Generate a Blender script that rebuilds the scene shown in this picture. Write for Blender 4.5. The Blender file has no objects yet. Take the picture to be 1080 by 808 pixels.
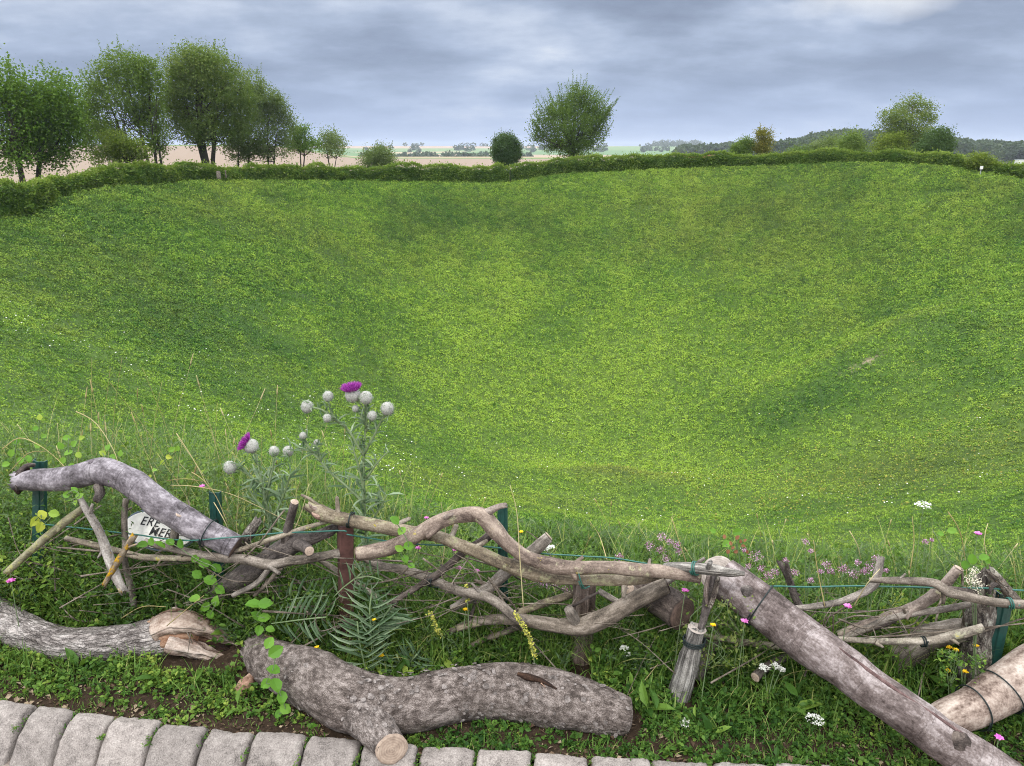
import bpy, math, zlib
import numpy as np
from math import radians, sin, cos, pi

S = bpy.context.scene
COL = S.collection
R_ = math.radians

# ------------------------------------------------------------------ camera
F = 811.0
PITCH = R_(16.87)
CAMZ = 1.6
cP, sP = cos(PITCH), sin(PITCH)
cam_d = bpy.data.cameras.new('camera')
cam = bpy.data.objects.new('camera', cam_d)
COL.objects.link(cam)
cam.location = (0, 0, CAMZ)
cam.rotation_euler = (pi/2 - PITCH, 0, 0)
cam_d.sensor_width = 36
cam_d.lens = 36*F/1080
cam_d.clip_start = 0.05
cam_d.clip_end = 20000
S.camera = cam


def ray(px, py):
    dx, dy = (px-540)/F, (py-404)/F
    return np.array([dx, cP - sP*dy, -(sP + cP*dy)])


def P(px, py, y):
    """the point seen at (px,py) standing at the horizontal distance y"""
    d = ray(px, py)
    return np.array([0, 0, CAMZ]) + d*(y/d[1])


def mpp(px, py, y):
    """metres per photo pixel there"""
    return (y/ray(px, py)[1])/F


def yf(px):
    """distance of the fence line"""
    return 2.12/(1+0.12*(px-540)/F/0.9)


# ------------------------------------------------------------------ noise
_T = np.random.RandomState(7).rand(65536)


def vn(p, seed=0):
    p = np.asarray(p, float)
    i = np.floor(p).astype(np.int64)
    f = p-i
    f = f*f*(3-2*f)
    out = 0
    for a in (0, 1):
        for b in (0, 1):
            for c in (0, 1):
                h = ((i[:, 0]+a)*73856093) ^ ((i[:, 1]+b)*19349663) ^ ((i[:, 2]+c)*83492791) ^ (seed*2654435)
                w = (f[:, 0] if a else 1-f[:, 0])*(f[:, 1] if b else 1-f[:, 1])*(f[:, 2] if c else 1-f[:, 2])
                out = out + w*_T[(h ^ (h >> 15)) & 65535]
    return out


def fbm(p, oc=4, seed=0):
    s, a, t = 0, 0.5, 0
    p = np.asarray(p, float)
    for o in range(oc):
        s = s + a*vn(p*2**o + 17.3*o, seed+o)
        t += a
        a *= .5
    return s/t


def fbm2(x, y, sc, oc=4, seed=0):
    return fbm(np.stack([x*sc, y*sc, np.full_like(x, seed*3.7)], -1), oc, seed)


def ss(a, b, x):
    t = np.clip((x-a)/(b-a), 0, 1)
    return t*t*(3-2*t)


def rng(s):
    return np.random.RandomState(zlib.crc32(str(s).encode()) & 0x7fffffff)


# ------------------------------------------------------------------ mesh helpers
def mk(name, V, faces, mat, parent=None, attrs=None, smooth=True, origin=None, tag=None, kind=None):
    """one mesh object from arrays; faces = list of (m,3)/(m,4) arrays or ragged lists"""
    V = np.asarray(V, float)
    if origin is None:
        origin = np.array([V[:, 0].mean(), V[:, 1].mean(), V[:, 2].min()])
    origin = np.asarray(origin, float)
    me = bpy.data.meshes.new(name)
    me.vertices.add(len(V))
    me.vertices.foreach_set('co', (V-origin).astype(np.float32).ravel())
    loops, tot = [], []
    for f in faces:
        f = np.asarray(f, dtype=np.int32)
        if len(f) == 0:
            continue
        loops.append(f.ravel())
        tot.append(np.full(len(f), f.shape[1], dtype=np.int32))
    loops = np.concatenate(loops)
    tot = np.concatenate(tot)
    me.loops.add(len(loops))
    me.loops.foreach_set('vertex_index', loops)
    me.polygons.add(len(tot))
    st = np.concatenate([[0], np.cumsum(tot)[:-1]]).astype(np.int32)
    me.polygons.foreach_set('loop_start', st)
    me.polygons.foreach_set('loop_total', tot)
    me.polygons.foreach_set('use_smooth', np.full(len(tot), smooth))
    for k, a in (attrs or {}).items():
        a = np.asarray(a, np.float32)
        if a.ndim == 1:
            at = me.attributes.new(k, 'FLOAT', 'POINT')
            at.data.foreach_set('value', a)
        else:
            at = me.attributes.new(k, 'FLOAT_VECTOR', 'POINT')
            at.data.foreach_set('vector', a.ravel())
    me.update(calc_edges=True)
    me.materials.append(mat)
    o = bpy.data.objects.new(name, me)
    COL.objects.link(o)
    if parent is not None:
        o.parent = parent
        o.location = origin - world_loc(parent)
    else:
        o.location = origin
    if tag:
        settag(o, *tag)
    if kind:
        o['kind'] = kind
    return o


def world_loc(o):
    v = np.array(o.location)
    while o.parent:
        o = o.parent
        v = v + np.array(o.location)
    return v


def settag(o, label, cat, group=None):
    o['label'] = label
    o['category'] = cat
    if group:
        o['group'] = group


def thing(name, loc, label, cat, group=None):
    o = bpy.data.objects.new(name, None)
    COL.objects.link(o)
    o.location = loc
    o.empty_display_size = .1
    settag(o, label, cat, group)
    return o


def merge(parts):
    """parts = list of (V, faces, tc or attrs array)"""
    Vs, Fs3, Fs4, A = [], [], [], []
    n = 0
    for V, fs, a in parts:
        Vs.append(V)
        A.append(a)
        for f in fs:
            f = np.asarray(f)
            if len(f) == 0:
                continue
            (Fs3 if f.shape[1] == 3 else Fs4).append(f+n)
        n += len(V)
    out = []
    if Fs3:
        out.append(np.concatenate(Fs3))
    if Fs4:
        out.append(np.concatenate(Fs4))
    return np.concatenate(Vs), out, np.concatenate(A)


def spline(pts, rad, step):
    pts = np.asarray(pts, float)
    rad = np.asarray(rad, float)
    n = len(pts)
    if n == 2:
        m = max(2, int(np.linalg.norm(pts[1]-pts[0])/step)+1)
        t = np.linspace(0, 1, m)[:, None]
        return pts[0]*(1-t)+pts[1]*t, rad[0]*(1-t[:, 0])+rad[1]*t[:, 0]
    ext = np.vstack([2*pts[0]-pts[1], pts, 2*pts[-1]-pts[-2]])
    rx = np.concatenate([[rad[0]], rad, [rad[-1]]])
    C, RR = [], []
    for i in range(n-1):
        m = max(2, int(np.linalg.norm(pts[i+1]-pts[i])/step))
        t = np.linspace(0, 1, m, endpoint=False)[:, None]
        p0, p1, p2, p3 = ext[i:i+4]
        C.append(.5*((2*p1)+(-p0+p2)*t+(2*p0-5*p1+4*p2-p3)*t**2+(-p0+3*p1-3*p2+p3)*t**3))
        u = t[:, 0]
        u = u*u*(3-2*u)
        RR.append(rx[i+1]*(1-u)+rx[i+2]*u)
    C.append(pts[-1:])
    RR.append(rad[-1:])
    return np.concatenate(C), np.concatenate(RR)


def tube(pts, rad, ns=12, step=.02, amp=0., nsc=25., seed=0, cap=(1, 1), wob=0., jag=(0, 0), ridge=0.):
    """a tapering limb with caps. returns V, faces, tc (metres round and along)"""
    C, r = spline(pts, rad, step)
    m = len(C)
    if wob:
        C = C + wob*(np.stack([fbm(C*8+s*31+seed, 2, seed+s) for s in range(3)], -1)-.5)
    T = np.gradient(C, axis=0)
    T /= np.linalg.norm(T, axis=1)[:, None]+1e-12
    u = np.cross(T[0], [0, 0, 1.])
    if np.linalg.norm(u) < 1e-3:
        u = np.array([1., 0, 0])
    u /= np.linalg.norm(u)
    U = np.zeros((m, 3))
    for i in range(m):
        u = u - T[i]*np.dot(u, T[i])
        u /= np.linalg.norm(u)
        U[i] = u
    W = np.cross(T, U)
    a = np.linspace(0, 2*pi, ns, endpoint=False)
    s = np.concatenate([[0], np.cumsum(np.linalg.norm(np.diff(C, axis=0), axis=1))])
    D = U[:, None, :]*np.cos(a)[None, :, None] + W[:, None, :]*np.sin(a)[None, :, None]
    rr = np.repeat(r[:, None], ns, 1)
    tc = np.stack([rr*np.cos(a)[None], rr*np.sin(a)[None], np.repeat(s[:, None], ns, 1)], -1)
    if amp:
        q = tc.reshape(-1, 3)*np.array([1, 1, .6])*nsc
        nz = fbm(q, 4, seed)-.5
        lo = fbm(tc.reshape(-1, 3)*np.array([1, 1, .7])*nsc*.22, 3, seed+40)-.5
        d = amp*(nz*1.0+lo*2.4)
        g_ = np.random.RandomState(seed+3)
        for _ in range(int(s[-1]/.09)):
            ks, ka, kw = g_.rand()*s[-1], g_.rand()*6.28, .7+.6*g_.rand()
            rr0 = np.interp(ks, s, r)
            da = np.abs((a-ka+pi) % (2*pi)-pi)*rr0
            d = d + (.22*rr0*g_.rand()*np.exp(-((s[:, None]-ks)/(rr0*.7*kw))**2-(da[None]/(rr0*.6*kw))**2)).ravel()*(1. if rr0 < .03 else .35)
        if ridge:
            q2 = tc.reshape(-1, 3)*np.array([1, 1, .35])*nsc*1.7
            d = d - ridge*np.abs(fbm(q2, 3, seed+77)-.5)*4
        rr = rr*(1+0) + d.reshape(m, ns)
    # irregular cross-section
    V = C[:, None, :] + D*rr[..., None]
    for e, idx in ((jag[0], 0), (jag[1], m-1)):
        if e:
            q = rng(seed+idx+5).rand(ns)*e
            V[idx] += (T[idx]*(1 if idx else -1))[None]*q[:, None]
    V = V.reshape(-1, 3)
    tc = tc.reshape(-1, 3)
    i = np.arange(m-1)[:, None]*ns
    j = np.arange(ns)[None]
    j2 = (j+1) % ns
    q = np.stack([i+j, i+j2, i+ns+j2, i+ns+j], -1).reshape(-1, 4)
    tris = []
    add, addtc = [], []
    n = len(V)
    for k, idx in ((0, 0), (1, m-1)):
        if cap[k]:
            sgn = -1 if k == 0 else 1
            add.append(C[idx]+T[idx]*sgn*(r[idx]*.15))
            addtc.append([0, 0, s[idx]])
            jj = np.arange(ns)
            b = idx*ns
            if k == 0:
                tris.append(np.stack([b+(jj+1) % ns, b+jj, np.full(ns, n)], -1))
            else:
                tris.append(np.stack([b+jj, b+(jj+1) % ns, np.full(ns, n)], -1))
            n += 1
    if add:
        V = np.vstack([V, add])
        tc = np.vstack([tc, addtc])
    fs = [q] + ([np.concatenate(tris)] if tris else [])
    return V, fs, tc


def disc(c, nrm, r, seed=0, n=28, rings=6, rough=.03, off=.002):
    """a saw cut: a slightly uneven round face"""
    nrm = np.asarray(nrm, float)
    nrm /= np.linalg.norm(nrm)
    u = np.cross(nrm, [0, 0, 1.])
    if np.linalg.norm(u) < .05:
        u = np.array([1., 0, 0])
    u /= np.linalg.norm(u)
    w = np.cross(nrm, u)
    g = rng(seed)
    a = np.linspace(0, 2*pi, n, endpoint=False)
    edge = 1+rough*(fbm(np.stack([np.cos(a)*2, np.sin(a)*2, a*0+seed], -1), 3, seed)-.5)*4
    V = [np.asarray(c)+nrm*off]
    tc = [[0, 0, 0]]
    for k in range(1, rings+1):
        f = k/rings
        for t in range(n):
            rr = r*f*edge[t]
            V.append(np.asarray(c)+u*cos(a[t])*rr+w*sin(a[t])*rr+nrm*(off+g.randn()*r*.012-(r*.08 if k == rings else 0)))
            tc.append([rr*cos(a[t]), rr*sin(a[t]), 0])
    tri = np.array([[0, 1+t, 1+(t+1) % n] for t in range(n)])
    q = np.array([[1+k*n+t, 1+(k+1)*n+t, 1+(k+1)*n+(t+1) % n, 1+k*n+(t+1) % n] for k in range(rings-1) for t in range(n)])
    return np.array(V), [tri, q], np.array(tc)


def box(c, sx, sy, sz, rz=0., bev=0.):
    """bevelled box, base at c"""
    x, y = sx/2, sy/2
    b = bev or min(sx, sy, sz)*.08
    prof = [(0, b), (b, 0), (sz-b, 0), (sz, b)]
    V = []
    for z, ins in prof:
        for (qx, qy) in ((-1, -1), (1, -1), (1, 1), (-1, 1)):
            for e in (0, 1):
                ox = (x-ins) - (b if ((e == 0) == (qx*qy > 0)) else 0)
                oy = (y-ins) - (b if ((e == 1) == (qx*qy > 0)) else 0)
                V.append((qx*ox, qy*oy, z))
    V = np.array(V, float)
    n = 8
    ordr = []
    for k in range(4):
        ring = np.arange(k*n, k*n+n)
        ang = np.arctan2(V[ring, 1], V[ring, 0])
        ordr.append(ring[np.argsort(ang)])
    q = []
    for k in range(3):
        for t in range(n):
            q.append([ordr[k][t], ordr[k][(t+1) % n], ordr[k+1][(t+1) % n], ordr[k+1][t]])
    oct_ = [list(ordr[0][::-1]), list(ordr[3])]
    cr, sr = cos(rz), sin(rz)
    V = V @ np.array([[cr, sr, 0], [-sr, cr, 0], [0, 0, 1]]) + np.asarray(c, float)
    tc = V - np.asarray(c, float)
    return V, [np.array(q), np.array(oct_)], tc


# ------------------------------------------------------------------ leaf scattering
def rotm(yaw, pitch, roll):
    """leaf frame: Y = along the leaf, Z = leaf normal"""
    cy, sy, cp, sp, cr, sr = np.cos(yaw), np.sin(yaw), np.cos(pitch), np.sin(pitch), np.cos(roll), np.sin(roll)
    Y = np.stack([-sy*cp, cy*cp, sp], -1)
    X0 = np.stack([cy, sy, 0*cy], -1)
    Z0 = np.cross(X0, Y)
    X = X0*cr[:, None]+Z0*sr[:, None]
    Z = -X0*sr[:, None]+Z0*cr[:, None]
    return np.stack([X, Y, Z], 1)          # rows are axes


LEAF2 = (np.array([[0, 0, 0], [-.32, .45, .1], [0, 1, -.06], [.32, .45, .1]]), [np.array([[0, 2, 1], [0, 3, 2]])])
LEAF6 = (np.array([[0, 0, 0], [0, .33, .03], [0, .68, .02], [0, 1, -.08],
                   [-.3, .3, .12], [-.26, .64, .10], [.3, .3, .12], [.26, .64, .10]]),
         [np.array([[0, 1, 4], [2, 3, 5], [0, 6, 1], [2, 7, 3]]), np.array([[1, 2, 5, 4], [1, 6, 7, 2]])])
ROUND = (np.array([[0, 0, 0], [0, .4, .02], [0, .8, .02], [0, 1, -.06],
                   [-.36, .18, .08], [-.5, .5, .12], [-.28, .82, .07], [.36, .18, .08], [.5, .5, .12], [.28, .82, .07]]),
         [np.array([[0, 1, 4], [2, 3, 6], [0, 7, 1], [2, 9, 3], [1, 5, 4], [1, 7, 8]]),
          np.array([[1, 2, 6, 5], [1, 8, 9, 2]])])
CARD = (np.array([[-.5, 0, 0], [.5, 0, 0], [.38, 1, .12], [-.38, 1, -.1]]), [np.array([[0, 1, 2, 3]])])


def scatter(tm, pos, R, sc, tint):
    tv, tf = tm
    n, k = len(pos), len(tv)
    sc = np.asarray(sc, float)
    if sc.ndim == 1:
        sc = np.repeat(sc[:, None], 3, 1)
    L = tv[None]*sc[:, None, :]
    V = np.einsum('nki,nij->nkj', L, R)+pos[:, None, :]
    off = (np.arange(n)*k)[:, None, None]
    fs = [(f[None]+off).reshape(-1, f.shape[1]) for f in tf]
    return V.reshape(-1, 3), fs, np.repeat(tint, k)


def blades(pos, h, w, yaw, lean, curl, tint, seg=4):
    """curved grass blades"""
    n = len(pos)
    t = np.linspace(0, 1, seg+1)
    ang = lean[:, None]+curl[:, None]*t[None]
    st = h[:, None]/seg
    dxy = np.concatenate([np.zeros((n, 1)), np.cumsum(np.sin(ang[:, :-1])*st, 1)], 1)
    dz = np.concatenate([np.zeros((n, 1)), np.cumsum(np.cos(ang[:, :-1])*st, 1)], 1)
    ww = w[:, None]*(1-t[None]**2*.95)*.5
    cx, sx = np.cos(yaw)[:, None], np.sin(yaw)[:, None]
    cen = np.stack([pos[:, None, 0]+cx*dxy, pos[:, None, 1]+sx*dxy, pos[:, None, 2]+dz], -1)
    side = np.stack([-sx+0*dxy, cx+0*dxy, 0*dxy], -1)*ww[..., None]
    fold = np.stack([0*dxy, 0*dxy, ww*.5], -1)
    V = np.stack([cen-side+fold, cen+side+fold], 2).reshape(n, -1, 3)
    k = 2*(seg+1)
    i = np.arange(seg)*2
    f = np.stack([i, i+1, i+3, i+2], -1)
    fs = [(f[None]+(np.arange(n)*k)[:, None, None]).reshape(-1, 4)]
    return V.reshape(-1, 3), fs, np.repeat(tint, k)


# ------------------------------------------------------------------ materials
def mat_new(name):
    m = bpy.data.materials.new(name)
    m.use_nodes = True
    nt = m.node_tree
    nt.nodes.clear()
    out = nt.nodes.new('ShaderNodeOutputMaterial')
    return m, nt, out


def nd(nt, t, **kw):
    n = nt.nodes.new(t)
    for k, v in kw.items():
        if k.startswith('i_'):
            key = k[2:].replace('_', ' ')
            n.inputs[key].default_value = v
        else:
            setattr(n, k, v)
    return n


def ramp(nt, stops, interp='LINEAR'):
    n = nt.nodes.new('ShaderNodeValToRGB')
    n.color_ramp.interpolation = interp
    el = n.color_ramp.elements
    el[0].position, el[0].color = stops[0][0], (*stops[0][1], 1)
    el[1].position, el[1].color = stops[1][0], (*stops[1][1], 1)
    for p, c in stops[2:]:
        e = el.new(p)
        e.color = (*c, 1)
    return n


def mixc(nt, a, b, fac):
    n = nt.nodes.new('ShaderNodeMix')
    n.data_type = 'RGBA'
    for sock, v in ((n.inputs[0], fac), (n.inputs[6], a), (n.inputs[7], b)):
        if isinstance(v, (int, float)):
            sock.default_value = v
        elif isinstance(v, tuple):
            sock.default_value = (*v, 1)
        else:
            nt.links.new(v, sock)
    return n.outputs[2]


def mth(nt, op, a, b=0.5, c=None):
    n = nt.nodes.new('ShaderNodeMath')
    n.operation = op
    for s, v in zip(n.inputs, (a, b, c)):
        if v is None:
            continue
        if isinstance(v, (int, float)):
            s.default_value = v
        else:
            nt.links.new(v, s)
    return n.outputs[0]


def attr(nt, name):
    n = nt.nodes.new('ShaderNodeAttribute')
    n.attribute_name = name
    return n


def scaled(nt, vec, s):
    n = nt.nodes.new('ShaderNodeVectorMath')
    n.operation = 'MULTIPLY'
    nt.links.new(vec, n.inputs[0])
    n.inputs[1].default_value = s
    return n.outputs[0]


def noise(nt, vec, scale, detail=4, rough=.55):
    n = nd(nt, 'ShaderNodeTexNoise')
    n.inputs['Scale'].default_value = scale
    n.inputs['Detail'].default_value = detail
    n.inputs['Roughness'].default_value = rough
    nt.links.new(vec, n.inputs['Vector'])
    return n.outputs[0]


def leafmat(name, stops, rough=.5, trans=.3, tcol=None, spec=.12):
    m, nt, out = mat_new(name)
    a = attr(nt, 'tint')
    r = ramp(nt, stops)
    nt.links.new(a.outputs['Fac'], r.inputs[0])
    b = nd(nt, 'ShaderNodeBsdfPrincipled')
    b.inputs['Roughness'].default_value = rough
    b.inputs['Specular IOR Level'].default_value = spec
    nt.links.new(r.outputs[0], b.inputs['Base Color'])
    tr = nd(nt, 'ShaderNodeBsdfTranslucent')
    g = mixc(nt, r.outputs[0], tcol or (.25, .38, .03), .45)
    nt.links.new(g, tr.inputs[0])
    mx = nd(nt, 'ShaderNodeMixShader')
    mx.inputs[0].default_value = trans
    nt.links.new(b.outputs[0], mx.inputs[1])
    nt.links.new(tr.outputs[0], mx.inputs[2])
    nt.links.new(mx.outputs[0], out.inputs[0])
    return m


def barkmat(name, dark, mid, light, sc=30., stretch=.3, crack=0., cracksc=60., lich=None, lichamt=.0, lich2=None,
            bump=.6, rough=.85, band=0., fine=.25):
    dark, mid, light = (tuple(c*k_ for c in q_) for q_, k_ in ((dark, .66), (mid, .72), (light, .80)))
    m, nt, out = mat_new(name)
    tc = attr(nt, 'tc').outputs['Vector']
    v1 = scaled(nt, tc, (1, 1, stretch))
    n1 = noise(nt, v1, sc, 6, .62)
    n2 = noise(nt, tc, sc*.25, 5, .7)
    n3 = noise(nt, tc, sc*5, 3, .6)
    f = mth(nt, 'ADD', mth(nt, 'MULTIPLY', n1, .55), mth(nt, 'MULTIPLY', n2, .45))
    f = mth(nt, 'ADD', f, mth(nt, 'MULTIPLY', mth(nt, 'SUBTRACT', n3, .5), fine))
    r = ramp(nt, [(.38, tuple(c*.8 for c in dark)), (.5, mid), (.62, tuple(min(1, c*1.1) for c in light))])
    nt.links.new(f, r.inputs[0])
    col = r.outputs[0]
    h = mth(nt, 'ADD', n1, mth(nt, 'MULTIPLY', n3, .35))
    if crack:
        vo = nd(nt, 'ShaderNodeTexVoronoi', feature='DISTANCE_TO_EDGE')
        vo.inputs['Scale'].default_value = cracksc
        wv = nd(nt, 'ShaderNodeVectorMath', operation='ADD')
        nz = nd(nt, 'ShaderNodeTexNoise')
        nz.inputs['Scale'].default_value = cracksc*.6
        nt.links.new(v1, nz.inputs['Vector'])
        sv = scaled(nt, nz.outputs['Color'], (.045*60/cracksc,)*3)
        nt.links.new(v1, wv.inputs[0])
        nt.links.new(sv, wv.inputs[1])
        nt.links.new(wv.outputs[0], vo.inputs['Vector'])
        e = ramp(nt, [(0.0, (0, 0, 0)), (.16, (1, 1, 1))])
        nt.links.new(vo.outputs['Distance'], e.inputs[0])
        dk = tuple(c*.35 for c in dark)
        inv = mth(nt, 'MULTIPLY', mth(nt, 'SUBTRACT', 1., e.outputs[0]), crack)
        col = mixc(nt, col, dk, inv)
        h = mth(nt, 'ADD', h, mth(nt, 'MULTIPLY', e.outputs[0], crack*1.2))
    if band:      # lenticels across the limb
        vb = scaled(nt, tc, (6, 6, 190))
        nb = noise(nt, vb, 1., 2, .5)
        rb = ramp(nt, [(.60, (0, 0, 0)), (.70, (1, 1, 1))])
        nt.links.new(nb, rb.inputs[0])
        col = mixc(nt, col, tuple(c*.5 for c in dark), mth(nt, 'MULTIPLY', rb.outputs[0], band))
        h = mth(nt, 'ADD', h, mth(nt, 'MULTIPLY', rb.outputs[0], .3))
    if lich and lichamt:
        nl = noise(nt, tc, 26., 5, .7)
        rl = ramp(nt, [(.62-lichamt*.3, (0, 0, 0)), (.70-lichamt*.3, (1, 1, 1))])
        nt.links.new(nl, rl.inputs[0])
        col = mixc(nt, col, lich, mth(nt, 'MULTIPLY', rl.outputs[0], .8))
        if lich2:
            nl2 = noise(nt, scaled(nt, tc, (1.3, 1.1, .8)), 33., 5, .7)
            rl2 = ramp(nt, [(.64, (0, 0, 0)), (.69, (1, 1, 1))])
            nt.links.new(nl2, rl2.inputs[0])
            col = mixc(nt, col, lich2, mth(nt, 'MULTIPLY', rl2.outputs[0], .85))
        h = mth(nt, 'ADD', h, mth(nt, 'MULTIPLY', rl.outputs[0], .25))
    oi_ = nd(nt, 'ShaderNodeObjectInfo')
    hs_ = nd(nt, 'ShaderNodeHueSaturation')
    nt.links.new(col, hs_.inputs['Color'])
    nt.links.new(mth(nt, 'MULTIPLY_ADD', oi_.outputs['Random'], .42, .78), hs_.inputs['Value'])
    nt.links.new(mth(nt, 'MULTIPLY_ADD', oi_.outputs['Random'], -.5, 1.35), hs_.inputs['Saturation'])
    b = nd(nt, 'ShaderNodeBsdfPrincipled')
    b.inputs['Roughness'].default_value = rough
    b.inputs['Specular IOR Level'].default_value = .25
    nt.links.new(hs_.outputs[0], b.inputs['Base Color'])
    bp = nd(nt, 'ShaderNodeBump')
    bp.inputs['Strength'].default_value = bump
    bp.inputs['Distance'].default_value = .006
    nt.links.new(h, bp.inputs['Height'])
    nt.links.new(bp.outputs[0], b.inputs['Normal'])
    nt.links.new(b.outputs[0], out.inputs[0])
    return m


def plain(name, col, rough=.6, var=.15, sc=40., bump=.15, metal=0., coord='Object', spec=.3):
    m, nt, out = mat_new(name)
    t = nd(nt, 'ShaderNodeTexCoord')
    n1 = noise(nt, t.outputs[coord], sc, 5, .6)
    a = tuple(c*(1-var*1.6) for c in col)
    c2 = tuple(min(1, c*(1+var*1.6)) for c in col)
    r = ramp(nt, [(.3, a), (.7, c2)])
    nt.links.new(n1, r.inputs[0])
    b = nd(nt, 'ShaderNodeBsdfPrincipled')
    b.inputs['Roughness'].default_value = rough
    b.inputs['Metallic'].default_value = metal
    b.inputs['Specular IOR Level'].default_value = spec
    nt.links.new(r.outputs[0], b.inputs['Base Color'])
    if bump:
        bp = nd(nt, 'ShaderNodeBump')
        bp.inputs['Strength'].default_value = bump
        bp.inputs['Distance'].default_value = .004
        nt.links.new(n1, bp.inputs['Height'])
        nt.links.new(bp.outputs[0], b.inputs['Normal'])
    nt.links.new(b.outputs[0], out.inputs[0])
    return m


def endgrain(name, c1, c2, rough=.8):
    m, nt, out = mat_new(name)
    tc = attr(nt, 'tc').outputs['Vector']
    nz = noise(nt, tc, 40., 5, .65)
    ln = nd(nt, 'ShaderNodeVectorMath', operation='LENGTH')
    nt.links.new(tc, ln.inputs[0])
    d = mth(nt, 'ADD', mth(nt, 'MULTIPLY', ln.outputs['Value'], 900.), mth(nt, 'MULTIPLY', nz, 9.))
    w = mth(nt, 'ADD', mth(nt, 'MULTIPLY', mth(nt, 'SINE', d, 0), .06), nz)
    r = ramp(nt, [(.3, c1), (.7, c2)])
    nt.links.new(w, r.inputs[0])
    b = nd(nt, 'ShaderNodeBsdfPrincipled')
    b.inputs['Roughness'].default_value = rough
    nt.links.new(r.outputs[0], b.inputs['Base Color'])
    bp = nd(nt, 'ShaderNodeBump')
    bp.inputs['Strength'].default_value = .5
    bp.inputs['Distance'].default_value = .003
    nt.links.new(w, bp.inputs['Height'])
    nt.links.new(bp.outputs[0], b.inputs['Normal'])
    nt.links.new(b.outputs[0], out.inputs[0])
    return m


M = {}
M['bark_plum'] = barkmat('smooth_plum_bark', (.08, .068, .073), (.195, .173, .188), (.36, .33, .35), 26, .7, bump=.55, band=.55)
M['bark_big'] = barkmat('plum_brown_bark', (.085, .064, .058), (.195, .158, .148), (.37, .325, .315), 30, .5, bump=.7, band=.25)
M['bark_rough'] = barkmat('rough_grey_bark', (.085, .069, .060), (.20, .169, .152), (.38, .335, .31), 70, .7, crack=.22, cracksc=170, bump=.7, fine=.4)
M['bark_flake'] = barkmat('bark_flakes', (.09, .076, .068), (.20, .172, .157), (.32, .285, .265), 60, .7, bump=.6, fine=.3)
M['bark_pale'] = barkmat('pale_weathered_bark', (.15, .13, .12), (.36, .325, .305), (.58, .54, .51), 55, .34, crack=.4, cracksc=80, bump=1.1, fine=.4)
M['bark_beige'] = barkmat('pale_beige_bark', (.17, .12, .10), (.44, .36, .31), (.60, .53, .47), 30, .8, bump=.5)
M['bark_lichen'] = barkmat('grey_brown_lichen_bark', (.12, .10, .08), (.28, .238, .185), (.46, .41, .33), 40, .3, lich=(.36, .35, .24), lichamt=.28,
                           lich2=(.48, .40, .10), bump=.7)
M['bark_pink'] = barkmat('pinkish_lichen_bark', (.12, .09, .076), (.27, .215, .18), (.43, .36, .30), 40, .3, lich=(.40, .38, .26), lichamt=.1,
                         lich2=(.50, .42, .12), bump=.6)
M['bark_twig'] = barkmat('grey_twig_bark', (.095, .08, .066), (.21, .18, .15), (.37, .325, .28), 50, .25, bump=.6)
M['bark_dark'] = barkmat('dark_brown_bark', (.055, .045, .04), (.12, .10, .09), (.20, .17, .15), 45, .35, crack=.2, cracksc=80, bump=.8)
M['bark_grey_orange'] = barkmat('grey_bark_with_orange_lichen', (.16, .14, .12), (.34, .31, .28), (.52, .49, .45), 40, .3, lich=(.50, .32, .06), lichamt=.05, lich2=(.45, .43, .34), bump=.8)
M['bark_orange'] = barkmat('orange_lichen_bark', (.16, .12, .08), (.30, .25, .19), (.44, .38, .30), 40, .3, lich=(.50, .30, .05), lichamt=.42,
                           lich2=(.45, .42, .30), bump=.8)
M['bark_green'] = barkmat('green_lichen_bark', (.18, .16, .11), (.31, .29, .20), (.42, .40, .28), 40, .3, lich=(.34, .34, .15), lichamt=.3, bump=.8)
M['bark_moss'] = barkmat('silver_lichen_bark', (.13, .12, .10), (.28, .27, .23), (.44, .43, .37), 38, .5, lich=(.36, .40, .30), lichamt=.35, bump=.9)
M['bark_post'] = barkmat('striped_post_bark', (.10, .075, .062), (.25, .20, .175), (.40, .34, .30), 45, .08, crack=.4, cracksc=60, bump=1.)
M['bark_grey'] = barkmat('grey_weathered_wood', (.12, .11, .10), (.32, .30, .27), (.52, .49, .45), 55, .06, crack=.5, cracksc=45, bump=1.)
M['bark_stump'] = barkmat('lichened_stump_bark', (.07, .055, .05), (.20, .17, .14), (.40, .37, .32), 50, .5, crack=.4, cracksc=60, lich=(.42, .41, .33), lichamt=.15, bump=1.)
M['bark_tree'] = barkmat('tree_trunk_bark', (.04, .035, .03), (.075, .065, .052), (.12, .105, .085), 3, .3, bump=.3)
M['torn'] = barkmat('torn_pale_wood', (.20, .12, .09), (.52, .42, .36), (.70, .61, .54), 34, .10, crack=.35, cracksc=26, bump=1.)
M['torn_red'] = barkmat('torn_reddish_wood', (.17, .09, .06), (.42, .27, .20), (.58, .42, .33), 34, .3, bump=.9)
M['lip'] = barkmat('reddish_bark_edge', (.05, .028, .026), (.11, .06, .055), (.19, .12, .11), 60, .2, bump=.6)
M['rotten'] = barkmat('rotten_dark_wood', (.015, .009, .007), (.05, .03, .022), (.11, .07, .05), 50, .3, bump=.9)
M['cut_tan'] = endgrain('tan_end_grain', (.22, .16, .12), (.46, .36, .28))
M['cut_grey'] = endgrain('grey_end_grain', (.20, .17, .145), (.40, .35, .31))
M['cut_dark'] = endgrain('dark_end_grain', (.04, .025, .02), (.13, .085, .065))
M['green_metal'] = plain('dark_green_painted_metal', (.012, .055, .045), .4, .2, 60, .1, 0., spec=.5)
M['brown_paint'] = plain('brown_painted_wood', (.085, .040, .034), .75, .3, 30, .35)
M['wire'] = plain('green_plastic_wire', (.02, .11, .085), .4, .15, 50, 0, spec=.5)
M['wire_dark'] = plain('dark_tie_wire', (.012, .02, .02), .5, .2, 50, 0)
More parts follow.
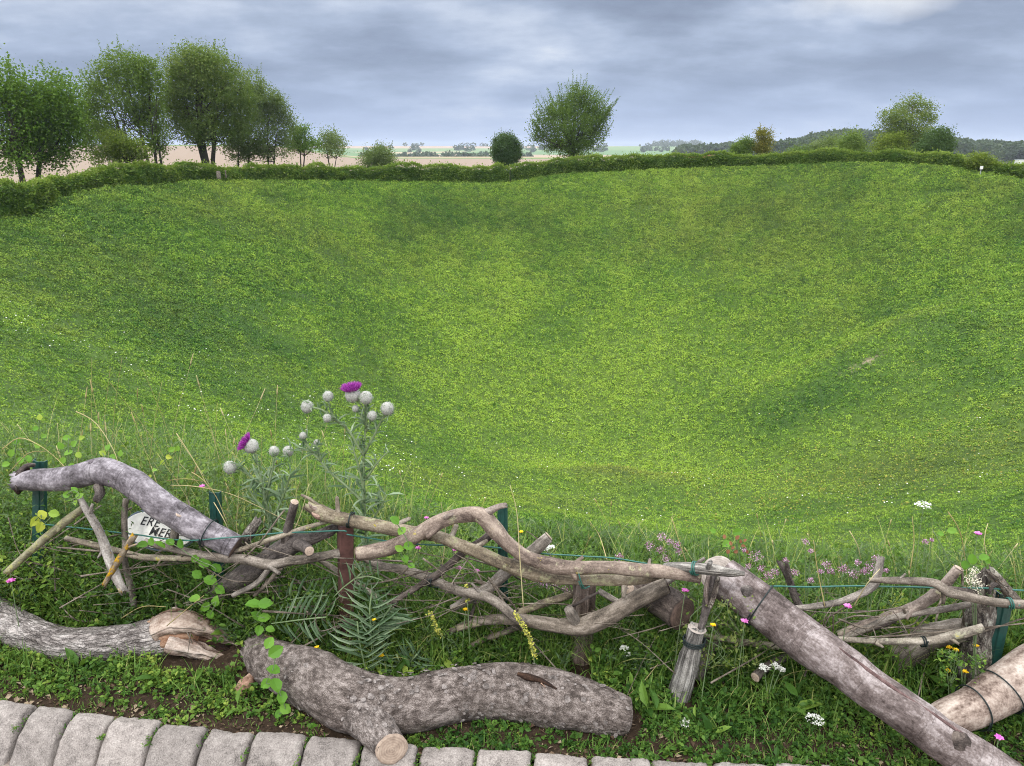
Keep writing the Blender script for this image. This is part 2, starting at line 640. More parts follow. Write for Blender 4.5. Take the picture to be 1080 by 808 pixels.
M['white_plate'] = plain('off_white_plate', (.72, .71, .66), .45, .08, 25, .05)
M['black_letter'] = plain('black_letter_paint', (.02, .02, .022), .5, .1, 20, 0)
M['slate'] = plain('grey_blue_plate_back', (.10, .13, .16), .5, .15, 20, .1)
M['galv'] = plain('pale_grey_metal', (.42, .44, .46), .5, .15, 20, .1, .3)
M['red_roof'] = plain('red_tile_roof', (.22, .06, .04), .8, .25, 1.5, .2)
M['ochre_wall'] = plain('ochre_wall', (.52, .36, .16), .85, .2, .8, .2)
M['glass_dark'] = plain('dark_window_glass', (.03, .035, .04), .15, .1, 2, 0)
M['trim_white'] = plain('off_white_wall', (.62, .60, .56), .6, .1, 2, .1)

M['leaf_tree'] = leafmat('tree_leaves', [(0, (.050, .096, .018)), (.5, (.104, .172, .032)), (1, (.180, .255, .054))], .5, .4)
M['leaf_bright'] = leafmat('fresh_tree_leaves', [(0, (.036, .090, .012)), (.5, (.084, .168, .022)), (1, (.165, .262, .042))], .5, .38)
M['leaf_olive'] = leafmat('olive_tree_leaves', [(0, (.062, .106, .026)), (.5, (.130, .188, .046)), (1, (.22, .252, .080))], .55, .4)
M['leaf_grey'] = leafmat('grey_green_leaves', [(0, (.070, .104, .036)), (.5, (.135, .185, .066)), (1, (.21, .265, .105))], .6, .4)
M['leaf_dark'] = leafmat('dark_evergreen_leaves', [(0, (.020, .048, .016)), (.5, (.046, .092, .030)), (1, (.085, .145, .045))], .5, .25)
M['leaf_yellow'] = leafmat('yellowing_leaves', [(0, (.10, .10, .015)), (.5, (.22, .20, .035)), (1, (.36, .31, .07))], .55, .3)
M['leaf_lime'] = leafmat('lime_green_leaves', [(0, (.06, .095, .012)), (.5, (.14, .195, .024)), (1, (.25, .30, .05))], .5, .32)
M['leaf_hedge'] = leafmat('hedge_leaves', [(0, (.040, .090, .014)), (.5, (.110, .195, .030)), (1, (.235, .305, .058))], .5, .36)
M['leaf_wood'] = leafmat('far_wood_leaves', [(0, (.022, .042, .018)), (.5, (.042, .07, .030)), (1, (.085, .105, .05))], .6, .15)
M['leaf_weed'] = leafmat('weed_leaves', [(0, (.018, .054, .010)), (.45, (.058, .128, .022)), (.8, (.125, .218, .036)), (1, (.24, .315, .055))], .45, .28)
M['leaf_sage'] = leafmat('sage_green_weeds', [(0, (.045, .080, .036)), (.5, (.115, .18, .085)), (1, (.22, .29, .15))], .55, .25)
M['grass'] = leafmat('grass_blades', [(0, (.026, .066, .010)), (.45, (.080, .165, .030)), (.8, (.17, .26, .058)), (1, (.38, .36, .14))], .45, .3)
M['dry'] = leafmat('dry_grass', [(0, (.22, .18, .07)), (.5, (.42, .35, .16)), (1, (.58, .52, .30))], .6, .2, (.5, .42, .2))
M['thistle_leaf'] = leafmat('thistle_leaves', [(0, (.06, .11, .055)), (.5, (.15, .225, .125)), (1, (.33, .41, .27))], .5, .2, (.2, .32, .1))
M['thistle_stem'] = leafmat('thistle_stems', [(0, (.11, .17, .07)), (1, (.27, .33, .19))], .6, .1)
M['vine'] = leafmat('bright_climber_leaves', [(0, (.06, .16, .02)), (.5, (.12, .27, .035)), (.8, (.20, .35, .06)), (1, (.38, .42, .06))], .4, .35, (.4, .6, .05))
M['bud'] = plain('woolly_thistle_bud', (.34, .34, .31), .9, .3, 500, .6, coord='Object')
M['purple'] = leafmat('purple_florets', [(0, (.16, .012, .17)), (.5, (.36, .05, .36)), (1, (.58, .18, .56))], .6, .25, (.6, .1, .55))
M['pink'] = leafmat('pink_petals', [(0, (.55, .10, .42)), (1, (.78, .34, .66))], .6, .25, (.8, .3, .6))
M['mauve'] = leafmat('mauve_flowers', [(0, (.14, .035, .06)), (.45, (.38, .18, .30)), (1, (.66, .48, .62))], .7, .2, (.5, .25, .4))
M['white_petal'] = leafmat('white_petals', [(0, (.60, .62, .55)), (1, (.86, .86, .82))], .7, .25, (.8, .82, .7))
M['cream'] = leafmat('cream_blossom', [(0, (.52, .47, .34)), (1, (.82, .78, .66))], .8, .2, (.8, .75, .6))
M['yellow'] = leafmat('yellow_petals', [(0, (.70, .42, .01)), (1, (.85, .62, .03))], .55, .2, (.9, .6, .03))
M['spike'] = leafmat('pale_yellow_flower_spike', [(0, (.30, .32, .06)), (1, (.62, .58, .13))], .6, .2, (.6, .6, .1))
M['rusty'] = leafmat('red_brown_leaves', [(0, (.13, .05, .025)), (1, (.28, .14, .07))], .6, .25, (.5, .2, .08))
M['litter'] = leafmat('dead_leaf_litter', [(0, (.035, .022, .015)), (.5, (.13, .085, .055)), (1, (.36, .29, .20))], .8, .1, (.3, .2, .1))


# ------------------------------------------------------------------ terrain
CX, CY, RIM = 8.0, 42.0, 40.0
base_px = np.array([-260, -120, 0, 30, 60, 100, 160, 190, 300, 450, 535, 590, 660, 710, 800, 900, 950, 1000, 1040, 1080, 1200, 1340])
base_py = np.array([232, 230, 225, 214, 208, 199, 197, 192, 191, 193, 193, 185, 181, 179, 176, 172, 173, 176, 183, 189, 192, 192])
top_py = np.array([200, 199, 197, 195, 189, 179, 178, 177, 178, 177, 177, 170, 166, 163, 164, 161, 163, 166, 172, 176, 180, 180])


def on_circle(px, r=RIM+.9):
    """far intersection of the sight plane through px with a circle round the crater's centre"""
    d = ray(px, 190.)[:2]
    d = d/np.linalg.norm(d)
    b = d[0]*CX+d[1]*CY
    t = b+math.sqrt(max(0., b*b-(CX*CX+CY*CY)+r*r))
    return d*t


rim_phi, rim_z = [], []
for px_, py_ in zip(base_px, base_py):
    x_, y_ = on_circle(px_)
    rim_phi.append(math.atan2(y_-CY, x_-CX) % (2*pi))
    rim_z.append(P(px_, py_, y_)[2])
rim_phi += [R_(216), R_(225), R_(295), R_(308)]
rim_z += [-.3, 0, 0, -.1]
o_ = np.argsort(rim_phi)
rim_phi, rim_z = np.array(rim_phi)[o_], np.array(rim_z)[o_]


def rimz(phi):
    return np.interp(phi % (2*pi), rim_phi, rim_z, period=2*pi)


def gbowl(u):
    a = .27
    return (np.sqrt(u*u+a*a)-a)/(math.sqrt(1+a*a)-a)


RIDGE = None


def outer_h(x, y, r):
    az = np.arctan2(x, np.maximum(y, 1e-3))
    pxz = 540+F*np.tan(np.clip(az, -1.3, 1.3))*.96
    lf = 1-ss(300, 400, pxz)
    base = -3.0 - 6*ss(500, 950, r) + 22*ss(1000, 2600, r) + 26*ss(2600, 5200, r)*.4
    left = -3.0 + 7.6*ss(60, 520, r) + 6*ss(900, 3000, r)
    rt = ss(700, 800, pxz)
    right = -3.4 - 4.5*ss(150, 600, r) + 14*ss(640, 1300, r)
    h = base*(1-lf)*(1-rt)+left*lf+right*rt
    h = h + (fbm2(x, y, 1/420., 3, 5)-.5)*5*ss(700, 1500, r)
    back = ss(5, -40, y)
    return h*(1-back)+(-.2)*back


def ground_h(x, y, verge=True):
    x = np.asarray(x, float)
    y = np.asarray(y, float)
    dx, dy = x-CX, y-CY
    r = np.hypot(dx, dy)
    phi = np.arctan2(dy, dx)
    zr = rimz(phi)
    u = np.clip(r/RIM, 0, 1)
    inn = zr*u**3 - 16.4*(1-gbowl(u))
    near = ss(25, 8, y)
    inn = inn - near*1.1*ss(1.0, .955, u)
    inn = inn + (fbm2(x, y, .11, 3, 3)-.5)*1.3*np.clip(1-u**6, 0, 1) + (fbm2(x, y, .5, 3, 9)-.5)*.30*ss(1., .97, u)
    if RIDGE is not None:
        (ax, ay), (bx, by) = RIDGE
        ex, ey = bx-ax, by-ay
        L = math.hypot(ex, ey)
        s = ((x-ax)*ex+(y-ay)*ey)/L
        t = ((x-ax)*ey-(y-ay)*ex)/L          # + to the near side
        inn = inn + 1.6*np.exp(-np.where(t > 0, (t/9.)**2, (t/2.2)**2))*ss(-4, 3, s)*ss(L+6, L-6, s)
        hx, hy = HUMP
        inn = inn + 1.15*np.exp(-((x-hx)/4.4)**2-((y-hy)/2.6)**2)
    out = outer_h(x, y, r)
    k = ss(RIM+4, RIM+75, r)
    o2 = zr*(1-k)+out*k
    h = np.where(r < RIM, inn, o2)
    return h


def hit(px, py):
    """where the sight line through a photo pixel meets the bowl"""
    d = ray(px, py)
    t = np.linspace(12, 130, 6000)
    q = np.array([0, 0, CAMZ])+d[None]*t[:, None]
    b = q[:, 2]-ground_h(q[:, 0], q[:, 1])
    i = np.argmax(b < 0) if (b < 0).any() else len(t)-1
    return q[i]


HUMP = hit(655, 515)[:2]
RIDGE = (hit(770, 440)[:2], hit(1010, 330)[:2])
BARE = hit(908, 384)[:2]
SPOTS = {k: hit(*v)[:2] for k, v in dict(lime=(640, 410), lime2=(560, 470), lime3=(900, 490), brown=(690, 235), brown2=(850, 230), brown3=(1010, 480),
                                          dark1=(585, 345), dark2=(480, 230), dark3=(850, 425), lush=(300, 300), olive=(80, 280),
                                          white=(40, 400), white2=(120, 470), brown4=(220, 220), lime4=(500, 290), lime5=(380, 480)).items()}


def sp(x, y, k, a, b=None):
    q = SPOTS[k]
    return np.exp(-((x-q[0])/a)**2-((y-q[1])/(b or a))**2)


def tintf(x, y):
    """which plants grow where in the crater: 0 dark clover .. 1 lime grass; second value: dry, brownish sward"""
    t = .46+(fbm2(x, y, .07, 4, 21)-.5)*.85+(fbm2(x, y, .30, 3, 22)-.5)*.7
    t = t+.34*sp(x, y, 'lime', 13, 9)+.26*sp(x, y, 'lime2', 9, 6)+.25*sp(x, y, 'lime3', 7, 5)+.25*sp(x, y, 'lime4', 5, 9)+.15*sp(x, y, 'lime5', 9, 5)
    t = t-.35*sp(x, y, 'dark1', 2.6, 3)-.28*sp(x, y, 'dark2', 7, 6)-.14*sp(x, y, 'dark3', 6, 2.5)
    d = .12+(fbm2(x, y, .13, 4, 31)-.5)*.8+(fbm2(x, y, .9, 2, 33)-.5)*.5
    d = d+.22*sp(x, y, 'brown', 14, 10)+.26*sp(x, y, 'brown2', 16, 9)+.4*sp(x, y, 'brown3', 6, 4)+.12*sp(x, y, 'olive', 12)+.12*sp(x, y, 'brown4', 15, 6)
    (ax, ay), (bx, by) = RIDGE
    ex, ey = bx-ax, by-ay
    L = math.hypot(ex, ey)
    s = ((x-ax)*ex+(y-ay)*ey)/L
    q = ((x-ax)*ey-(y-ay)*ex)/L
    on = ss(-3, 2, s)*ss(L+4, L-4, s)
    t = t-.13*on*ss(0, .8, q)*ss(9, 3, q)+.12*on*np.exp(-(q/.5)**2)
    d = d+.35*on*np.exp(-((q+.1)/.45)**2)
    t = t+.28*np.exp(-((x-HUMP[0])/6.)**2-((y-HUMP[1]-1.)/3.2)**2)
    d = d-.5*sp(x, y, 'lime', 11, 8)-.3*sp(x, y, 'lime2', 9, 6)
    d = d+.8*np.exp(-((x-HUMP[0])/3.6)**2-((y-HUMP[1])/1.4)**2)
    return np.clip(t, 0, 1), np.clip(d, 0, 1)


def sward_nodes(nt):
    a = attr(nt, 'tint').outputs['Fac']
    d = attr(nt, 'dry').outputs['Fac']
    r = ramp(nt, [(0, (.044, .116, .027)), (.38, (.126, .238, .039)), (.68, (.208, .338, .046)), (1, (.30, .425, .062))])
    nt.links.new(a, r.inputs[0])
    r2 = ramp(nt, [(0, (.135, .160, .040)), (1, (.245, .275, .066))])
    nt.links.new(a, r2.inputs[0])
    return mixc(nt, r.outputs[0], r2.outputs[0], mth(nt, 'MULTIPLY', d, .85))


m, nt, out = mat_new('ground_cover_soil_and_fields')
geo = nd(nt, 'ShaderNodeNewGeometry').outputs['Position']
sw = sward_nodes(nt)
nz = noise(nt, geo, 2.2, 5, .7)
dk = mixc(nt, sw, (.020, .040, .010), ramp(nt, [(.35, (.95, .95, .95)), (.62, (.72, .72, .72))]).outputs[0])  # sward colour darkened here so the gaps between tufts read as shade
for l in nt.links:
    pass
_rn = [n for n in nt.nodes if n.type == 'VALTORGB'][-1]
nt.links.new(nz, _rn.inputs[0])
# the bare trodden earth on the spur
ba = attr(nt, 'bare').outputs['Fac']
bn = ramp(nt, [(.46, (0, 0, 0)), (.56, (1, 1, 1))])
nt.links.new(noise(nt, geo, 2.6, 6, .7), bn.inputs[0])
dk = mixc(nt, dk, (.25, .20, .14), mth(nt, 'MULTIPLY', ba, bn.outputs[0]))
# fields beyond the hedge, by distance from the crater and by parcel
sub = nd(nt, 'ShaderNodeVectorMath', operation='SUBTRACT')
nt.links.new(geo, sub.inputs[0])
sub.inputs[1].default_value = (CX, CY, 0)
flat = scaled(nt, sub.outputs[0], (1, 1, 0))
ln = nd(nt, 'ShaderNodeVectorMath', operation='LENGTH')
nt.links.new(flat, ln.inputs[0])
dist = ln.outputs['Value']
fw = mth(nt, 'ADD', dist, mth(nt, 'MULTIPLY', mth(nt, 'SUBTRACT', noise(nt, flat, .004, 2), .5), 160.))
fr = ramp(nt, [(0, (.235, .182, .138)), (.395, (.10, .17, .05)), (.455, (.30, .24, .15)), (.88, (.06, .11, .04))], 'CONSTANT')
nt.links.new(mth(nt, 'DIVIDE', fw, 1000.), fr.inputs[0])
vo = nd(nt, 'ShaderNodeTexVoronoi')
vo.inputs['Scale'].default_value = 1.
vs = scaled(nt, flat, (1/620., 1/330., 1))
nt.links.new(vs, vo.inputs['Vector'])
sx = nd(nt, 'ShaderNodeSeparateColor')
nt.links.new(vo.outputs['Color'], sx.inputs[0])
pr = ramp(nt, [(0, (.30, .22, .16)), (.25, (.09, .17, .06)), (.45, (.33, .235, .18)), (.62, (.13, .20, .08)), (.78, (.34, .27, .17)), (.9, (.06, .12, .04))], 'CONSTANT')
nt.links.new(sx.outputs[0], pr.inputs[0])
farf = mth(nt, 'GREATER_THAN', fw, 1000.)
fc = mixc(nt, fr.outputs[0], pr.outputs[0], farf)
fn = noise(nt, scaled(nt, geo, (.03, .3, 1)), 1., 4)
fc = mixc(nt, fc, (.30, .243, .18), mth(nt, 'MULTIPLY', mth(nt, 'SUBTRACT', fn, .35), .35))
rough = mth(nt, 'GREATER_THAN', mth(nt, 'ADD', dist, mth(nt, 'MULTIPLY', noise(nt, geo, .3, 3), 6.)), 52.)
col = mixc(nt, dk, fc, rough)
b = nd(nt, 'ShaderNodeBsdfPrincipled')
b.inputs['Roughness'].default_value = .9
b.inputs['Specular IOR Level'].default_value = .1
nt.links.new(col, b.inputs['Base Color'])
bp = nd(nt, 'ShaderNodeBump')
bp.inputs['Strength'].default_value = .5
bp.inputs['Distance'].default_value = .12
nt.links.new(nz, bp.inputs['Height'])
nt.links.new(bp.outputs[0], b.inputs['Normal'])
nt.links.new(b.outputs[0], out.inputs[0])
M['ground'] = m

m, nt, out = mat_new('crater_sward')
b = nd(nt, 'ShaderNodeBsdfPrincipled')
b.inputs['Roughness'].default_value = .6
b.inputs['Specular IOR Level'].default_value = .03
c = sward_nodes(nt)
nt.links.new(c, b.inputs['Base Color'])
tr = nd(nt, 'ShaderNodeBsdfTranslucent')
nt.links.new(c, tr.inputs[0])
mx = nd(nt, 'ShaderNodeMixShader')
mx.inputs[0].default_value = .25
nt.links.new(b.outputs[0], mx.inputs[1])
nt.links.new(tr.outputs[0], mx.inputs[2])
nt.links.new(mx.outputs[0], out.inputs[0])
M['sward'] = m

# one sheet out to the horizon
rad = np.concatenate([np.arange(0.4, 36, .4), np.arange(36, 44, .25), np.geomspace(44, 5600, 90)])
na = 900
ang = np.linspace(0, 2*pi, na, endpoint=False)
RR, AA = np.meshgrid(rad, ang, indexing='ij')
gx, gy = (CX+RR*np.cos(AA)).ravel(), (CY+RR*np.sin(AA)).ravel()
gz = ground_h(gx, gy)
# make room for the finer verge and the path near the viewer
nearm = (np.hypot(gx, gy-2) < 9) & (RR.ravel() > 38.2)
gz = np.where(nearm & (RR.ravel() > 38.2), gz-.16, gz)
gz = np.where((gy < 6) & (RR.ravel() > 40.9) & (RR.ravel() < 60), gz-.12, gz)
gx = np.append(gx, CX)
gy = np.append(gy, CY)
gz = np.append(gz, ground_h(np.array([CX]), np.array([CY])))
i = np.arange(len(rad)-1)[:, None]*na
j = np.arange(na)[None]
j2 = (j+1) % na
q = np.stack([i+j, i+na+j, i+na+j2, i+j2], -1).reshape(-1, 4)
jj = np.arange(na)
tri = np.stack([np.full(na, len(gx)-1), jj, (jj+1) % na], -1)
tt, dd = tintf(gx, gy)
ex, ey = RIDGE[1]-RIDGE[0]
L_ = math.hypot(ex, ey)
s_ = ((gx-BARE[0])*ex+(gy-BARE[1])*ey)/L_
t_ = ((gx-BARE[0])*ey-(gy-BARE[1])*ex)/L_
bare = np.clip(np.exp(-(s_/1.1)**2-((t_-.1)/.30)**2)*1.2*(.4+fbm2(gx, gy, 1.3, 2, 8)), 0, 1)
mk('ground', np.stack([gx, gy, gz], -1), [q, tri], M['ground'], attrs=dict(tint=tt, dry=dd, bare=bare), origin=(0, 0, 0), kind='structure')


# ------------------------------------------------------------------ crater sward
def slope_frames(x, y):
    e_ = .5
    n = len(x)
    gxn = (ground_h(x+e_, y)-ground_h(x-e_, y))/(2*e_)
    gyn = (ground_h(x, y+e_)-ground_h(x, y-e_))/(2*e_)
    N_ = np.stack([-gxn, -gyn, np.ones(n)], -1)
    N_ /= np.linalg.norm(N_, axis=1)[:, None]
    t1 = np.stack([np.ones(n), np.zeros(n), gxn], -1)
    t1 /= np.linalg.norm(t1, axis=1)[:, None]
    return np.stack([t1, np.cross(N_, t1), N_], 1)


def crater_grass():
    g = rng('sward')

    def spots(n):
        rr = np.sqrt(g.rand(n))*40.4
        a = g.rand(n)*2*pi
        x, y = CX+rr*np.cos(a), CY+rr*np.sin(a)
        ok = (y > 14) & (np.abs(x) < y*.80+6)
        x, y = x[ok], y[ok]
        ex, ey = RIDGE[1]-RIDGE[0]
        L = math.hypot(ex, ey)
        s = ((x-BARE[0])*ex+(y-BARE[1])*ey)/L
        t = ((x-BARE[0])*ey-(y-BARE[1])*ex)/L
        ok = ~((np.abs(s) < .4+1.3*g.rand(len(x))) & (np.abs(t-.1) < .20) & (fbm2(x, y, 1.6, 2, 66) > .5))
        return x[ok], y[ok]
    allp = []
    # a short carpet everywhere
    x, y = spots(300000)
    n, m = len(x), 3
    T, D = tintf(x, y)
    B_ = np.repeat(slope_frames(x, y), m, 0)
    near = .55+.45*ss(18, 62, y)
    sz = np.repeat(near*(.07+.07*g.rand(n)), m)*(.7+.6*g.rand(n*m))
    off = np.stack([g.randn(n*m)*sz*.7, g.randn(n*m)*sz*.7, -.02+g.rand(n*m)*sz*.25], -1)
    pos = np.repeat(np.stack([x, y, ground_h(x, y)], -1), m, 0)+np.einsum('ni,nij->nj', off, B_)
    R3 = np.einsum('nij,njk->nik', rotm(g.rand(n*m)*6.3, R_(4)+g.rand(n*m)*R_(75), (g.rand(n*m)-.5)*1.2), B_)
    allp.append((pos, R3, sz, np.repeat(T-.10+g.randn(n)*.16, m)+g.randn(n*m)*.10, np.repeat(D, m)+g.randn(n*m)*.14))
    # leafy cushions of clover, nettle and vetch standing out of it
    x, y = spots(62000)
    rr_ = np.hypot(x-CX, y-CY)/RIM
    wall = ss(.25, .75, rr_)
    dens = fbm2(x, y, .35, 3, 58)
    keep = g.rand(len(x)) < (.45+.55*wall)*ss(.22, .5, dens)
    x, y, wall = x[keep], y[keep], wall[keep]
    n = len(x)
    m = 22
    near = .50+.50*ss(18, 60, y)
    T, D = tintf(x, y)
    rad_ = near*(.10+.17*g.rand(n)**1.5)*(.75+.65*wall)
    big = g.rand(n) < .010
    rad_ = rad_*np.where(big, 2.2, 1)
    hh = rad_*(.55+.5*g.rand(n))
    T = T+g.randn(n)*.20+.06-.35*big
    v = g.randn(n*m, 3)
    v[:, 2] = np.abs(v[:, 2])*.9+.05
    v /= np.linalg.norm(v, axis=1)[:, None]
    B_ = np.repeat(slope_frames(x, y), m, 0)
    R1 = np.repeat(rad_, m)
    H1 = np.repeat(hh, m)
    q = (.55+.5*g.rand(n*m))
    off = np.stack([v[:, 0]*R1*q, v[:, 1]*R1*q, v[:, 2]*H1*q], -1)
    pos = np.repeat(np.stack([x, y, ground_h(x, y)], -1), m, 0)+np.einsum('ni,nij->nj', off, B_)
    yaw = np.arctan2(v[:, 1], v[:, 0])-pi/2+g.randn(n*m)*.8
    pit = .55*(v[:, 2]-.4)+g.randn(n*m)*.45
    R3 = np.einsum('nij,njk->nik', rotm(yaw, pit, g.randn(n*m)*.5), B_)
    sz = np.repeat(near, m)*(.075+.075*g.rand(n*m))*np.where(np.repeat(big, m), 1.4, 1)
    allp.append((pos, R3, sz, np.repeat(T, m)+g.randn(n*m)*.10, np.repeat(D+g.randn(n)*.12, m)+g.randn(n*m)*.08))
    pos, R3, sz, tint, dry = (np.concatenate(q_) for q_ in zip(*allp))
    V, fs, tn = scatter(LEAF2, pos, R3, np.stack([sz*1.0, sz, sz], -1), np.clip(tint, 0, 1))
    mk('crater_grass', V, fs, M['sward'], attrs=dict(tint=tn, dry=np.repeat(np.clip(dry, 0, 1), 4)), smooth=False, origin=(CX, CY, -16), kind='stuff')


crater_grass()


def specks(name, spots, n, mat, sz, seed):
    g = rng(seed)
    XS, YS = [], []
    for (k, a, b, w) in spots:
        c = SPOTS[k]
        XS.append(c[0]+g.randn(int(n*w))*a)
        YS.append(c[1]+g.randn(int(n*w))*b)
    x, y = np.concatenate(XS), np.concatenate(YS)
    ok = (np.hypot(x-CX, y-CY) < 39.3) & (fbm2(x, y, .5, 2, seed) > .46) & (y > 27)
    x, y = x[ok], y[ok]
    n = len(x)
    pos = np.stack([x, y, ground_h(x, y)+.10+g.rand(n)*.08], -1)
    s = sz*(.6+.8*g.rand(n))
    V, fs, tn = scatter(ROUND, pos, rotm(g.rand(n)*6.3, (g.rand(n)-.5)*.8, (g.rand(n)-.5)*.8), s, g.rand(n))
    mk(name, V, fs, M[mat], attrs=dict(tint=tn), origin=(CX, CY, -16), kind='stuff')


specks('white_meadow_flowers', [('white', 9, 7, .6), ('white2', 8, 4, .3), ('brown3', 10, 5, .12), ('lime', 16, 9, .08)], 2600, 'white_petal', .055, 61)
specks('yellow_meadow_flowers', [('brown3', 8, 4, .55), ('lime3', 8, 4, .45), ('lime', 9, 6, .2)], 2400, 'leaf_yellow', .075, 62)


# ------------------------------------------------------------------ verge, path and kerb
KR, KX, KY = 17.672, 1.52, 19.36      # the kerb's inner edge bends on this circle


def polar(r, s):
    """s = metres along the kerb from the point before the camera, + to the right"""
    a = math.atan2(-KY, -KX)+np.asarray(s)/KR
    return KX+r*np.cos(a), KY+r*np.sin(a)


m, nt, out = mat_new('dark_soil')
tcn = nd(nt, 'ShaderNodeNewGeometry').outputs['Position']
n1 = noise(nt, tcn, 60, 6, .7)
n2 = noise(nt, tcn, 6, 3)
r = ramp(nt, [(.3, (.012, .009, .006)), (.55, (.045, .03, .02)), (.72, (.12, .085, .06))])
nt.links.new(mth(nt, 'ADD', mth(nt, 'MULTIPLY', n1, .75), mth(nt, 'MULTIPLY', n2, .25)), r.inputs[0])
b = nd(nt, 'ShaderNodeBsdfPrincipled')
b.inputs['Roughness'].default_value = .95
b.inputs['Specular IOR Level'].default_value = .1
nt.links.new(r.outputs[0], b.inputs['Base Color'])
bp = nd(nt, 'ShaderNodeBump')
bp.inputs['Distance'].default_value = .012
nt.links.new(n1, bp.inputs['Height'])
nt.links.new(bp.outputs[0], b.inputs['Normal'])
nt.links.new(b.outputs[0], out.inputs[0])
M['soil'] = m

m, nt, out = mat_new('pinkish_grey_granite')
oi = nd(nt, 'ShaderNodeObjectInfo')
tcn = nd(nt, 'ShaderNodeNewGeometry').outputs['Position']
n1 = noise(nt, tcn, 260, 3, .7)
n2 = noise(nt, tcn, 14, 5, .65)
n3 = noise(nt, tcn, 55, 4, .6)
f = mth(nt, 'ADD', mth(nt, 'ADD', mth(nt, 'MULTIPLY', n1, .45), mth(nt, 'MULTIPLY', n2, .3)), mth(nt, 'MULTIPLY', n3, .25))
r = ramp(nt, [(.37, (.065, .056, .05)), (.47, (.18, .157, .142)), (.56, (.27, .24, .218)), (.68, (.44, .395, .365))])
nt.links.new(f, r.inputs[0])
rnd = mth(nt, 'MULTIPLY_ADD', oi.outputs['Random'], .28, .86)
hv = nd(nt, 'ShaderNodeHueSaturation')
nt.links.new(r.outputs[0], hv.inputs['Color'])
nt.links.new(rnd, hv.inputs['Value'])
st = ramp(nt, [(.60, (0, 0, 0)), (.72, (1, 1, 1))])
nt.links.new(n2, st.inputs[0])
cst = mixc(nt, hv.outputs[0], (.19, .18, .16), mth(nt, 'MULTIPLY', st.outputs[0], .6))
b = nd(nt, 'ShaderNodeBsdfPrincipled')
b.inputs['Roughness'].default_value = .85
nt.links.new(cst, b.inputs['Base Color'])
bp = nd(nt, 'ShaderNodeBump')
bp.inputs['Distance'].default_value = .004
bp.inputs['Strength'].default_value = .7
nt.links.new(f, bp.inputs['Height'])
nt.links.new(bp.outputs[0], b.inputs['Normal'])
nt.links.new(b.outputs[0], out.inputs[0])
M['granite'] = m

M['path'] = plain('brown_grey_gravel_path', (.20, .165, .14), .95, .3, 90, .6)


def sheet(name, rs, s0, s1, ds, zf, mat, attrs=None):
    s = np.arange(s0, s1, ds)
    rs = np.asarray(rs)
    Rr, Ss = np.meshgrid(rs, s, indexing='ij')
    x, y = polar(Rr.ravel(), Ss.ravel())
    z = zf(x, y, Rr.ravel())
    n, k = len(rs), len(s)
    i = np.arange(n-1)[:, None]*k
    j = np.arange(k-1)[None]
    q = np.stack([i+j, i+k+j, i+k+j+1, i+j+1], -1).reshape(-1, 4)[:, ::-1]
    return mk(name, np.stack([x, y, z], -1), [q], mat, origin=(0, 0, 0), kind='structure')


def verge_z(x, y, r=None):
    x = np.asarray(x, float)
    y = np.asarray(y, float)
    base = np.where(np.hypot(x-CX, y-CY) < RIM, ground_h(x, y)*1.0, 0)
    r = np.hypot(x-KX, y-KY)
    z = base + (fbm2(x, y, 3.5, 3, 71)-.5)*.05 + (fbm2(x, y, 30, 3, 72)-.5)*.015
    z = z + .03*ss(KR-.13, KR-.43, r)
    return np.where(r > KR-.06, -.012+(z)*.2, z)


sheet('verge_soil', np.concatenate([np.arange(KR-2.75, KR-1.4, .1), np.arange(KR-1.4, KR+.03, .02)]), -4.6, 4.4, .025, verge_z, M['soil'])
sheet('path', np.concatenate([np.arange(KR, KR+.6, .05), np.arange(KR+.7, KR+5, .3)]), -5.5, 5.5, .05,
      lambda x, y, r: -.085+(fbm2(x, y, 25, 3, 75)-.5)*.012, M['path'])


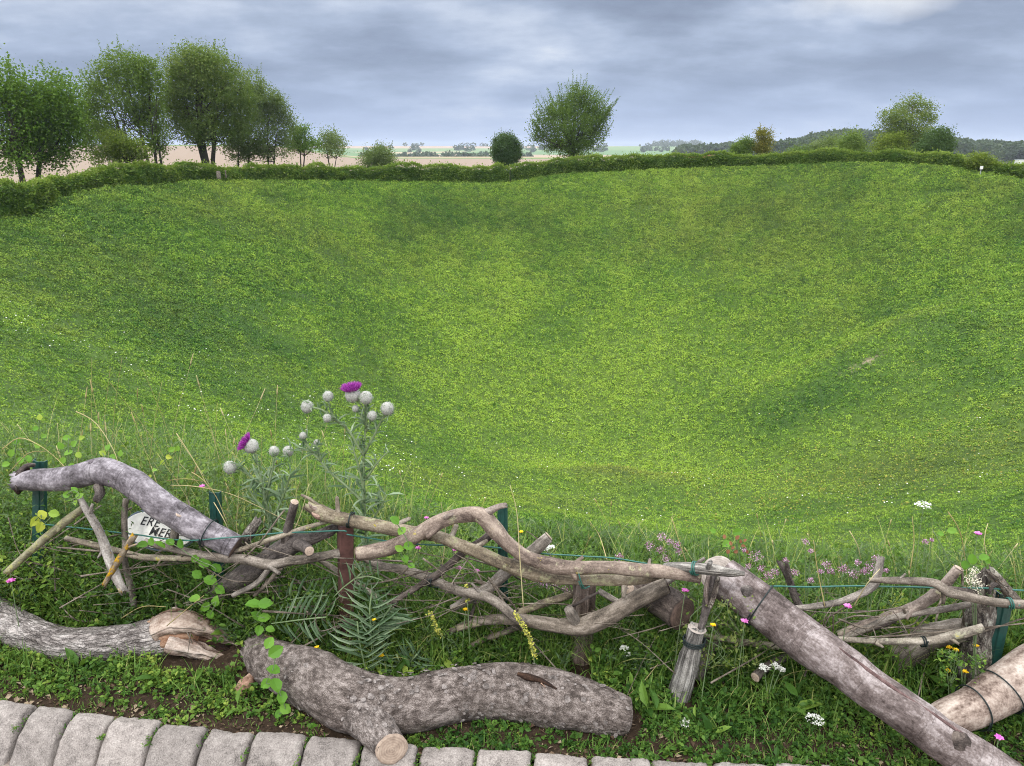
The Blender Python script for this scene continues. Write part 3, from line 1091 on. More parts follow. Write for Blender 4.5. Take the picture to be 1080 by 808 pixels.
def kerb_stone(s0, s1, seed, name='kerb_stone'):
    g = rng('kerb%d' % seed)
    gap = .0052
    s0, s1 = s0+gap*(.6+g.rand()), s1-gap*(.6+g.rand())
    dz = g.randn()*.004
    # profile from the far (verge) side over the crest and down to the path: (offset in r, z)
    prof = [(-.002, -.10), (.0, -.02), (.006, -.004), (.02, .007), (.05, .010), (.08, .007), (.10, -.005), (.135, -.022),
            (.17, -.050), (.20, -.076), (.215, -.10)]
    prof = np.array(prof)*np.array([.73, 1])
    # refine
    tt_ = np.linspace(0, len(prof)-1, 34)
    pr_ = np.interp(tt_, np.arange(len(prof)), prof[:, 0])
    pz_ = np.interp(tt_, np.arange(len(prof)), prof[:, 1])
    ns = 26
    u = np.linspace(0, 1, ns)
    U, Q = np.meshgrid(u, np.arange(34), indexing='ij')
    s = s0+(s1-s0)*U.ravel()
    edge = np.minimum(U.ravel(), 1-U.ravel())*(s1-s0)
    rnd_ = np.clip(1-edge/.011, 0, 1)**2
    rr = KR+pr_[Q.ravel()]
    z = pz_[Q.ravel()]+dz - .008*rnd_
    x, y = polar(rr, s)
    nz = fbm(np.stack([x*16, y*16, z*16+seed], -1), 4, seed)-.5
    nz2 = fbm(np.stack([x*70, y*70, z*70+seed], -1), 3, seed+3)-.5
    z = z+nz*.018+nz2*.008
    lat = (fbm(np.stack([x*20, y*20, z*20+seed], -1), 3, seed+9)-.5)*.012
    x, y = polar(rr+lat, s+(lat*.7)*(1-2*U.ravel()))
    i = np.arange(ns-1)[:, None]*34
    j = np.arange(33)[None]
    q = np.stack([i+j, i+34+j, i+35+j, i+1+j], -1).reshape(-1, 4)
    V = np.stack([x, y, z], -1)
    caps = []
    for e in (0, ns-1):
        c = np.arange(e*34, e*34+34)
        for k in range(16):
            caps.append([c[k], c[k+1], c[33-k-1], c[33-k]] if e == 0 else [c[33-k], c[33-k-1], c[k+1], c[k]])
    return V, [q, np.array(caps)]


ORD = ['first', 'second', 'third', 'fourth', 'fifth', 'sixth', 'seventh', 'eighth', 'ninth', 'tenth', 'eleventh', 'twelfth', 'thirteenth',
       'fourteenth', 'fifteenth', 'sixteenth', 'seventeenth', 'eighteenth', 'nineteenth']


def s_of_px(px, py):
    """arc position of a kerb joint seen at a pixel on the kerb's far edge"""
    best = None
    for s in np.arange(-3, 2.5, .002):
        x, y = polar(KR, s)
        p = px_of(np.array([float(x), float(y), 0]))
        e = abs(p[0]-px)
        if best is None or e < best[0]:
            best = (e, s)
    return best[1]


def px_of(q):
    v = np.asarray(q)-np.array([0, 0, CAMZ])
    f = v[1]*cP - v[2]*sP
    u = v[1]*sP + v[2]*cP
    return 540+F*v[0]/f, 404-F*u/f


jpx = [-36, 3, 42, 84, 127, 173, 223, 273, 328, 385, 445, 504, 562, 622, 686, 749, 813, 878]
js = [s_of_px(p, 0) for p in jpx]
for k in range(len(js)-1):
    V, fs = kerb_stone(js[k], js[k+1], k)
    lab = '%s pinkish grey granite kerb stone from the left end of the row' % ORD[k]
    mk('kerb_stone', V, fs, M['granite'], tag=(lab, 'kerb stone', 'kerb stones edging the path'))
for nm, a, bb in (('kerb', -4.1, js[0]), ('kerb', js[-1], 3.9)):
    k = int(round((bb-a)/.16))
    e = np.linspace(a, bb, k+1)
    parts = []
    for t in range(k):
        V, fs = kerb_stone(e[t], e[t+1], 50+t+int(a*7))
        parts.append((V, fs, np.zeros(len(V))))
    V, fs, _ = merge(parts)
    mk(nm, V, fs, M['granite'], kind='structure')

# ------------------------------------------------------------------ hedges
def hedge_dist(px):
    return on_circle(px, RIM+1.3)


def hedge(name, px0, px1, label, seed, mat='leaf_hedge', dens=1.0, wid=1.1, front=0.):
    g = rng(seed)
    n = max(8, int(abs(px1-px0)/4))
    pxs = np.linspace(px0, px1, n)
    base, top, dirs = [], [], []
    for p in pxs:
        xy = on_circle(p, RIM+1.3-front)
        zt = P(p, np.interp(p, base_px, top_py), xy[1])[2]
        zb = float(ground_h(np.array([xy[0]]), np.array([xy[1]]))[0])
        base.append([xy[0], xy[1], zb-.15])
        top.append(zt)
    base = np.array(base)
    H = np.maximum(np.array(top)-base[:, 2], .7)
    seg = np.linalg.norm(np.diff(base[:, :2], axis=0), axis=1)
    s = np.concatenate([[0], np.cumsum(seg)])
    Ltot = s[-1]
    H = H+(fbm(np.stack([s*.8, s*0, s*0+seed], -1), 3, seed)-.5)*1.0
    outw = base[:, :2]-np.array([CX, CY])
    outw = outw/np.linalg.norm(outw, axis=1)[:, None]
    # leaf clumps over the sides and top of the clipped body
    N = int(Ltot*1150*dens)
    t = g.rand(N)*Ltot
    hh = np.interp(t, s, H)
    bx = np.stack([np.interp(t, s, base[:, k]) for k in range(3)], -1)
    ox = np.stack([np.interp(t, s, outw[:, k]) for k in range(2)], -1)
    # perimeter: front up, top, back
    per = hh*1.7+wid
    q = g.rand(N)*per
    fr = q < hh
    tp = (q >= hh) & (q < hh+wid)
    off = np.where(fr, -wid/2, np.where(tp, q-hh-wid/2, wid/2))
    zz = np.where(fr, q, np.where(tp, hh, (q-hh-wid)/.7))
    bul = (fbm(np.stack([t*1.4, zz*1.6, off+seed], -1), 3, seed+1)-.5)*.85
    rnd = np.minimum(1, (hh-zz)/.35)
    off = off*(.80+.2*rnd)+np.sign(off)*bul+g.randn(N)*.06
    zz = zz+np.where(tp, bul*.5+np.abs(g.randn(N))*.07+(g.rand(N) < .05)*g.rand(N)*.35, 0)+g.randn(N)*.05
    pos = np.stack([bx[:, 0]+ox[:, 0]*off, bx[:, 1]+ox[:, 1]*off, bx[:, 2]+zz], -1)
    face = np.arctan2(ox[:, 1]*np.sign(off), ox[:, 0]*np.sign(off))-pi/2
    yaw = face+g.randn(N)*.9
    pit = np.where(tp, .9, .1)+g.randn(N)*.55
    sz = .10+.11*g.rand(N)
    tint = np.clip(.56+(fbm(np.stack([t*.7, zz*1.2, off], -1), 3, seed+5)-.5)*1.0+.28*tp+g.randn(N)*.22, 0, 1)  # lit top edge put into the tint: leaves on top are paler
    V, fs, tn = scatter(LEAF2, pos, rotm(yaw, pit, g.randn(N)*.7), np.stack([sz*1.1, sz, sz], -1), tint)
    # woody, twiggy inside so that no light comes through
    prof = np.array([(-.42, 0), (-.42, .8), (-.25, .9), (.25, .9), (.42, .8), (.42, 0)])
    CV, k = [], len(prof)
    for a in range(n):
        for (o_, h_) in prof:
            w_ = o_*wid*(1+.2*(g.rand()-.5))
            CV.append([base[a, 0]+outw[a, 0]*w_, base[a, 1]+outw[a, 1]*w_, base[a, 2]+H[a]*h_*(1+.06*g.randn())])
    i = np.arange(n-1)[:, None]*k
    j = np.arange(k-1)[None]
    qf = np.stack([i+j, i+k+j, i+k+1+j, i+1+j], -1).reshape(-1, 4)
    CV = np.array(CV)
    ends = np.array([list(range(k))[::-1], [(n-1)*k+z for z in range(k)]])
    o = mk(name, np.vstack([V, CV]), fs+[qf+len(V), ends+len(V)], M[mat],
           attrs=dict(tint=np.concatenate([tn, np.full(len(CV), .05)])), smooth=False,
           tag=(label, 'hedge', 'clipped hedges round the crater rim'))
    return o


hedge('hedge', -190, 49, 'low clipped hedge at the left edge, running towards the viewer under the dark trees', 1, dens=1.1, front=1.2)
hedge('hedge', 40, 168, 'curving hedge corner in front of the small lime green tree', 2, dens=1.1)
hedge('hedge', 168, 536, 'long straight hedge before the pink field, left of the pale gate', 3)
hedge('hedge', 538, 722, 'hedge rising to the right under the tall feathery tree', 4)
hedge('hedge', 722, 1010, 'long hedge with an uneven top before the wood and bushes', 5)
hedge('hedge', 1004, 1330, 'overgrown hedge at the right end beside the small white plate', 6, mat='leaf_hedge')


# ------------------------------------------------------------------ trees and bushes
def tree(name, label, cat, off, lobes, trunks, leaf, lsz=.17, dens=1.0, seed=0, group=None, tbias=.45, limbs=40, shoots=None,
         trad=.2, sig=.34, flat=1.0, y=None, tshift=None):
    """lobes (px,py,rx,ry) at the tree's own distance; trunks = list of px polylines with the base last"""
    g = rng(name+label)
    bx, by = trunks[0][-1]
    d0 = hedge_dist(bx)
    yy = y if y else d0[1]+off
    k = mpp(bx, by, yy)
    foot = P(bx, by, yy)
    foot[2] = float(ground_h(np.array([foot[0]]), np.array([foot[1]]))[0])
    t = thing(name, foot, label, cat, group)
    cents, cl = [], []
    for (px, py, rx, ry) in lobes:
        c = P(px, py, yy)+np.array([0, g.randn()*rx*k*.25, 0])
        n = max(8, int(rx*ry*k*k*30*dens))
        v = g.randn(n, 3)
        v /= np.linalg.norm(v, axis=1)[:, None]
        v *= (g.rand(n)**.42)[:, None]
        cents.append(c+v*np.array([rx*k, rx*k*.9, ry*k]))
    cents = np.concatenate(cents)
    # leaves round each centre
    per = max(8, int(34*(.17/lsz)**1.2))
    n = len(cents)*per
    cc = np.repeat(cents, per, 0)
    sg = sig*(.6+.8*g.rand(len(cents)))
    pos = cc+g.randn(n, 3)*np.repeat(sg, per)[:, None]*np.array([1, 1, .75])
    tin = np.clip(tbias+np.repeat(g.randn(len(cents))*.16, per)+g.randn(n)*.17, 0, 1)
    if tshift:
        zz = (pos[:, 2]-pos[:, 2].min())/(np.ptp(pos[:, 2])+1e-6)
        tin = np.clip(tin+tshift*(zz-.5)*1., 0, 1)
    yaw = g.rand(n)*2*pi
    pit = g.randn(n)*.6-.15
    rol = g.randn(n)*.7
    sz = lsz*(.6+.7*g.rand(n))
    if shoots:
        ns_, slen, spread = shoots
        for q in range(ns_):
            c = cents[g.randint(len(cents))]
            mid = cents.mean(0)
            dr = (c-mid)/(np.ptp(cents, axis=0)+.1)
            dv = np.array([dr[0]*spread*2, dr[1]*spread*2, .9+g.rand()*.4])
            dv /= np.linalg.norm(dv)
            m_ = int(26*slen)
            tt_ = np.linspace(0, slen*(.5+.6*g.rand()), m_)
            pp = c+dv*tt_[:, None]+np.array([0, 0, 1])*(.10*tt_**2)[:, None]+g.randn(m_, 3)*.045*(1.3-tt_/tt_[-1])[:, None]
            pos = np.vstack([pos, pp])
            yaw = np.append(yaw, g.rand(m_)*2*pi)
            pit = np.append(pit, .7+g.randn(m_)*.4)
            rol = np.append(rol, g.randn(m_)*.5)
            sz = np.append(sz, lsz*(.5+.5*g.rand(m_)))
            tin = np.append(tin, np.clip(tbias+.05+g.randn(m_)*.2, 0, 1))
    V, fs, tn = scatter(LEAF2, pos, rotm(yaw, pit, rol), np.stack([sz*1.15, sz, sz], -1), tin)
    # trunk(s) and limbs as one woody mesh
    parts = []
    forks = []
    for ti, tp in enumerate(trunks):
        pts = [P(px, py, yy)+np.array([0, g.randn()*.15, 0]) for (px, py) in tp][::-1]
        pts[0][1] = yy
        zf = float(ground_h(np.array([pts[0][0]]), np.array([pts[0][1]]))[0])
        pts[0][2] = zf-.1
        rr = np.linspace(trad, trad*.35, len(pts))*(1 if ti == 0 else .8)
        parts.append(tube(pts, rr, 8, .35, amp=trad*.15, nsc=3, seed=seed+ti))
        forks.append((np.array(pts), rr))
    idx = g.permutation(len(cents))[:limbs]
    for c in cents[idx]:
        fp, fr = forks[g.randint(len(forks))]
        below = [a for a in range(len(fp)) if fp[a][2] < c[2]-.1] or [0]
        a = below[-1] if g.rand() < .5 else below[g.randint(len(below))]
        if a == 0 and len(fp) > 1:
            st = fp[0]*(.35)+fp[1]*.65
        else:
            st = fp[a]
        L = np.linalg.norm(c-st)
        mid = st*.5+c*.5+np.array([0, 0, -.08*L])+g.randn(3)*.06*L
        r0 = min(fr[a]*.5, .035+.012*L)
        parts.append(tube([st, mid, c], [r0, r0*.6, .012], 5, .6, cap=(0, 0)))
    TV, tf, tc = merge(parts)
    mk('trunk', TV, tf, M['bark_tree'], parent=t, attrs=dict(tc=tc))
    mk('crown', V, fs, M[leaf], parent=t, attrs=dict(tint=tn), smooth=False)
    return t


GT = 'trees standing beyond the rim hedge'
tree('broadleaf_tree', 'large dense dark green tree cut off by the left edge', 'tree', 6,
     [(8, 92, 24, 26), (-18, 120, 36, 38), (22, 130, 28, 32), (12, 160, 30, 22), (-30, 90, 25, 25), (-45, 150, 30, 25), (30, 105, 18, 20)], [[(8, 110), (16, 150), (24, 190)]],
     'leaf_bright', .20, .9, 1, GT, .48, shoots=(30, 1.0, .9), sig=.45)
tree('broadleaf_tree', 'dense round green tree next to the one cut off at the left edge', 'tree', 7,
     [(56, 95, 22, 20), (44, 118, 26, 28), (66, 138, 20, 30), (74, 118, 12, 28), (52, 160, 24, 18), (60, 120, 26, 30), (34, 150, 20, 24)], [[(50, 110), (44, 150), (38, 190)]],
     'leaf_bright', .20, .85, 2, GT, .46, shoots=(30, 1.0, .9), sig=.45)
tree('field_tree', 'airy multi-stemmed tree leaning left behind the small lime green tree', 'tree', 6,
     [(96, 100, 16, 22), (112, 84, 18, 18), (136, 74, 24, 20), (132, 106, 26, 24), (160, 92, 18, 24), (102, 132, 18, 24), (104, 158, 14, 16), (163, 138, 14, 22), (150, 70, 18, 14), (168, 155, 8, 10), (118, 142, 20, 16), (150, 122, 20, 20), (88, 124, 12, 26)],
     [[(132, 80), (146, 130), (160, 180)], [(158, 90), (160, 130), (166, 180)], [(108, 90), (128, 140), (150, 180)], [(166, 100), (166, 140), (172, 180)]],
     'leaf_tree', .175, .98, 3, GT, .50, trad=.14, tshift=.1, shoots=(60, 1.3, .9))
tree('field_tree', 'tallest broad tree with a brownish top and a forked trunk', 'tree', 6,
     [(200, 66, 24, 18), (224, 74, 26, 24), (206, 98, 34, 28), (240, 96, 26, 26), (186, 128, 18, 20), (226, 134, 32, 22), (248, 120, 20, 30), (196, 84, 24, 24), (212, 56, 16, 10), (180, 108, 16, 20), (210, 140, 20, 14)],
     [[(208, 75), (211, 125), (220, 180)], [(236, 80), (228, 125), (222, 180)], [(190, 95), (204, 130), (219, 180)]],
     'leaf_olive', .175, 1.1, 4, GT, .40, trad=.26, tshift=.25, shoots=(80, 1.3, .9), sig=.42)
tree('field_tree', 'sloping grey-green tree with thin stems at the right of the tall group', 'tree', 7,
     [(262, 98, 18, 24), (280, 112, 20, 22), (268, 140, 26, 24), (293, 128, 13, 20), (300, 153, 9, 14), (254, 154, 20, 16), (280, 158, 18, 13), (292, 108, 10, 12), (306, 130, 6, 12)],
     [[(266, 100), (262, 140), (262, 180)], [(284, 110), (282, 140), (283, 180)], [(252, 120), (252, 150), (250, 180)], [(294, 130), (290, 160), (288, 180)]],
     'leaf_grey', .165, 1.1, 5, GT, .45, trad=.12, shoots=(50, 1.3, .9))
tree('small_tree', 'small lime green tree in front of the leaning tree, just behind the hedge', 'tree', 2.5,
     [(130, 149, 18, 11), (142, 157, 16, 11), (118, 161, 12, 9), (133, 164, 20, 8)], [[(132, 155), (134, 182)], [(124, 160), (131, 182)]],
     'leaf_lime', .15, 1.6, 6, GT, .35, limbs=20, trad=.1)
tree('small_tree', 'small round tree with a dark stem, left of the pair beside the tall group', 'tree', 8,
     [(314, 140, 12, 11), (320, 152, 15, 10), (310, 153, 10, 9)], [[(316, 145), (317, 180)], [(322, 150), (318, 180)]],
     'leaf_bright', .16, 1.4, 7, GT, .55, limbs=18, trad=.1)
tree('small_tree', 'small grey-green tree with a V of two stems before the field', 'tree', 9,
     [(350, 144, 11, 8), (353, 154, 14, 10), (344, 154, 9, 8)], [[(344, 155), (349, 180)], [(357, 155), (350, 180)]],
     'leaf_grey', .16, 1.2, 8, GT, .6, limbs=20, trad=.09, shoots=(18, .8, .6))
tree('bush', 'grey-green rounded bush with spiky top, alone above the long hedge', 'bush', 3,
     [(397, 168, 17, 9), (402, 159, 10, 7), (388, 172, 11, 7), (408, 170, 10, 7)], [[(398, 165), (398, 178)]],
     'leaf_grey', .15, 1.7, 9, GT, .4, limbs=14, trad=.09, shoots=(26, .9, .7))
tree('bush', 'dense dark egg-shaped evergreen bush beside the pale gate', 'bush', 4,
     [(533, 153, 12, 13), (534, 165, 14, 13), (530, 160, 12, 15), (538, 160, 11, 15)], [[(533, 155), (534, 180)]],
     'leaf_dark', .13, 3.6, 10, GT, .55, limbs=8, trad=.12, sig=.22, shoots=(40, .7, .3))
tree('feathery_tree', 'tall feathery tree with upright whippy shoots, right of the egg-shaped bush', 'tree', 5,
     [(604, 135, 30, 24), (602, 154, 26, 14), (590, 120, 16, 18), (622, 115, 18, 22), (606, 106, 16, 16), (626, 140, 14, 18), (582, 150, 10, 12), (573, 128, 11, 16), (568, 145, 8, 9), (636, 126, 8, 14)],
     [[(606, 110), (605, 140), (604, 174)], [(592, 120), (600, 150), (604, 174)], [(622, 115), (612, 150), (605, 174)]],
     'leaf_tree', .16, .95, 11, GT, .36, limbs=60, trad=.2, shoots=(230, 1.8, 1.0))
tree('bush', 'dark green rounded bush left of the yellow-brown bush', 'bush', 4,
     [(784, 156, 12, 9), (790, 150, 8, 6), (778, 160, 9, 6)], [[(785, 155), (785, 168)]], 'leaf_tree', .14, 2.4, 12, GT, .5, limbs=8, trad=.08, sig=.25, shoots=(14, .6, .5))
tree('bush', 'pointed yellow-brown bush right beside a dark green one', 'bush', 4,
     [(805, 153, 10, 9), (806, 143, 8, 8), (803, 160, 7, 5)], [[(805, 150), (806, 168)]], 'leaf_yellow', .14, 2.4, 13, GT, .42, limbs=8, trad=.08, sig=.25, shoots=(22, 1.0, .5))
tree('bush', 'small dark bush alone before the far wood', 'bush', 6, [(843, 159, 9, 5), (838, 161, 6, 4)], [[(843, 158), (843, 168)]], 'leaf_tree', .14, 2.2, 14, GT, .35, limbs=8, trad=.06)
tree('bush', 'pale grey-green loose bush left of a brighter green one', 'bush', 7,
     [(868, 154, 13, 8), (876, 150, 8, 7), (860, 158, 8, 6)], [[(869, 155), (869, 167)]], 'leaf_grey', .15, 1.7, 15, GT, .6, limbs=10, trad=.08)
tree('bush', 'bright green bush with a pointed top beside a pale grey-green one', 'bush', 5,
     [(896, 153, 14, 9), (898, 146, 7, 6), (888, 157, 9, 6), (906, 156, 8, 6)], [[(896, 152), (896, 165)]], 'leaf_tree', .15, 2.2, 16, GT, .75, limbs=10, trad=.08, shoots=(14, .8, .5))
tree('field_tree', 'loose open-crowned tree standing above the yellow-green and dark bushes', 'tree', 9,
     [(966, 112, 17, 11), (946, 124, 18, 10), (958, 134, 24, 14), (976, 120, 11, 14), (938, 138, 14, 9), (968, 148, 18, 14), (938, 152, 12, 10)],
     [[(964, 112), (960, 140), (957, 168)], [(945, 122), (952, 145), (956, 168)]], 'leaf_olive', .17, 1.0, 17, GT, .55, limbs=46, trad=.16)
tree('bush', 'yellow-green bush under the loose open-crowned tree', 'bush', 3.5,
     [(940, 150, 14, 9), (948, 147, 8, 7), (930, 156, 9, 6), (944, 157, 14, 6)], [[(940, 150), (940, 166)]], 'leaf_lime', .15, 2.1, 18, GT, .5, limbs=10, trad=.08, sig=.28)
tree('bush', 'dark blue-green bush at the right of the open-crowned tree', 'bush', 3.5,
     [(988, 150, 17, 13), (994, 143, 10, 8), (980, 156, 13, 8), (998, 154, 9, 9)], [[(988, 150), (988, 170)]], 'leaf_dark', .15, 2.8, 19, GT, .75, limbs=10, trad=.09, sig=.3, shoots=(16, .6, .6))
tree('bush', 'yellow-green bush growing out of the overgrown hedge', 'bush', -.2,
     [(1034, 167, 10, 6), (1040, 171, 8, 6), (1028, 171, 8, 5)], [[(1035, 168), (1035, 180)]], 'leaf_lime', .13, 3.0, 20, GT, .55, limbs=6, trad=.06, sig=.22)


# far wood and hedgerows: one mass each
def mass(name, crowns, leaf, lsz, per, seed, tb=.45):
    g = rng(name)
    P_, T_ = [], []
    for (x, y, z, rx, rz) in crowns:
        v = g.randn(per, 3)
        v /= np.linalg.norm(v, axis=1)[:, None]
        v *= (.72+.32*g.rand(per))[:, None]
        P_.append(np.array([x, y, z])+v*np.array([rx, rx, rz]))
        T_.append(np.clip(tb+g.randn()*.16+g.randn(per)*.14, 0, 1))
    pos = np.concatenate(P_)
    n = len(pos)
    V, fs, tn = scatter(CARD, pos, rotm(g.rand(n)*6.28, g.randn(n)*.6+.3, g.randn(n)*.7), lsz*(.6+.8*g.rand(n)), np.concatenate(T_))
    return mk(name, V, fs, M[leaf], attrs=dict(tint=tn), smooth=False, kind='stuff')


g = rng('wood')
wpx = np.array([770, 800, 830, 860, 885, 910, 940, 980, 1010, 1040, 1080, 1120, 1200, 1340])
wtop = np.array([163, 156, 150, 143, 139, 140, 142, 146, 149, 151, 152, 151, 148, 146])
cr = []
for k in range(620):
    px = 772+g.rand()*520
    yd = 560+g.rand()*170
    top = np.interp(px, wpx, wtop)+g.randn()*1.1+(yd-560)*-.006
    rx = 4+g.rand()*3.5
    pt = P(px, top, yd)
    gz_ = float(ground_h(np.array([pt[0]]), np.array([pt[1]]))[0])
    cr.append((pt[0], pt[1], pt[2]-rx*.9, rx, rx*.95))
    if k % 2 == 0:
        cr.append((pt[0], pt[1]-6, (pt[2]-rx)*.45+gz_*.55, rx*1.1, rx*1.3))
mass('far_wood', cr, 'leaf_wood', 1.7, 130, 1, .42)
cr = []
for k in range(330):          # hedgerow trees across the valley
    px = 375+g.rand()*400
    band = g.rand() if px < 560 else .5+.5*g.rand()
    yd = (1000 if band < .5 else 1750 if band < .8 else 2350)*(1+.06*g.randn())
    if fbm(np.array([[px*.035, band > .5, 2.]]), 2, 4)[0] < .47 and band >= .5:
        continue
    pt = P(px, 160, yd)
    z = float(ground_h(np.array([pt[0]]), np.array([pt[1]]))[0])
    rx = (1.4+g.rand()**2*3.2)*(1 if band < .5 else 1.5)
    cr.append((pt[0], pt[1], z+rx*.8, rx*1.3, rx))
for k in range(60):           # the wooded ridge behind the red roof
    px = 690+g.rand()*48
    pt = P(px, 155, 2500*(1+.05*g.rand()))
    z = P(px, 152+g.randn()*.8, pt[1])[2]
    cr.append((pt[0], pt[1], z, 9, 9))
for k in range(80):
    px = 716+g.rand()*62
    pt = P(px, 160, 760*(1+.1*g.rand()))
    z = P(px, 161+g.randn()*.9-(px-716)*.06, pt[1])[2]
    cr.append((pt[0], pt[1], z, 6, 5))
mass('distant_hedgerow_trees', cr, 'leaf_wood', 2.4, 70, 2, .4)


# ------------------------------------------------------------------ small things by the hedge
def bx(name, c, sx, sy, sz, mat, parent=None, rz=0, bev=0, **kw):
    V, fs, tc = box(c, sx, sy, sz, rz, bev)
    return mk(name, V, fs, M[mat], parent=parent, attrs=dict(tc=tc), smooth=False, **kw)


yg = float(on_circle(542, RIM+2.6)[1])
a, b_ = P(534, 184, yg), P(551, 184, yg)
zt = P(542, 175.6, yg)[2]
gate = thing('gate', (a+b_)/2, 'pale metal gate filling the gap between two hedges', 'gate')
for q in (a, b_):
    bx('post', q-np.array([0, 0, .6]), .09, .09, zt-q[2]+.62, 'galv', gate)
mid = (a+b_)/2
for dz_ in (-.06, -.42, -.78):
    bx('rail', np.array([mid[0], mid[1]-.06, zt+dz_]), abs(b_[0]-a[0])-.09, .04, .06, 'galv', gate)
yw = float(on_circle(1035, RIM-.2)[1])
q = P(1035, 177, yw)
sg = thing('marker_plate', q-np.array([0, 0, .6]), 'small white plate on a stake against the overgrown hedge', 'sign')
bx('plate', q-np.array([0, .03, .12]), .26, .02, .26, 'white_plate', sg)
bx('stake', q-np.array([0, 0, 1.1]), .05, .04, 1.1, 'galv', sg)
for i_, (px, py, lb) in enumerate(((230.5, 184, 'grey marker slab in the hedge, the wider of the two'), (238, 183, 'slim grey marker post in the hedge beside a wider slab'))):
    yw = float(on_circle(px, RIM+.35)[1])
    q = P(px, py, yw)
    w = .34 if i_ == 0 else .10
    V, fs, tc = box(q-np.array([0, 0, .35]), w, .1, .62, 0, .03)
    mk('marker_post', V, fs, M['bark_twig'], attrs=dict(tc=tc), smooth=False, tag=(lb, 'marker post', 'grey marker posts in the hedge'))
# red-roofed farm building
c = P(737, 170, 300.)
hz = P(737, 163.6, 300.)[2]
fb = thing('farm_building', c, 'long low red-roofed building showing above the hedge', 'building')
Lb = mpp(737, 165, 300.)*31
zb = hz-3.6
bx('wall', (c[0], c[1], zb), Lb, 5, 2.6, 'ochre_wall', fb)
for k in range(4):
    bx('window', (c[0]-Lb*.36+k*Lb*.24, c[1]-2.54, zb+1.2), 1.0, .12, 1.0, 'glass_dark', fb)
rv = np.array([[-Lb/2-.3, -2.9, 2.45], [Lb/2+.3, -2.9, 2.45], [Lb/2+.3, 0, 3.7], [-Lb/2-.3, 0, 3.7], [-Lb/2-.3, 2.9, 2.45], [Lb/2+.3, 2.9, 2.45],
               [-Lb/2-.3, 0, 2.3], [Lb/2+.3, 0, 2.3]])+np.array([c[0], c[1], zb])
mk('roof', rv, [np.array([[0, 1, 2, 3], [3, 2, 5, 4], [1, 0, 6, 7], [6, 4, 5, 7]]), np.array([[0, 3, 6], [3, 4, 6], [1, 7, 2], [2, 7, 5]])], M['red_roof'], parent=fb, smooth=False)
c = P(1077, 170, 420.)
sh = thing('field_shed', c, 'small pale low box-like structure in the field before the far wood', 'shed')
zq = float(ground_h(np.array([c[0]]), np.array([c[1]]))[0])
bx('wall', (c[0], c[1], zq), 5.5, 2.4, max(1.6, P(1077, 168.6, 420.)[2]-zq), 'trim_white', sh)
bx('roof', (c[0], c[1], max(zq+1.6, P(1077, 168.6, 420.)[2])), 5.8, 2.7, .18, 'galv', sh)


# ------------------------------------------------------------------ the dead hedge of logs and branches
CAPS = []        # (points, radii) of everything woody, so that plants do not grow through it


def path3(pts, base=None):
    """(px, py, dy, r_px): dy = metres behind (+) or before (-) the fence line"""
    C, r = [], []
    for (px, py, dy, rp) in pts:
        y = yf(px)+dy
        C.append(P(px, py, y))
        r.append(rp*mpp(px, py, y))
    return np.array(C), np.array(r)


def lying(pts, sink=.75):
    """points of a log lying on the ground: distance from where its underside rests"""
    C, r = [], []
    for (px, py, rp) in pts:
        y = 2.2
        for _ in range(30):
            q = P(px, py, y)
            rm = rp*mpp(px, py, y)
            d = ray(px, py)
            y = d[1]*(CAMZ-sink*rm)/(-d[2])
        C.append(P(px, py, y))
        r.append(rp*mpp(px, py, y))
    return np.array(C), np.array(r)


def limb(name, label, cat, C, r, mat, group=None, parent=None, ns=14, step=.012, amp=.12, nsc=40., wob=.012, seed=None, jag=(0, 0), cuts=(None, None), ridge=0., cap=(1, 1)):
    sd = seed if seed is not None else zlib.crc32((name+label).encode()) % 997
    V, fs, tc = tube(C, r, ns, step, amp=amp*float(np.mean(r)), nsc=nsc, seed=sd, wob=wob, jag=tuple(j*float(np.mean(r)) for j in jag), ridge=ridge*float(np.mean(r)), cap=cap)
    o = mk(name, V, fs, M[mat], parent=parent, attrs=dict(tc=tc), tag=(label, cat, group) if parent is None else None)
    Cs, rs = spline(C, r, .03)
    CAPS.append((Cs, rs))
    for e, cm in enumerate(cuts):
        if cm:
            c = C[0] if e == 0 else C[-1]
            nr = (C[0]-C[1]) if e == 0 else (C[-1]-C[-2])
            nr = nr/np.linalg.norm(nr)
            rr = (r[0] if e == 0 else r[-1])
            DV, df, dtc = disc(c+nr*rr*.16, nr, rr*1.0, seed=sd+e)
            mk('cut_face', DV, df, M[cm], parent=o, attrs=dict(tc=dtc))
    return o


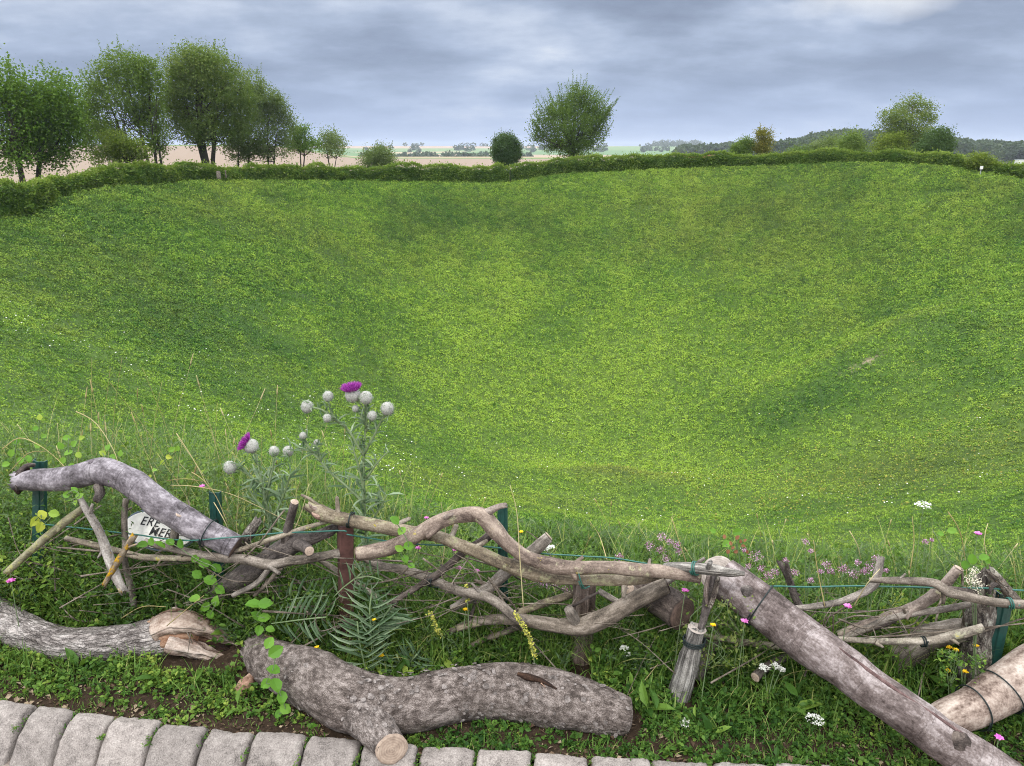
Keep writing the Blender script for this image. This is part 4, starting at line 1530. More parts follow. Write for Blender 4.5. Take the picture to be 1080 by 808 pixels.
def branch(label, mat, pts, subs=(), group='branches woven into the rustic fence', cat='branch', name='fence_branch', **kw):
    C, r = path3(pts)
    o = limb(name, label, cat, C, r, mat, group, **kw)
    Cs_, rs_ = spline(C, r, .01)
    g_ = rng(label)
    ln_ = .01*len(Cs_)
    if cat == 'branch' and r.max() < .03:
        for _ in range(int(ln_/.16)):
            i_ = g_.randint(2, len(Cs_)-2)
            T_ = Cs_[i_+1]-Cs_[i_-1]
            T_ /= np.linalg.norm(T_)
            d_ = np.cross(T_, g_.randn(3))
            d_ /= np.linalg.norm(d_)
            d_ = d_+T_*g_.randn()*.8
            e_ = rs_[i_]*(1.0+1.3*g_.rand())
            rr_ = rs_[i_]*(.28+.25*g_.rand())
            V_, f_, t_ = tube([Cs_[i_]+d_*rs_[i_]*.3, Cs_[i_]+d_*(rs_[i_]*.7+e_*.4), Cs_[i_]+d_*(rs_[i_]*.6+e_)], [rr_*1.35, rr_, rr_*.75], 9, .004, amp=rr_*.3, nsc=90, seed=i_, jag=(0, rr_*.8))
            mk('stub', V_, f_, M[mat], parent=o, attrs=dict(tc=t_))
    for s in subs:
        nm, sm, spts = s[:3]
        k2 = s[3] if len(s) > 3 else {}
        c2, r2 = path3(spts)
        limb(nm, label+nm+str(spts[0]), None, c2, r2, sm, parent=o, **k2)
    return o


# --- upper left smooth log
branch('smooth purple-grey bent log resting across the top left of the fence', 'bark_plum',
       [(24, 508, .05, 9.5), (45, 506, .05, 11.5), (72, 504, .04, 12.5), (98, 497, .03, 13), (112, 497, .02, 14), (135, 508, .01, 14), (165, 527, 0, 14.5),
        (200, 550, -.01, 14.5), (236, 571, -.02, 13.5), (247, 577, -.02, 13)],
       subs=[('stub', 'bark_dark', [(104, 512, 0, 4.5), (107, 520, -.02, 5), (103, 527, -.05, 3.5)], dict(jag=(0, .5))),
             ('stub', 'bark_plum', [(100, 492, .02, 5), (97, 486, .01, 3.5)])],
       cat='log', name='fence_log', ns=36, step=.007, amp=.14, nsc=30, wob=.02, cuts=(None, 'cut_dark'), jag=(.8, 0))
branch('bundle of dark peeling bark at the far left end of the purple-grey log', 'bark_dark',
       [(19, 500, .07, 3), (16, 508, .05, 4.5), (22, 517, .03, 4)],
       subs=[('bark_strip', 'rotten', [(30, 494, .06, 2.2), (18, 499, .05, 2.8), (14, 512, .03, 2.5), (19, 520, .02, 1.5)], dict(amp=.3)),
             ('bark_strip', 'bark_dark', [(36, 491, .07, 1.8), (26, 492, .05, 2.4), (17, 503, .03, 2.2), (17, 516, .01, 1.5)], dict(amp=.3))], cat='bark')

# --- left tangle
G = 'branches woven into the rustic fence'
branch('straight greenish lichen-covered stick leaning left below the purple-grey log', 'bark_green',
       [(88, 536, -.04, 3.6), (70, 550, -.06, 4.2), (50, 566, -.08, 4.2), (28, 584, -.10, 4), (8, 603, -.12, 3.4)], jag=(.8, .8))
branch('pale grey stick with orange lichen sloping down to the right under the purple-grey log', 'bark_grey_orange',
       [(84, 524, -.05, 3.4), (93, 540, -.06, 4), (105, 560, -.07, 4.4), (113, 581, -.08, 5), (122, 604, -.10, 5), (130, 622, -.12, 4)], jag=(.5, 1.5))
branch('short stick thickly covered with orange lichen crossing the left tangle', 'bark_orange',
       [(141, 566, -.09, 4.5), (133, 578, -.10, 4), (124, 593, -.11, 4.2), (111, 616, -.12, 3.6)], jag=(1., 1.), amp=.4)
branch('thin upright brown stick under the purple-grey log beside the white plate', 'bark_twig',
       [(133, 526, .03, 3), (131, 550, .02, 3.2), (132, 585, 0, 3.2), (137, 612, 0, 3.2), (142, 640, 0, 3.4)])
branch('short grey upright stub with a pale cut top before the white plate', 'bark_twig',
       [(189, 543, -.04, 3.6), (186, 556, -.03, 4.2), (184, 574, -.02, 4.2)], cuts=('cut_tan', None))
branch('long thin pale rod low across the left tangle', 'bark_lichen',
       [(70, 567, -.02, 3), (100, 574, -.02, 3), (125, 582, -.02, 3.3), (150, 587, -.02, 3.2), (203, 588.5, -.02, 2.8), (222, 586, -.02, 2.4)])
branch('long grey-brown rod running from under the log to the brown post', 'bark_twig',
       [(152, 572, -.01, 3.6), (179, 578, -.02, 4.2), (209, 585, -.03, 4.4), (239, 589.5, -.04, 4.6), (262, 591, -.05, 5), (285, 596, -.05, 5.6), (307, 591.5, -.04, 5.4), (330, 588, -.02, 5.2), (358, 582.5, .01, 4.6)],
       subs=[('side_twig', 'bark_twig', [(284, 598, -.05, 3.4), (271, 614, -.07, 3.2), (246, 628, -.09, 2.6)]),
             ('side_twig', 'bark_twig', [(297, 598, -.05, 2.6), (283, 614, -.06, 2.3), (268, 628, -.06, 2), ])])
branch('thin straight pale rod sloping up to the top of the brown post', 'bark_lichen',
       [(228, 586, -.03, 2.4), (245, 583, -.03, 2.6), (270, 575, -.03, 2.8), (296, 566, -.02, 2.8), (323, 557, 0, 2.6), (352, 549, .02, 2)])
branch('thick dark forked limb with sawn stubs left of the brown post', 'bark_dark',
       [(205, 643, .06, 9), (225, 630, .05, 11), (250, 612, .03, 11.5), (277, 596, .02, 11.5), (296, 583, .01, 11.5), (311, 573, .01, 10), (329, 568, .01, 6.8), (344, 561, .02, 6), (356, 554, .03, 5)],
       subs=[('stub', 'bark_dark', [(300, 574, 0, 6), (302, 560, -.01, 4.8), (306, 545, -.01, 4.6), (310.5, 530, -.02, 4.2)], dict(cuts=(None, 'cut_tan'))),
             ('stub', 'bark_dark', [(312, 574, 0, 6.5), (320, 577, -.05, 5.6), (326, 581, -.09, 5)], dict(cuts=(None, 'cut_tan')))],
       ns=22, step=.008, amp=.16, nsc=45)
branch('broken brown stub standing behind the cut end of the purple-grey log', 'bark_stump',
       [(252, 580, .06, 6), (258, 570, .06, 6), (265, 559, .05, 5.5), (271, 550, .05, 4)], jag=(0, 1.2))
branch('short dark twig upright under the thin pale rod', 'bark_dark', [(283, 572, .05, 2.6), (279, 583, .05, 3), (274, 598, .05, 3)])

# --- middle
branch('pale lichened branch with a shattered end on top of the brown post', 'bark_lichen',
       [(329, 534, .0, 5), (338, 539, .0, 7.5), (350, 544, 0, 7.4), (368, 548, 0, 7.2), (388, 552.5, 0, 7), (410, 558, 0, 7), (430, 562, .0, 6.8), (463, 567.5, -.02, 6.6), (487, 575, -.03, 6.4),
        (503, 581, -.04, 6.4), (525, 592, -.05, 6.6), (545, 600, -.05, 6.8), (565, 606, -.05, 6.6), (600, 611.5, -.05, 6.2), (650, 612.5, -.05, 6.2), (675, 611, -.05, 5.6), (700, 605, -.03, 4)],
       subs=[('splinter', 'torn', [(338, 538, 0, 3), (330, 536, -.02, 2.2), (326, 530, -.03, .6)], dict(amp=.4)),
             ('splinter', 'torn_red', [(342, 545, -.01, 4), (334, 545, -.03, 2.6), (329, 541, -.03, .6)], dict(amp=.4)),
             ('side_twig', 'bark_lichen', [(352, 540, 0, 1.6), (335, 533, 0, 1.8), (326, 526, 0, 1.6), (317, 522, 0, 1.5)])],
       ns=20, step=.009, amp=.2, nsc=45, jag=(1.4, 0))
branch('thick curved branch arching up then winding to the right along the fence top', 'bark_pink',
       [(378, 584, -.06, 7.6), (396, 581, -.06, 8), (413, 577, -.06, 8), (438, 564.5, -.06, 7.4), (450, 557.5, -.06, 7.4), (463, 550, -.05, 7.2), (480, 544.5, -.05, 7.2), (500, 542, -.04, 7.6), (510, 545, -.04, 8.4),
        (520, 556, -.04, 8.4), (532, 570, -.05, 8), (543, 579, -.06, 7.6), (556, 588, -.07, 7.8), (580, 597.5, -.08, 8), (597, 599.5, -.08, 7), (612, 599, -.08, 6.6), (650, 599, -.09, 6.8), (687, 601.5, -.09, 6.6), (715, 605.5, -.09, 6.4), (737, 611, -.09, 5.8)],
       subs=[('stub', 'bark_pink', [(508, 543, -.04, 5), (516, 539, -.04, 4.4), (524, 534.5, -.04, 3.4), (531, 533, -.04, 3)], dict(jag=(0, 1.)))],
       ns=22, step=.009, amp=.16, nsc=45, cuts=('cut_tan', 'cut_tan'))
branch('dark Y-shaped branch ending in a saw cut right of the round post', 'bark_twig',
       [(702, 617, .02, 9), (690, 622, .01, 9.2), (675, 630.5, -.02, 9.2), (650, 645, -.05, 9.2), (625, 657, -.07, 9.6), (608, 661.5, -.08, 9), (590, 661, -.08, 7.6), (575, 658.5, -.08, 7.4), (550, 654.5, -.06, 6.4), (525, 653.5, -.04, 5), (500, 657, -.02, 4.2), (470, 667, 0, 3.6)],
       subs=[('stub', 'bark_twig', [(607, 659, -.08, 6.2), (603, 650, -.09, 5.6), (600, 643, -.10, 4.6)]),
             ('side_twig', 'bark_twig', [(655, 638, -.04, 3.6), (645, 631, -.02, 3.4), (632, 623, .0, 3)])],
       ns=20, step=.009, amp=.14, nsc=45, cuts=('cut_dark', None))
branch('slim dark branch curving down to the Y-shaped branch from the wire knot', 'bark_twig',
       [(385, 589, .05, 3.4), (402, 597, .04, 4), (426, 601, .02, 4.6), (452, 610, -.01, 4.8), (470, 617, -.03, 4.8), (487, 624, -.05, 5), (502, 626.5, -.06, 5), (515, 630, -.07, 5), (530, 640, -.08, 5), (541, 650, -.09, 5), (552, 658, -.09, 4.6)], ns=14)
branch('dark diagonal branch with a snapped top rising behind the arching branch', 'bark_twig',
       [(578, 566, .06, 5.6), (569, 574, .05, 6.4), (560, 582, .04, 6.4), (535, 602, .02, 6.2), (512, 622, 0, 6), (495, 632, -.01, 5), (476, 642, -.02, 4)], cuts=('cut_tan', None), ns=14)
branch('thin dark diagonal branch from behind the green post down to the left', 'bark_dark',
       [(518, 563, .05, 4.6), (508, 571, .03, 4.4), (489, 582, .01, 4), (463, 604, -.02, 3.8), (450, 612, -.03, 3.6), (438, 621, -.03, 3.2), (413, 636, -.04, 2.6)])
branch('thin rod rising from the ground to the round post', 'bark_lichen',
       [(606, 625.5, .04, 4), (585, 633, .02, 4), (562, 641, 0, 4), (540, 648, -.02, 3.8), (520, 654, -.03, 3.6), (482, 663, -.03, 3.2)])
branch('short grey rod low behind the flower spike under the Y-shaped branch', 'bark_twig', [(547, 660, -.02, 3.4), (530, 666, -.02, 3.4), (510, 673, -.02, 3), (495, 681, -.02, 2.6)])
branch('dark crossing twig standing up from the short grey rod', 'bark_dark', [(503, 632, 0, 1.8), (499, 645, -.01, 2), (490, 659, -.02, 2)])
C, r = lying([(404, 654, 5.5), (412, 656, 6.4), (430, 663, 6.8), (450, 671, 6.6), (468, 676, 6.4), (487, 681, 6.4), (505, 688, 6), (520, 693, 5.4), (545, 698, 5)], -2.2)
o = limb('fence_branch', 'silvery lichen-covered rod lying low behind the forked log', 'branch', C, r, 'bark_moss', G, ns=16, step=.01, amp=.3)
c2, r2 = lying([(436, 662, 4.6), (441, 664.5, 4.8), (446, 667, 4.2)], -2.9)
limb('wound', 'w', None, c2+np.array([0, -.012, .004]), r2, 'torn_red', parent=o, amp=.3)
branch('pale dead twig sloping behind the brown post', 'bark_lichen', [(336, 590, .06, 2.6), (352, 600, .06, 2.8), (378, 617, .05, 3), (400, 631, .03, 3), (416, 643, .0, 2.4)])
branch('dark broken branch low behind the round post', 'bark_twig', [(610, 683, .05, 5), (590, 690, .04, 6), (570, 698, .02, 6)])
branch('short twig across the round post under the pale branches', 'bark_dark', [(604, 639, -.03, 1.4), (618, 632, -.05, 1.5), (632, 625, -.04, 1.2)])

# --- right of the round post
branch('short pale weathered stick lying on the branch tips before the big sloping log', 'bark_grey',
       [(702, 598, -.05, 5), (714, 597.5, -.07, 5.4), (730, 599, -.09, 6), (750, 601.5, -.11, 6), (768, 604.5, -.12, 5), (785, 606, -.12, 2.6)], ns=18, step=.008, amp=.2)
branch('short thick dark log with a sawn end tucked behind the grey stake', 'bark_dark',
       [(668, 612, .14, 14), (684, 625, .10, 16), (702, 637, .05, 17.5), (718, 647, .0, 17.5)], cat='log', name='fence_log', ns=26, step=.01, amp=.1, cuts=(None, 'cut_dark'))
branch('small round sawn stub poking out above the Y-shaped branch', 'bark_pink', [(674, 630, .12, 6), (668, 625, .08, 6.4), (663, 621, .05, 6)], cuts=(None, 'cut_tan'))
branch('thin grey rod low under the big sloping log', 'bark_lichen', [(740, 671, .02, 2.8), (766, 675, .02, 3.2), (800, 680, .02, 3.6), (842, 685, .02, 3.6)])
branch('brown broken branch on the ground under the big sloping log', 'bark_dark', [(846, 688, .03, 4), (826, 695, -.0, 4.2), (808, 705, -.04, 4.6), (797, 714, -.08, 5)], cuts=(None, 'cut_tan'))
0 and branch('small sawn stub with an orange cut face under the sloping log', 'bark_dark', [(808, 690, -.02, 4), (800, 695, -.06, 4.4), (795, 699, -.09, 4.4)], cuts=(None, 'cut_tan'))
branch('dark leaning log half hidden under the dead-leaf tangle', 'bark_dark', [(760, 668, .05, 7), (748, 684, .02, 8), (740, 700, -.02, 8), (733, 716, -.05, 7)], ns=16)
branch('brown forked stem rising behind the sloping log among pink flowers', 'bark_dark',
       [(846, 644, .05, 4), (838, 630, .06, 4), (832, 614, .07, 3.8), (822, 594, .07, 3)],
       subs=[('side_twig', 'bark_dark', [(834, 618, .07, 3), (831, 603, .06, 3), (829, 593, .05, 2)])], jag=(0, 1.5))
branch('curved twig with an upright lichened tip right of the sloping log', 'bark_twig',
       [(836, 642.5, -.02, 3.4), (858, 640.5, -.02, 3.5), (884, 636, -.02, 3.6), (900, 630.5, -.01, 3.8), (913, 624.5, -.01, 4.2), (923, 616, 0, 4.8), (926.5, 603, .01, 4.6), (929, 590, .02, 3.6)], jag=(0, 1.))
branch('long grey twig running right along the top wire to the dark post', 'bark_twig',
       [(917, 611.5, -.05, 2.6), (940, 611.5, -.05, 3.8), (965, 612.5, -.05, 4.2), (988, 615.5, -.06, 4.6), (999, 624, -.07, 5), (1010, 627.5, -.07, 4.8), (1040, 633.5, -.08, 4.6), (1062, 636, -.08, 4.6), (1094, 638.5, -.08, 4.6)],
       subs=[('side_twig', 'bark_dark', [(1000, 622, -.06, 3.6), (1015, 623.5, -.05, 3), (1030, 626, -.03, 2.4)])], ns=16)
branch('slender rod arching up behind the curved grey twig', 'bark_twig',
       [(888, 675, .02, 3.2), (908, 665.5, .02, 3.4), (933, 655, .02, 3.6), (955, 648.5, .01, 3.6), (974, 645, .01, 3.6), (1000, 641.5, .0, 3.4), (1026, 636.5, -.02, 3.2)])
branch('straight lower rod tied to the dark stump', 'bark_lichen',
       [(884, 674.5, -.03, 3.2), (915, 676, -.04, 3.6), (940, 677, -.04, 3.8), (962, 677.5, -.05, 4), (980, 676, -.05, 4.4), (1000, 672, -.06, 4.8), (1020, 666.5, -.07, 4.8), (1038, 661, -.07, 4.4)])
branch('split brown branch with a pale sawn tip crossing behind the rods', 'bark_pink',
       [(884, 670, .04, 4.2), (905, 662, .04, 5.2), (929, 654, .04, 5.2), (950, 646, .03, 5.4), (969, 638, .02, 5.8), (985, 629, .01, 6), (998, 617, .0, 5.4), (1011, 600, 0, 5)], cuts=(None, 'cut_tan'),
       subs=[('splinter', 'bark_dark', [(890, 672, .03, 3), (912, 663, .03, 4), (935, 655.5, .02, 3), (955, 648, .02, 1)])])
branch('short broken bough leaning on top of the dark stump', 'bark_stump',
       [(1046, 605, -.02, 5), (1054, 614, -.02, 5.6), (1064, 625, -.02, 5.4), (1078, 639, -.02, 4.4)], jag=(1.4, 0),
       subs=[('splinter', 'bark_dark', [(1052, 614, -.02, 4), (1046, 618, -.03, 3), (1043, 626, -.03, 1.5)])])
C, r = path3([(931, 716, .10, 15), (940, 705, .09, 15.5), (951, 693, .08, 15.5), (964, 682, .07, 15), (980, 673.5, .06, 13.5), (1000, 668, .05, 12.5), (1022, 664.5, .04, 12)])
limb('fence_log', 'curved smooth brown log bending behind the lower rod at the right', 'log', C, r, 'bark_twig', 'logs of the rustic fence', ns=28, step=.01, amp=.1)

# --- posts
def post_upright(label, mat, top, bot, rp, name='wooden_post', dy=0., ns=24, cuts=(None, None), amp=.18, jag=(0, 0), group=None, taper=1., **kw):
    C, r = path3([(top[0], top[1], dy, rp*taper), ((top[0]+bot[0])/2, (top[1]+bot[1])/2, dy, rp), (bot[0], bot[1], dy, rp*1.02)])
    C = np.vstack([C, C[-1]+(C[-1]-C[-2])*.35])
    r = np.append(r, r[-1])
    return limb(name, label, 'post', C, r, mat, group, ns=ns, step=.01, amp=amp, cuts=cuts, jag=jag, wob=.004, **kw)


post_upright('round striped-bark wooden post under the two pale branches', 'bark_post', (616, 612), (613, 712), 13, dy=.03, cuts=('cut_grey', None), ridge=.08)
post_upright('leaning weathered grey stake standing before the dark log', 'bark_grey', (735, 664), (716, 736), 11.5, name='wooden_stake', dy=-.10, jag=(.5, .6), ridge=.12, taper=.85, cuts=('cut_grey', None))
post_upright('rough lichened stump beside the green post at the right', 'bark_stump', (1038, 618), (1026, 706), 15.5, name='wooden_stump', dy=.03, jag=(1.3, 0), amp=.3, ridge=.1, taper=.8)
branch('dark strips of loose bark hanging above the grey stake', 'bark_dark', [(752, 606, -.06, 5), (748, 625, -.07, 6), (742, 648, -.08, 5), (738, 664, -.10, 4)],
       subs=[('bark_strip', 'bark_stump', [(757, 608, -.07, 2.4), (754, 625, -.09, 3), (749, 641, -.11, 2)], dict(amp=.4)),
             ('bark_strip', 'bark_post', [(747, 606, -.07, 3), (744, 622, -.09, 3.4), (746, 640, -.1, 2)], dict(amp=.4))], cat='bark', amp=.4, jag=(1, 1))


def square_post(label, mat, top, bot, wpx, dy, rz=.2, name='wooden_post'):
    y = yf(top[0])+dy
    T = P(top[0], top[1], y)
    B = P(bot[0], bot[1], y)
    w_ = wpx*mpp(top[0], top[1], y)
    H = T[2]-B[2]+.12
    V, fs, tc = box((B[0], y, B[2]-.12), w_, w_, H, rz, .004)
    lean = (T[0]-B[0])/max(H, .1)
    V[:, 0] += (V[:, 2]-B[2])*lean
    CAPS.append((np.linspace(B, T, 12), np.full(12, w_*.6)))
    # split the long sides so that the faces are not dead flat
    return mk(name, V, fs, M[mat], attrs=dict(tc=tc), smooth=False, tag=(label, 'post', None))


square_post('square brown-painted wooden post under the shattered branch', 'brown_paint', (366, 553), (366, 684), 15, .03, .42)


def green_post(label, top, bot, wpx, dy, holes=False, group='green metal stakes holding the fence'):
    """a folded sheet-metal fence stake: a web with two flanges, a cap and notches"""
    y = yf(top[0])+dy
    T, B = P(top[0], top[1], y), P(bot[0], bot[1], y)
    w_ = wpx*mpp(top[0], top[1], y)
    t = thing('green_metal_stake', B, label, 'stake', group)
    d = T-B
    L = np.linalg.norm(d)+.15
    ax_ = d/np.linalg.norm(d)
    X = np.array([1., 0, 0])-ax_*ax_[0]
    X /= np.linalg.norm(X)
    Y = np.cross(ax_, X)
    prof = np.array([(-.5, .36), (-.44, .36), (-.40, -.02), (-.16, -.06), (-.12, -.16), (.12, -.16), (.16, -.06), (.40, -.02), (.44, .36), (.5, .36),
                     (.46, -.08), (.19, -.12), (.14, -.23), (-.14, -.23), (-.19, -.12), (-.46, -.08)])*w_
    hs = np.linspace(-.15, L-.15, 24)
    V = np.array([B+ax_*h+X*a+Y*b for h in hs for (a, b) in prof])
    k = len(prof)
    q = [[i*k+j, i*k+(j+1) % k, (i+1)*k+(j+1) % k, (i+1)*k+j] for i in range(len(hs)-1) for j in range(k)]
    capf = [[(len(hs)-1)*k+j for j in range(k)]]
    mk('web', V, [np.array(q), np.array(capf)], M['green_metal'], parent=t, smooth=False)
    nt_ = []
    for h in np.arange(.05, L-.2, .055):
        c = B+ax_*(L-.19-h)-Y*w_*.235
        Vb, fb_, _ = box((0, 0, 0), w_*.30, w_*.05, .016, 0, .0015)
        Vb = Vb[:, :1]*X+Vb[:, 1:2]*Y+Vb[:, 2:3]*ax_+c
        nt_.append((Vb, fb_, np.zeros(len(Vb))))
    Vn, fn_, _ = merge_ng(nt_)
    CAPS.append((np.linspace(B, T, 14), np.full(14, w_*.4)))
    return t


def merge_ng(parts):
    """merge keeping n-gons of every size"""
    Vs, by, n = [], {}, 0
    for V, fs, a in parts:
        Vs.append(V)
        for f in fs:
            f = np.asarray(f)
            by.setdefault(f.shape[1], []).append(f+n)
        n += len(V)
    return np.concatenate(Vs), [np.concatenate(v) for v in by.values()], None


green_post('dark green metal stake behind the left end of the purple-grey log', (41, 486), (40, 600), 13, .10)
green_post('dark green metal stake behind the cut end of the purple-grey log', (226, 519), (232, 640), 12, .08)
green_post('tall dark green metal stake in the middle, behind the arching branch', (530, 534), (531, 690), 11, .10)
green_post('leaning dark green metal stake at the right beside the lichened stump', (1062, 626), (1046, 702), 17, .02)

for (a0, b0, b1, dd_, rr_) in ((366, 600, 684, .03, .030), (613, 640, 706, .03, .036), (725, 668, 736, -.10, .032)):
    for b_ in np.linspace(b0, b1, 6):
        for k_ in (.05, .10, .15):
            CAPS.append((P(a0, b_, yf(a0)+dd_-k_)[None], np.array([rr_])))
# --- the big logs
C, r = path3([(761, 606, .02, 21), (772, 615, .0, 22), (800, 637, -.04, 22.5), (825, 657, -.08, 22.5), (850, 676, -.13, 22.5), (870, 690, -.17, 22.5), (892, 705, -.20, 22), (912, 721, -.23, 21.5), (935, 737, -.26, 21.5),
                (958, 754, -.29, 22), (985, 772, -.31, 23), (1010, 789, -.33, 24), (1035, 806, -.35, 25), (1062, 826, -.37, 26)])
big = limb('fence_log', 'big sloping plum-brown log leaning from the fence top to the kerb at the right', 'log', C, r, 'bark_big', 'logs of the rustic fence', ns=64, step=.006, amp=.085, nsc=26, wob=.015, ridge=.02)
n0 = np.array([-.52, -.42, .62])
n0 /= np.linalg.norm(n0)
DV, df, dtc = disc(C[0]+n0*r[0]*.12+np.array([-.012, -.004, .004]), n0, r[0]*.93, seed=21, n=36, rings=8)
mk('cut_face', DV, df, M['cut_grey'], parent=big, attrs=dict(tc=dtc))
# the long crack with a lifted lip of bark along its upper edge
Cs, rs = spline(C, r, .02)
T_ = np.gradient(Cs, axis=0)
T_ /= np.linalg.norm(T_, axis=1)[:, None]
up_ = np.cross(np.cross(T_, [0, -.35, 1.]), T_)
up_ /= np.linalg.norm(up_, axis=1)[:, None]
sel = slice(14, int(len(Cs)*.86))
V, fs, tc = tube((Cs+up_*rs[:, None]*.955)[sel][::3], np.full(len(Cs[sel][::3]), .0045), 7, .012, amp=.004, nsc=40, seed=4, wob=.01)
mk('bark_ridge', V, fs, M['lip'], parent=big, attrs=dict(tc=tc))
for (f_, sc_) in ((.10, .012), (.82, .018)):
    i_ = int(f_*len(Cs))
    side_ = np.array([-.15+f_*.3, -.8, .62])
    side_ -= T_[i_]*np.dot(side_, T_[i_])
    side_ /= np.linalg.norm(side_)
    V, fs, tc = tube([Cs[i_]+side_*rs[i_]*.86, Cs[i_]+side_*rs[i_]*.985], [sc_*1.3, sc_*.9], 16, .004, amp=.012, nsc=60, seed=int(f_*100))
    mk('knot', V, fs, M['bark_dark'], parent=big, attrs=dict(tc=tc))

C, r = path3([(985, 766, -.20, 19), (1003, 757, -.19, 20), (1025, 747, -.17, 21), (1045, 736, -.14, 22), (1066, 723, -.11, 23), (1090, 707, -.07, 24), (1120, 688, -.02, 24)])
limb('fence_log', 'pale beige log with dark wire ties at the lower right corner', 'log', C, r, 'bark_beige', 'logs of the rustic fence', ns=48, step=.008, amp=.09, nsc=24)

# forked log lying in front
C, r = lying([(268, 697, 15), (281, 700, 21), (297, 704, 25), (318, 713, 28.5), (340, 724, 31), (362, 735, 32.5), (385, 741, 31), (408, 742, 29), (430, 740, 28.5), (455, 736.5, 29.5), (480, 732, 29.5), (505, 729.5, 29),
               (530, 729, 29.5), (555, 731, 30), (580, 735.5, 29.5), (605, 741.5, 28), (630, 747.5, 25.5), (650, 752, 22.5), (660, 753.5, 19.5)])
C[:3, 1] += np.array([.05, .02, 0])
fork = limb('fallen_log', 'forked grey log with rough flaking bark lying behind the kerb', 'log', C, r, 'bark_rough', 'fallen logs on the verge', ns=110, step=.0045, amp=.13, nsc=34, ridge=.035, wob=.02, jag=(.5, 0))
c2, r2 = lying([(372, 738, 27), (384, 752, 25), (396, 768, 21), (406, 780, 18.2), (412, 787, 17)], .82)
limb('side_limb', 'forklimb', None, c2, r2, 'bark_rough', parent=fork, ns=64, step=.005, amp=.12, nsc=34, ridge=.03, wob=.0)
nr = c2[-1]-c2[-2]
nr = nr/np.linalg.norm(nr)*.55+np.array([.02, -.62, .22])
nr /= np.linalg.norm(nr)
DV, df, dtc = disc(c2[-1]+nr*.016, nr, r2[-1]*1.0, seed=5, n=40, rings=9)
mk('cut_face', DV, df, M['cut_tan'], parent=fork, attrs=dict(tc=dtc))
FLK = rng('flakes')
for (cc_, rr_, nn_) in ((C, r, 520), (c2, r2, 70)):
    cs_, rs_ = spline(cc_, rr_, .004)
    tg_ = np.gradient(cs_, axis=0)
    tg_ /= np.linalg.norm(tg_, axis=1)[:, None]
    ii = FLK.randint(4, len(cs_)-4, nn_)
    th_ = FLK.rand(nn_)*pi*1.25-.35
    u_ = np.cross(tg_[ii], [0, 0, 1.])
    u_ /= np.linalg.norm(u_, axis=1)[:, None]
    u_ *= np.where(u_[:, 1:2] > 0, -1, 1)
    v_ = np.cross(tg_[ii], u_)
    v_ *= np.where(v_[:, 2:3] < 0, -1, 1)
    N_ = u_*np.cos(th_)[:, None]+v_*np.sin(th_)[:, None]
    Y_ = tg_[ii]*np.where(FLK.rand(nn_) < .5, 1, -1)[:, None]+FLK.randn(nn_, 3)*.55+N_*.15
    N2 = N_+FLK.randn(nn_, 3)*.12
    Y_ -= N2*np.sum(Y_*N2, 1)[:, None]/np.sum(N2*N2, 1)[:, None]
    Y_ /= np.linalg.norm(Y_, axis=1)[:, None]
    X_ = np.cross(Y_, N2)
    X_ /= np.linalg.norm(X_, axis=1)[:, None]
    Z_ = np.cross(X_, Y_)
    sz_ = .007+.013*FLK.rand(nn_)**1.5
    pat_ = fbm(np.stack([ii*.02, th_*2, ii*0.], -1), 3, 5) > .42
    V, fs, tn = scatter((np.array([[-.42, 0, -.05], [.35, .05, -.05], [.5, .6, .06], [.2, 1, .12], [-.3, .85, .05], [-.5, .4, 0]]), [np.array([[0, 1, 2, 5], [5, 2, 3, 4]])]),
                        (cs_[ii]+N_*(rs_[ii]*1.0+.0005)[:, None])[pat_], np.stack([X_, Y_, Z_], 1)[pat_], np.stack([sz_*(.5+.5*FLK.rand(nn_)), sz_, sz_], -1)[pat_], FLK.rand(nn_)[pat_])
    mk('bark_flakes', V, fs, M['bark_flake'], parent=fork, attrs=dict(tc=V+np.repeat(FLK.rand(len(V)//6, 3)*.5, 6, 0)), smooth=False, kind='stuff')
# its broken reddish end
e0 = C[0]
V, fs, tc = tube([C[1]+np.array([.03, 0, 0]), C[0], C[0]+np.array([-.022, -.006, -.006])], [r[1]*.82, r[0]*1.15, r[0]*.62], 30, .005, amp=.022, nsc=26, seed=9, jag=(0, .02))
mk('broken_end', V, fs, M['torn_red'], parent=fork, attrs=dict(tc=tc))
c3, r3 = lying([(266, 716, 7), (258, 724, 9), (250, 730, 6)], .6)
V, fs, tc = tube(c3, r3, 20, .006, amp=.012, nsc=30, seed=12)
mk('broken_end', V, fs, M['torn_red'], parent=fork, attrs=dict(tc=tc))
# rotten scar on its back and a lifted flake of bark
sc3 = [P(546, 707, C[11][1]-.03), P(556, 709, C[11][1]-.045), P(567, 713, C[12][1]-.05), P(577, 717, C[13][1]-.06), P(587, 725, C[13][1]-.075)]
Cb, rb_ = spline(C, r, .02)
def onto(q, cl, rl, f=1.0):
    i = np.argmin(np.linalg.norm(cl-q, axis=1))
    d_ = q-cl[i]
    return cl[i]+d_/np.linalg.norm(d_)*rl[i]*f
sc3 = [onto(q, Cb, rb_, .99) for q in sc3]
V, fs, tc = tube(sc3, [.004, .008, .009, .007, .003], 9, .006, amp=.006, nsc=60, seed=3)
mk('rotten_scar', V, fs, M['rotten'], parent=fork, attrs=dict(tc=tc))
V, fs, tc = tube([onto(P(570, 716, C[12][1]-.07), Cb, rb_, 1.0), onto(P(574, 722, C[12][1]-.08), Cb, rb_, 1.0)], [.007, .006], 9, .005, amp=.006, nsc=60, seed=13)
mk('rotten_scar', V, fs, M['torn_red'], parent=fork, attrs=dict(tc=tc))

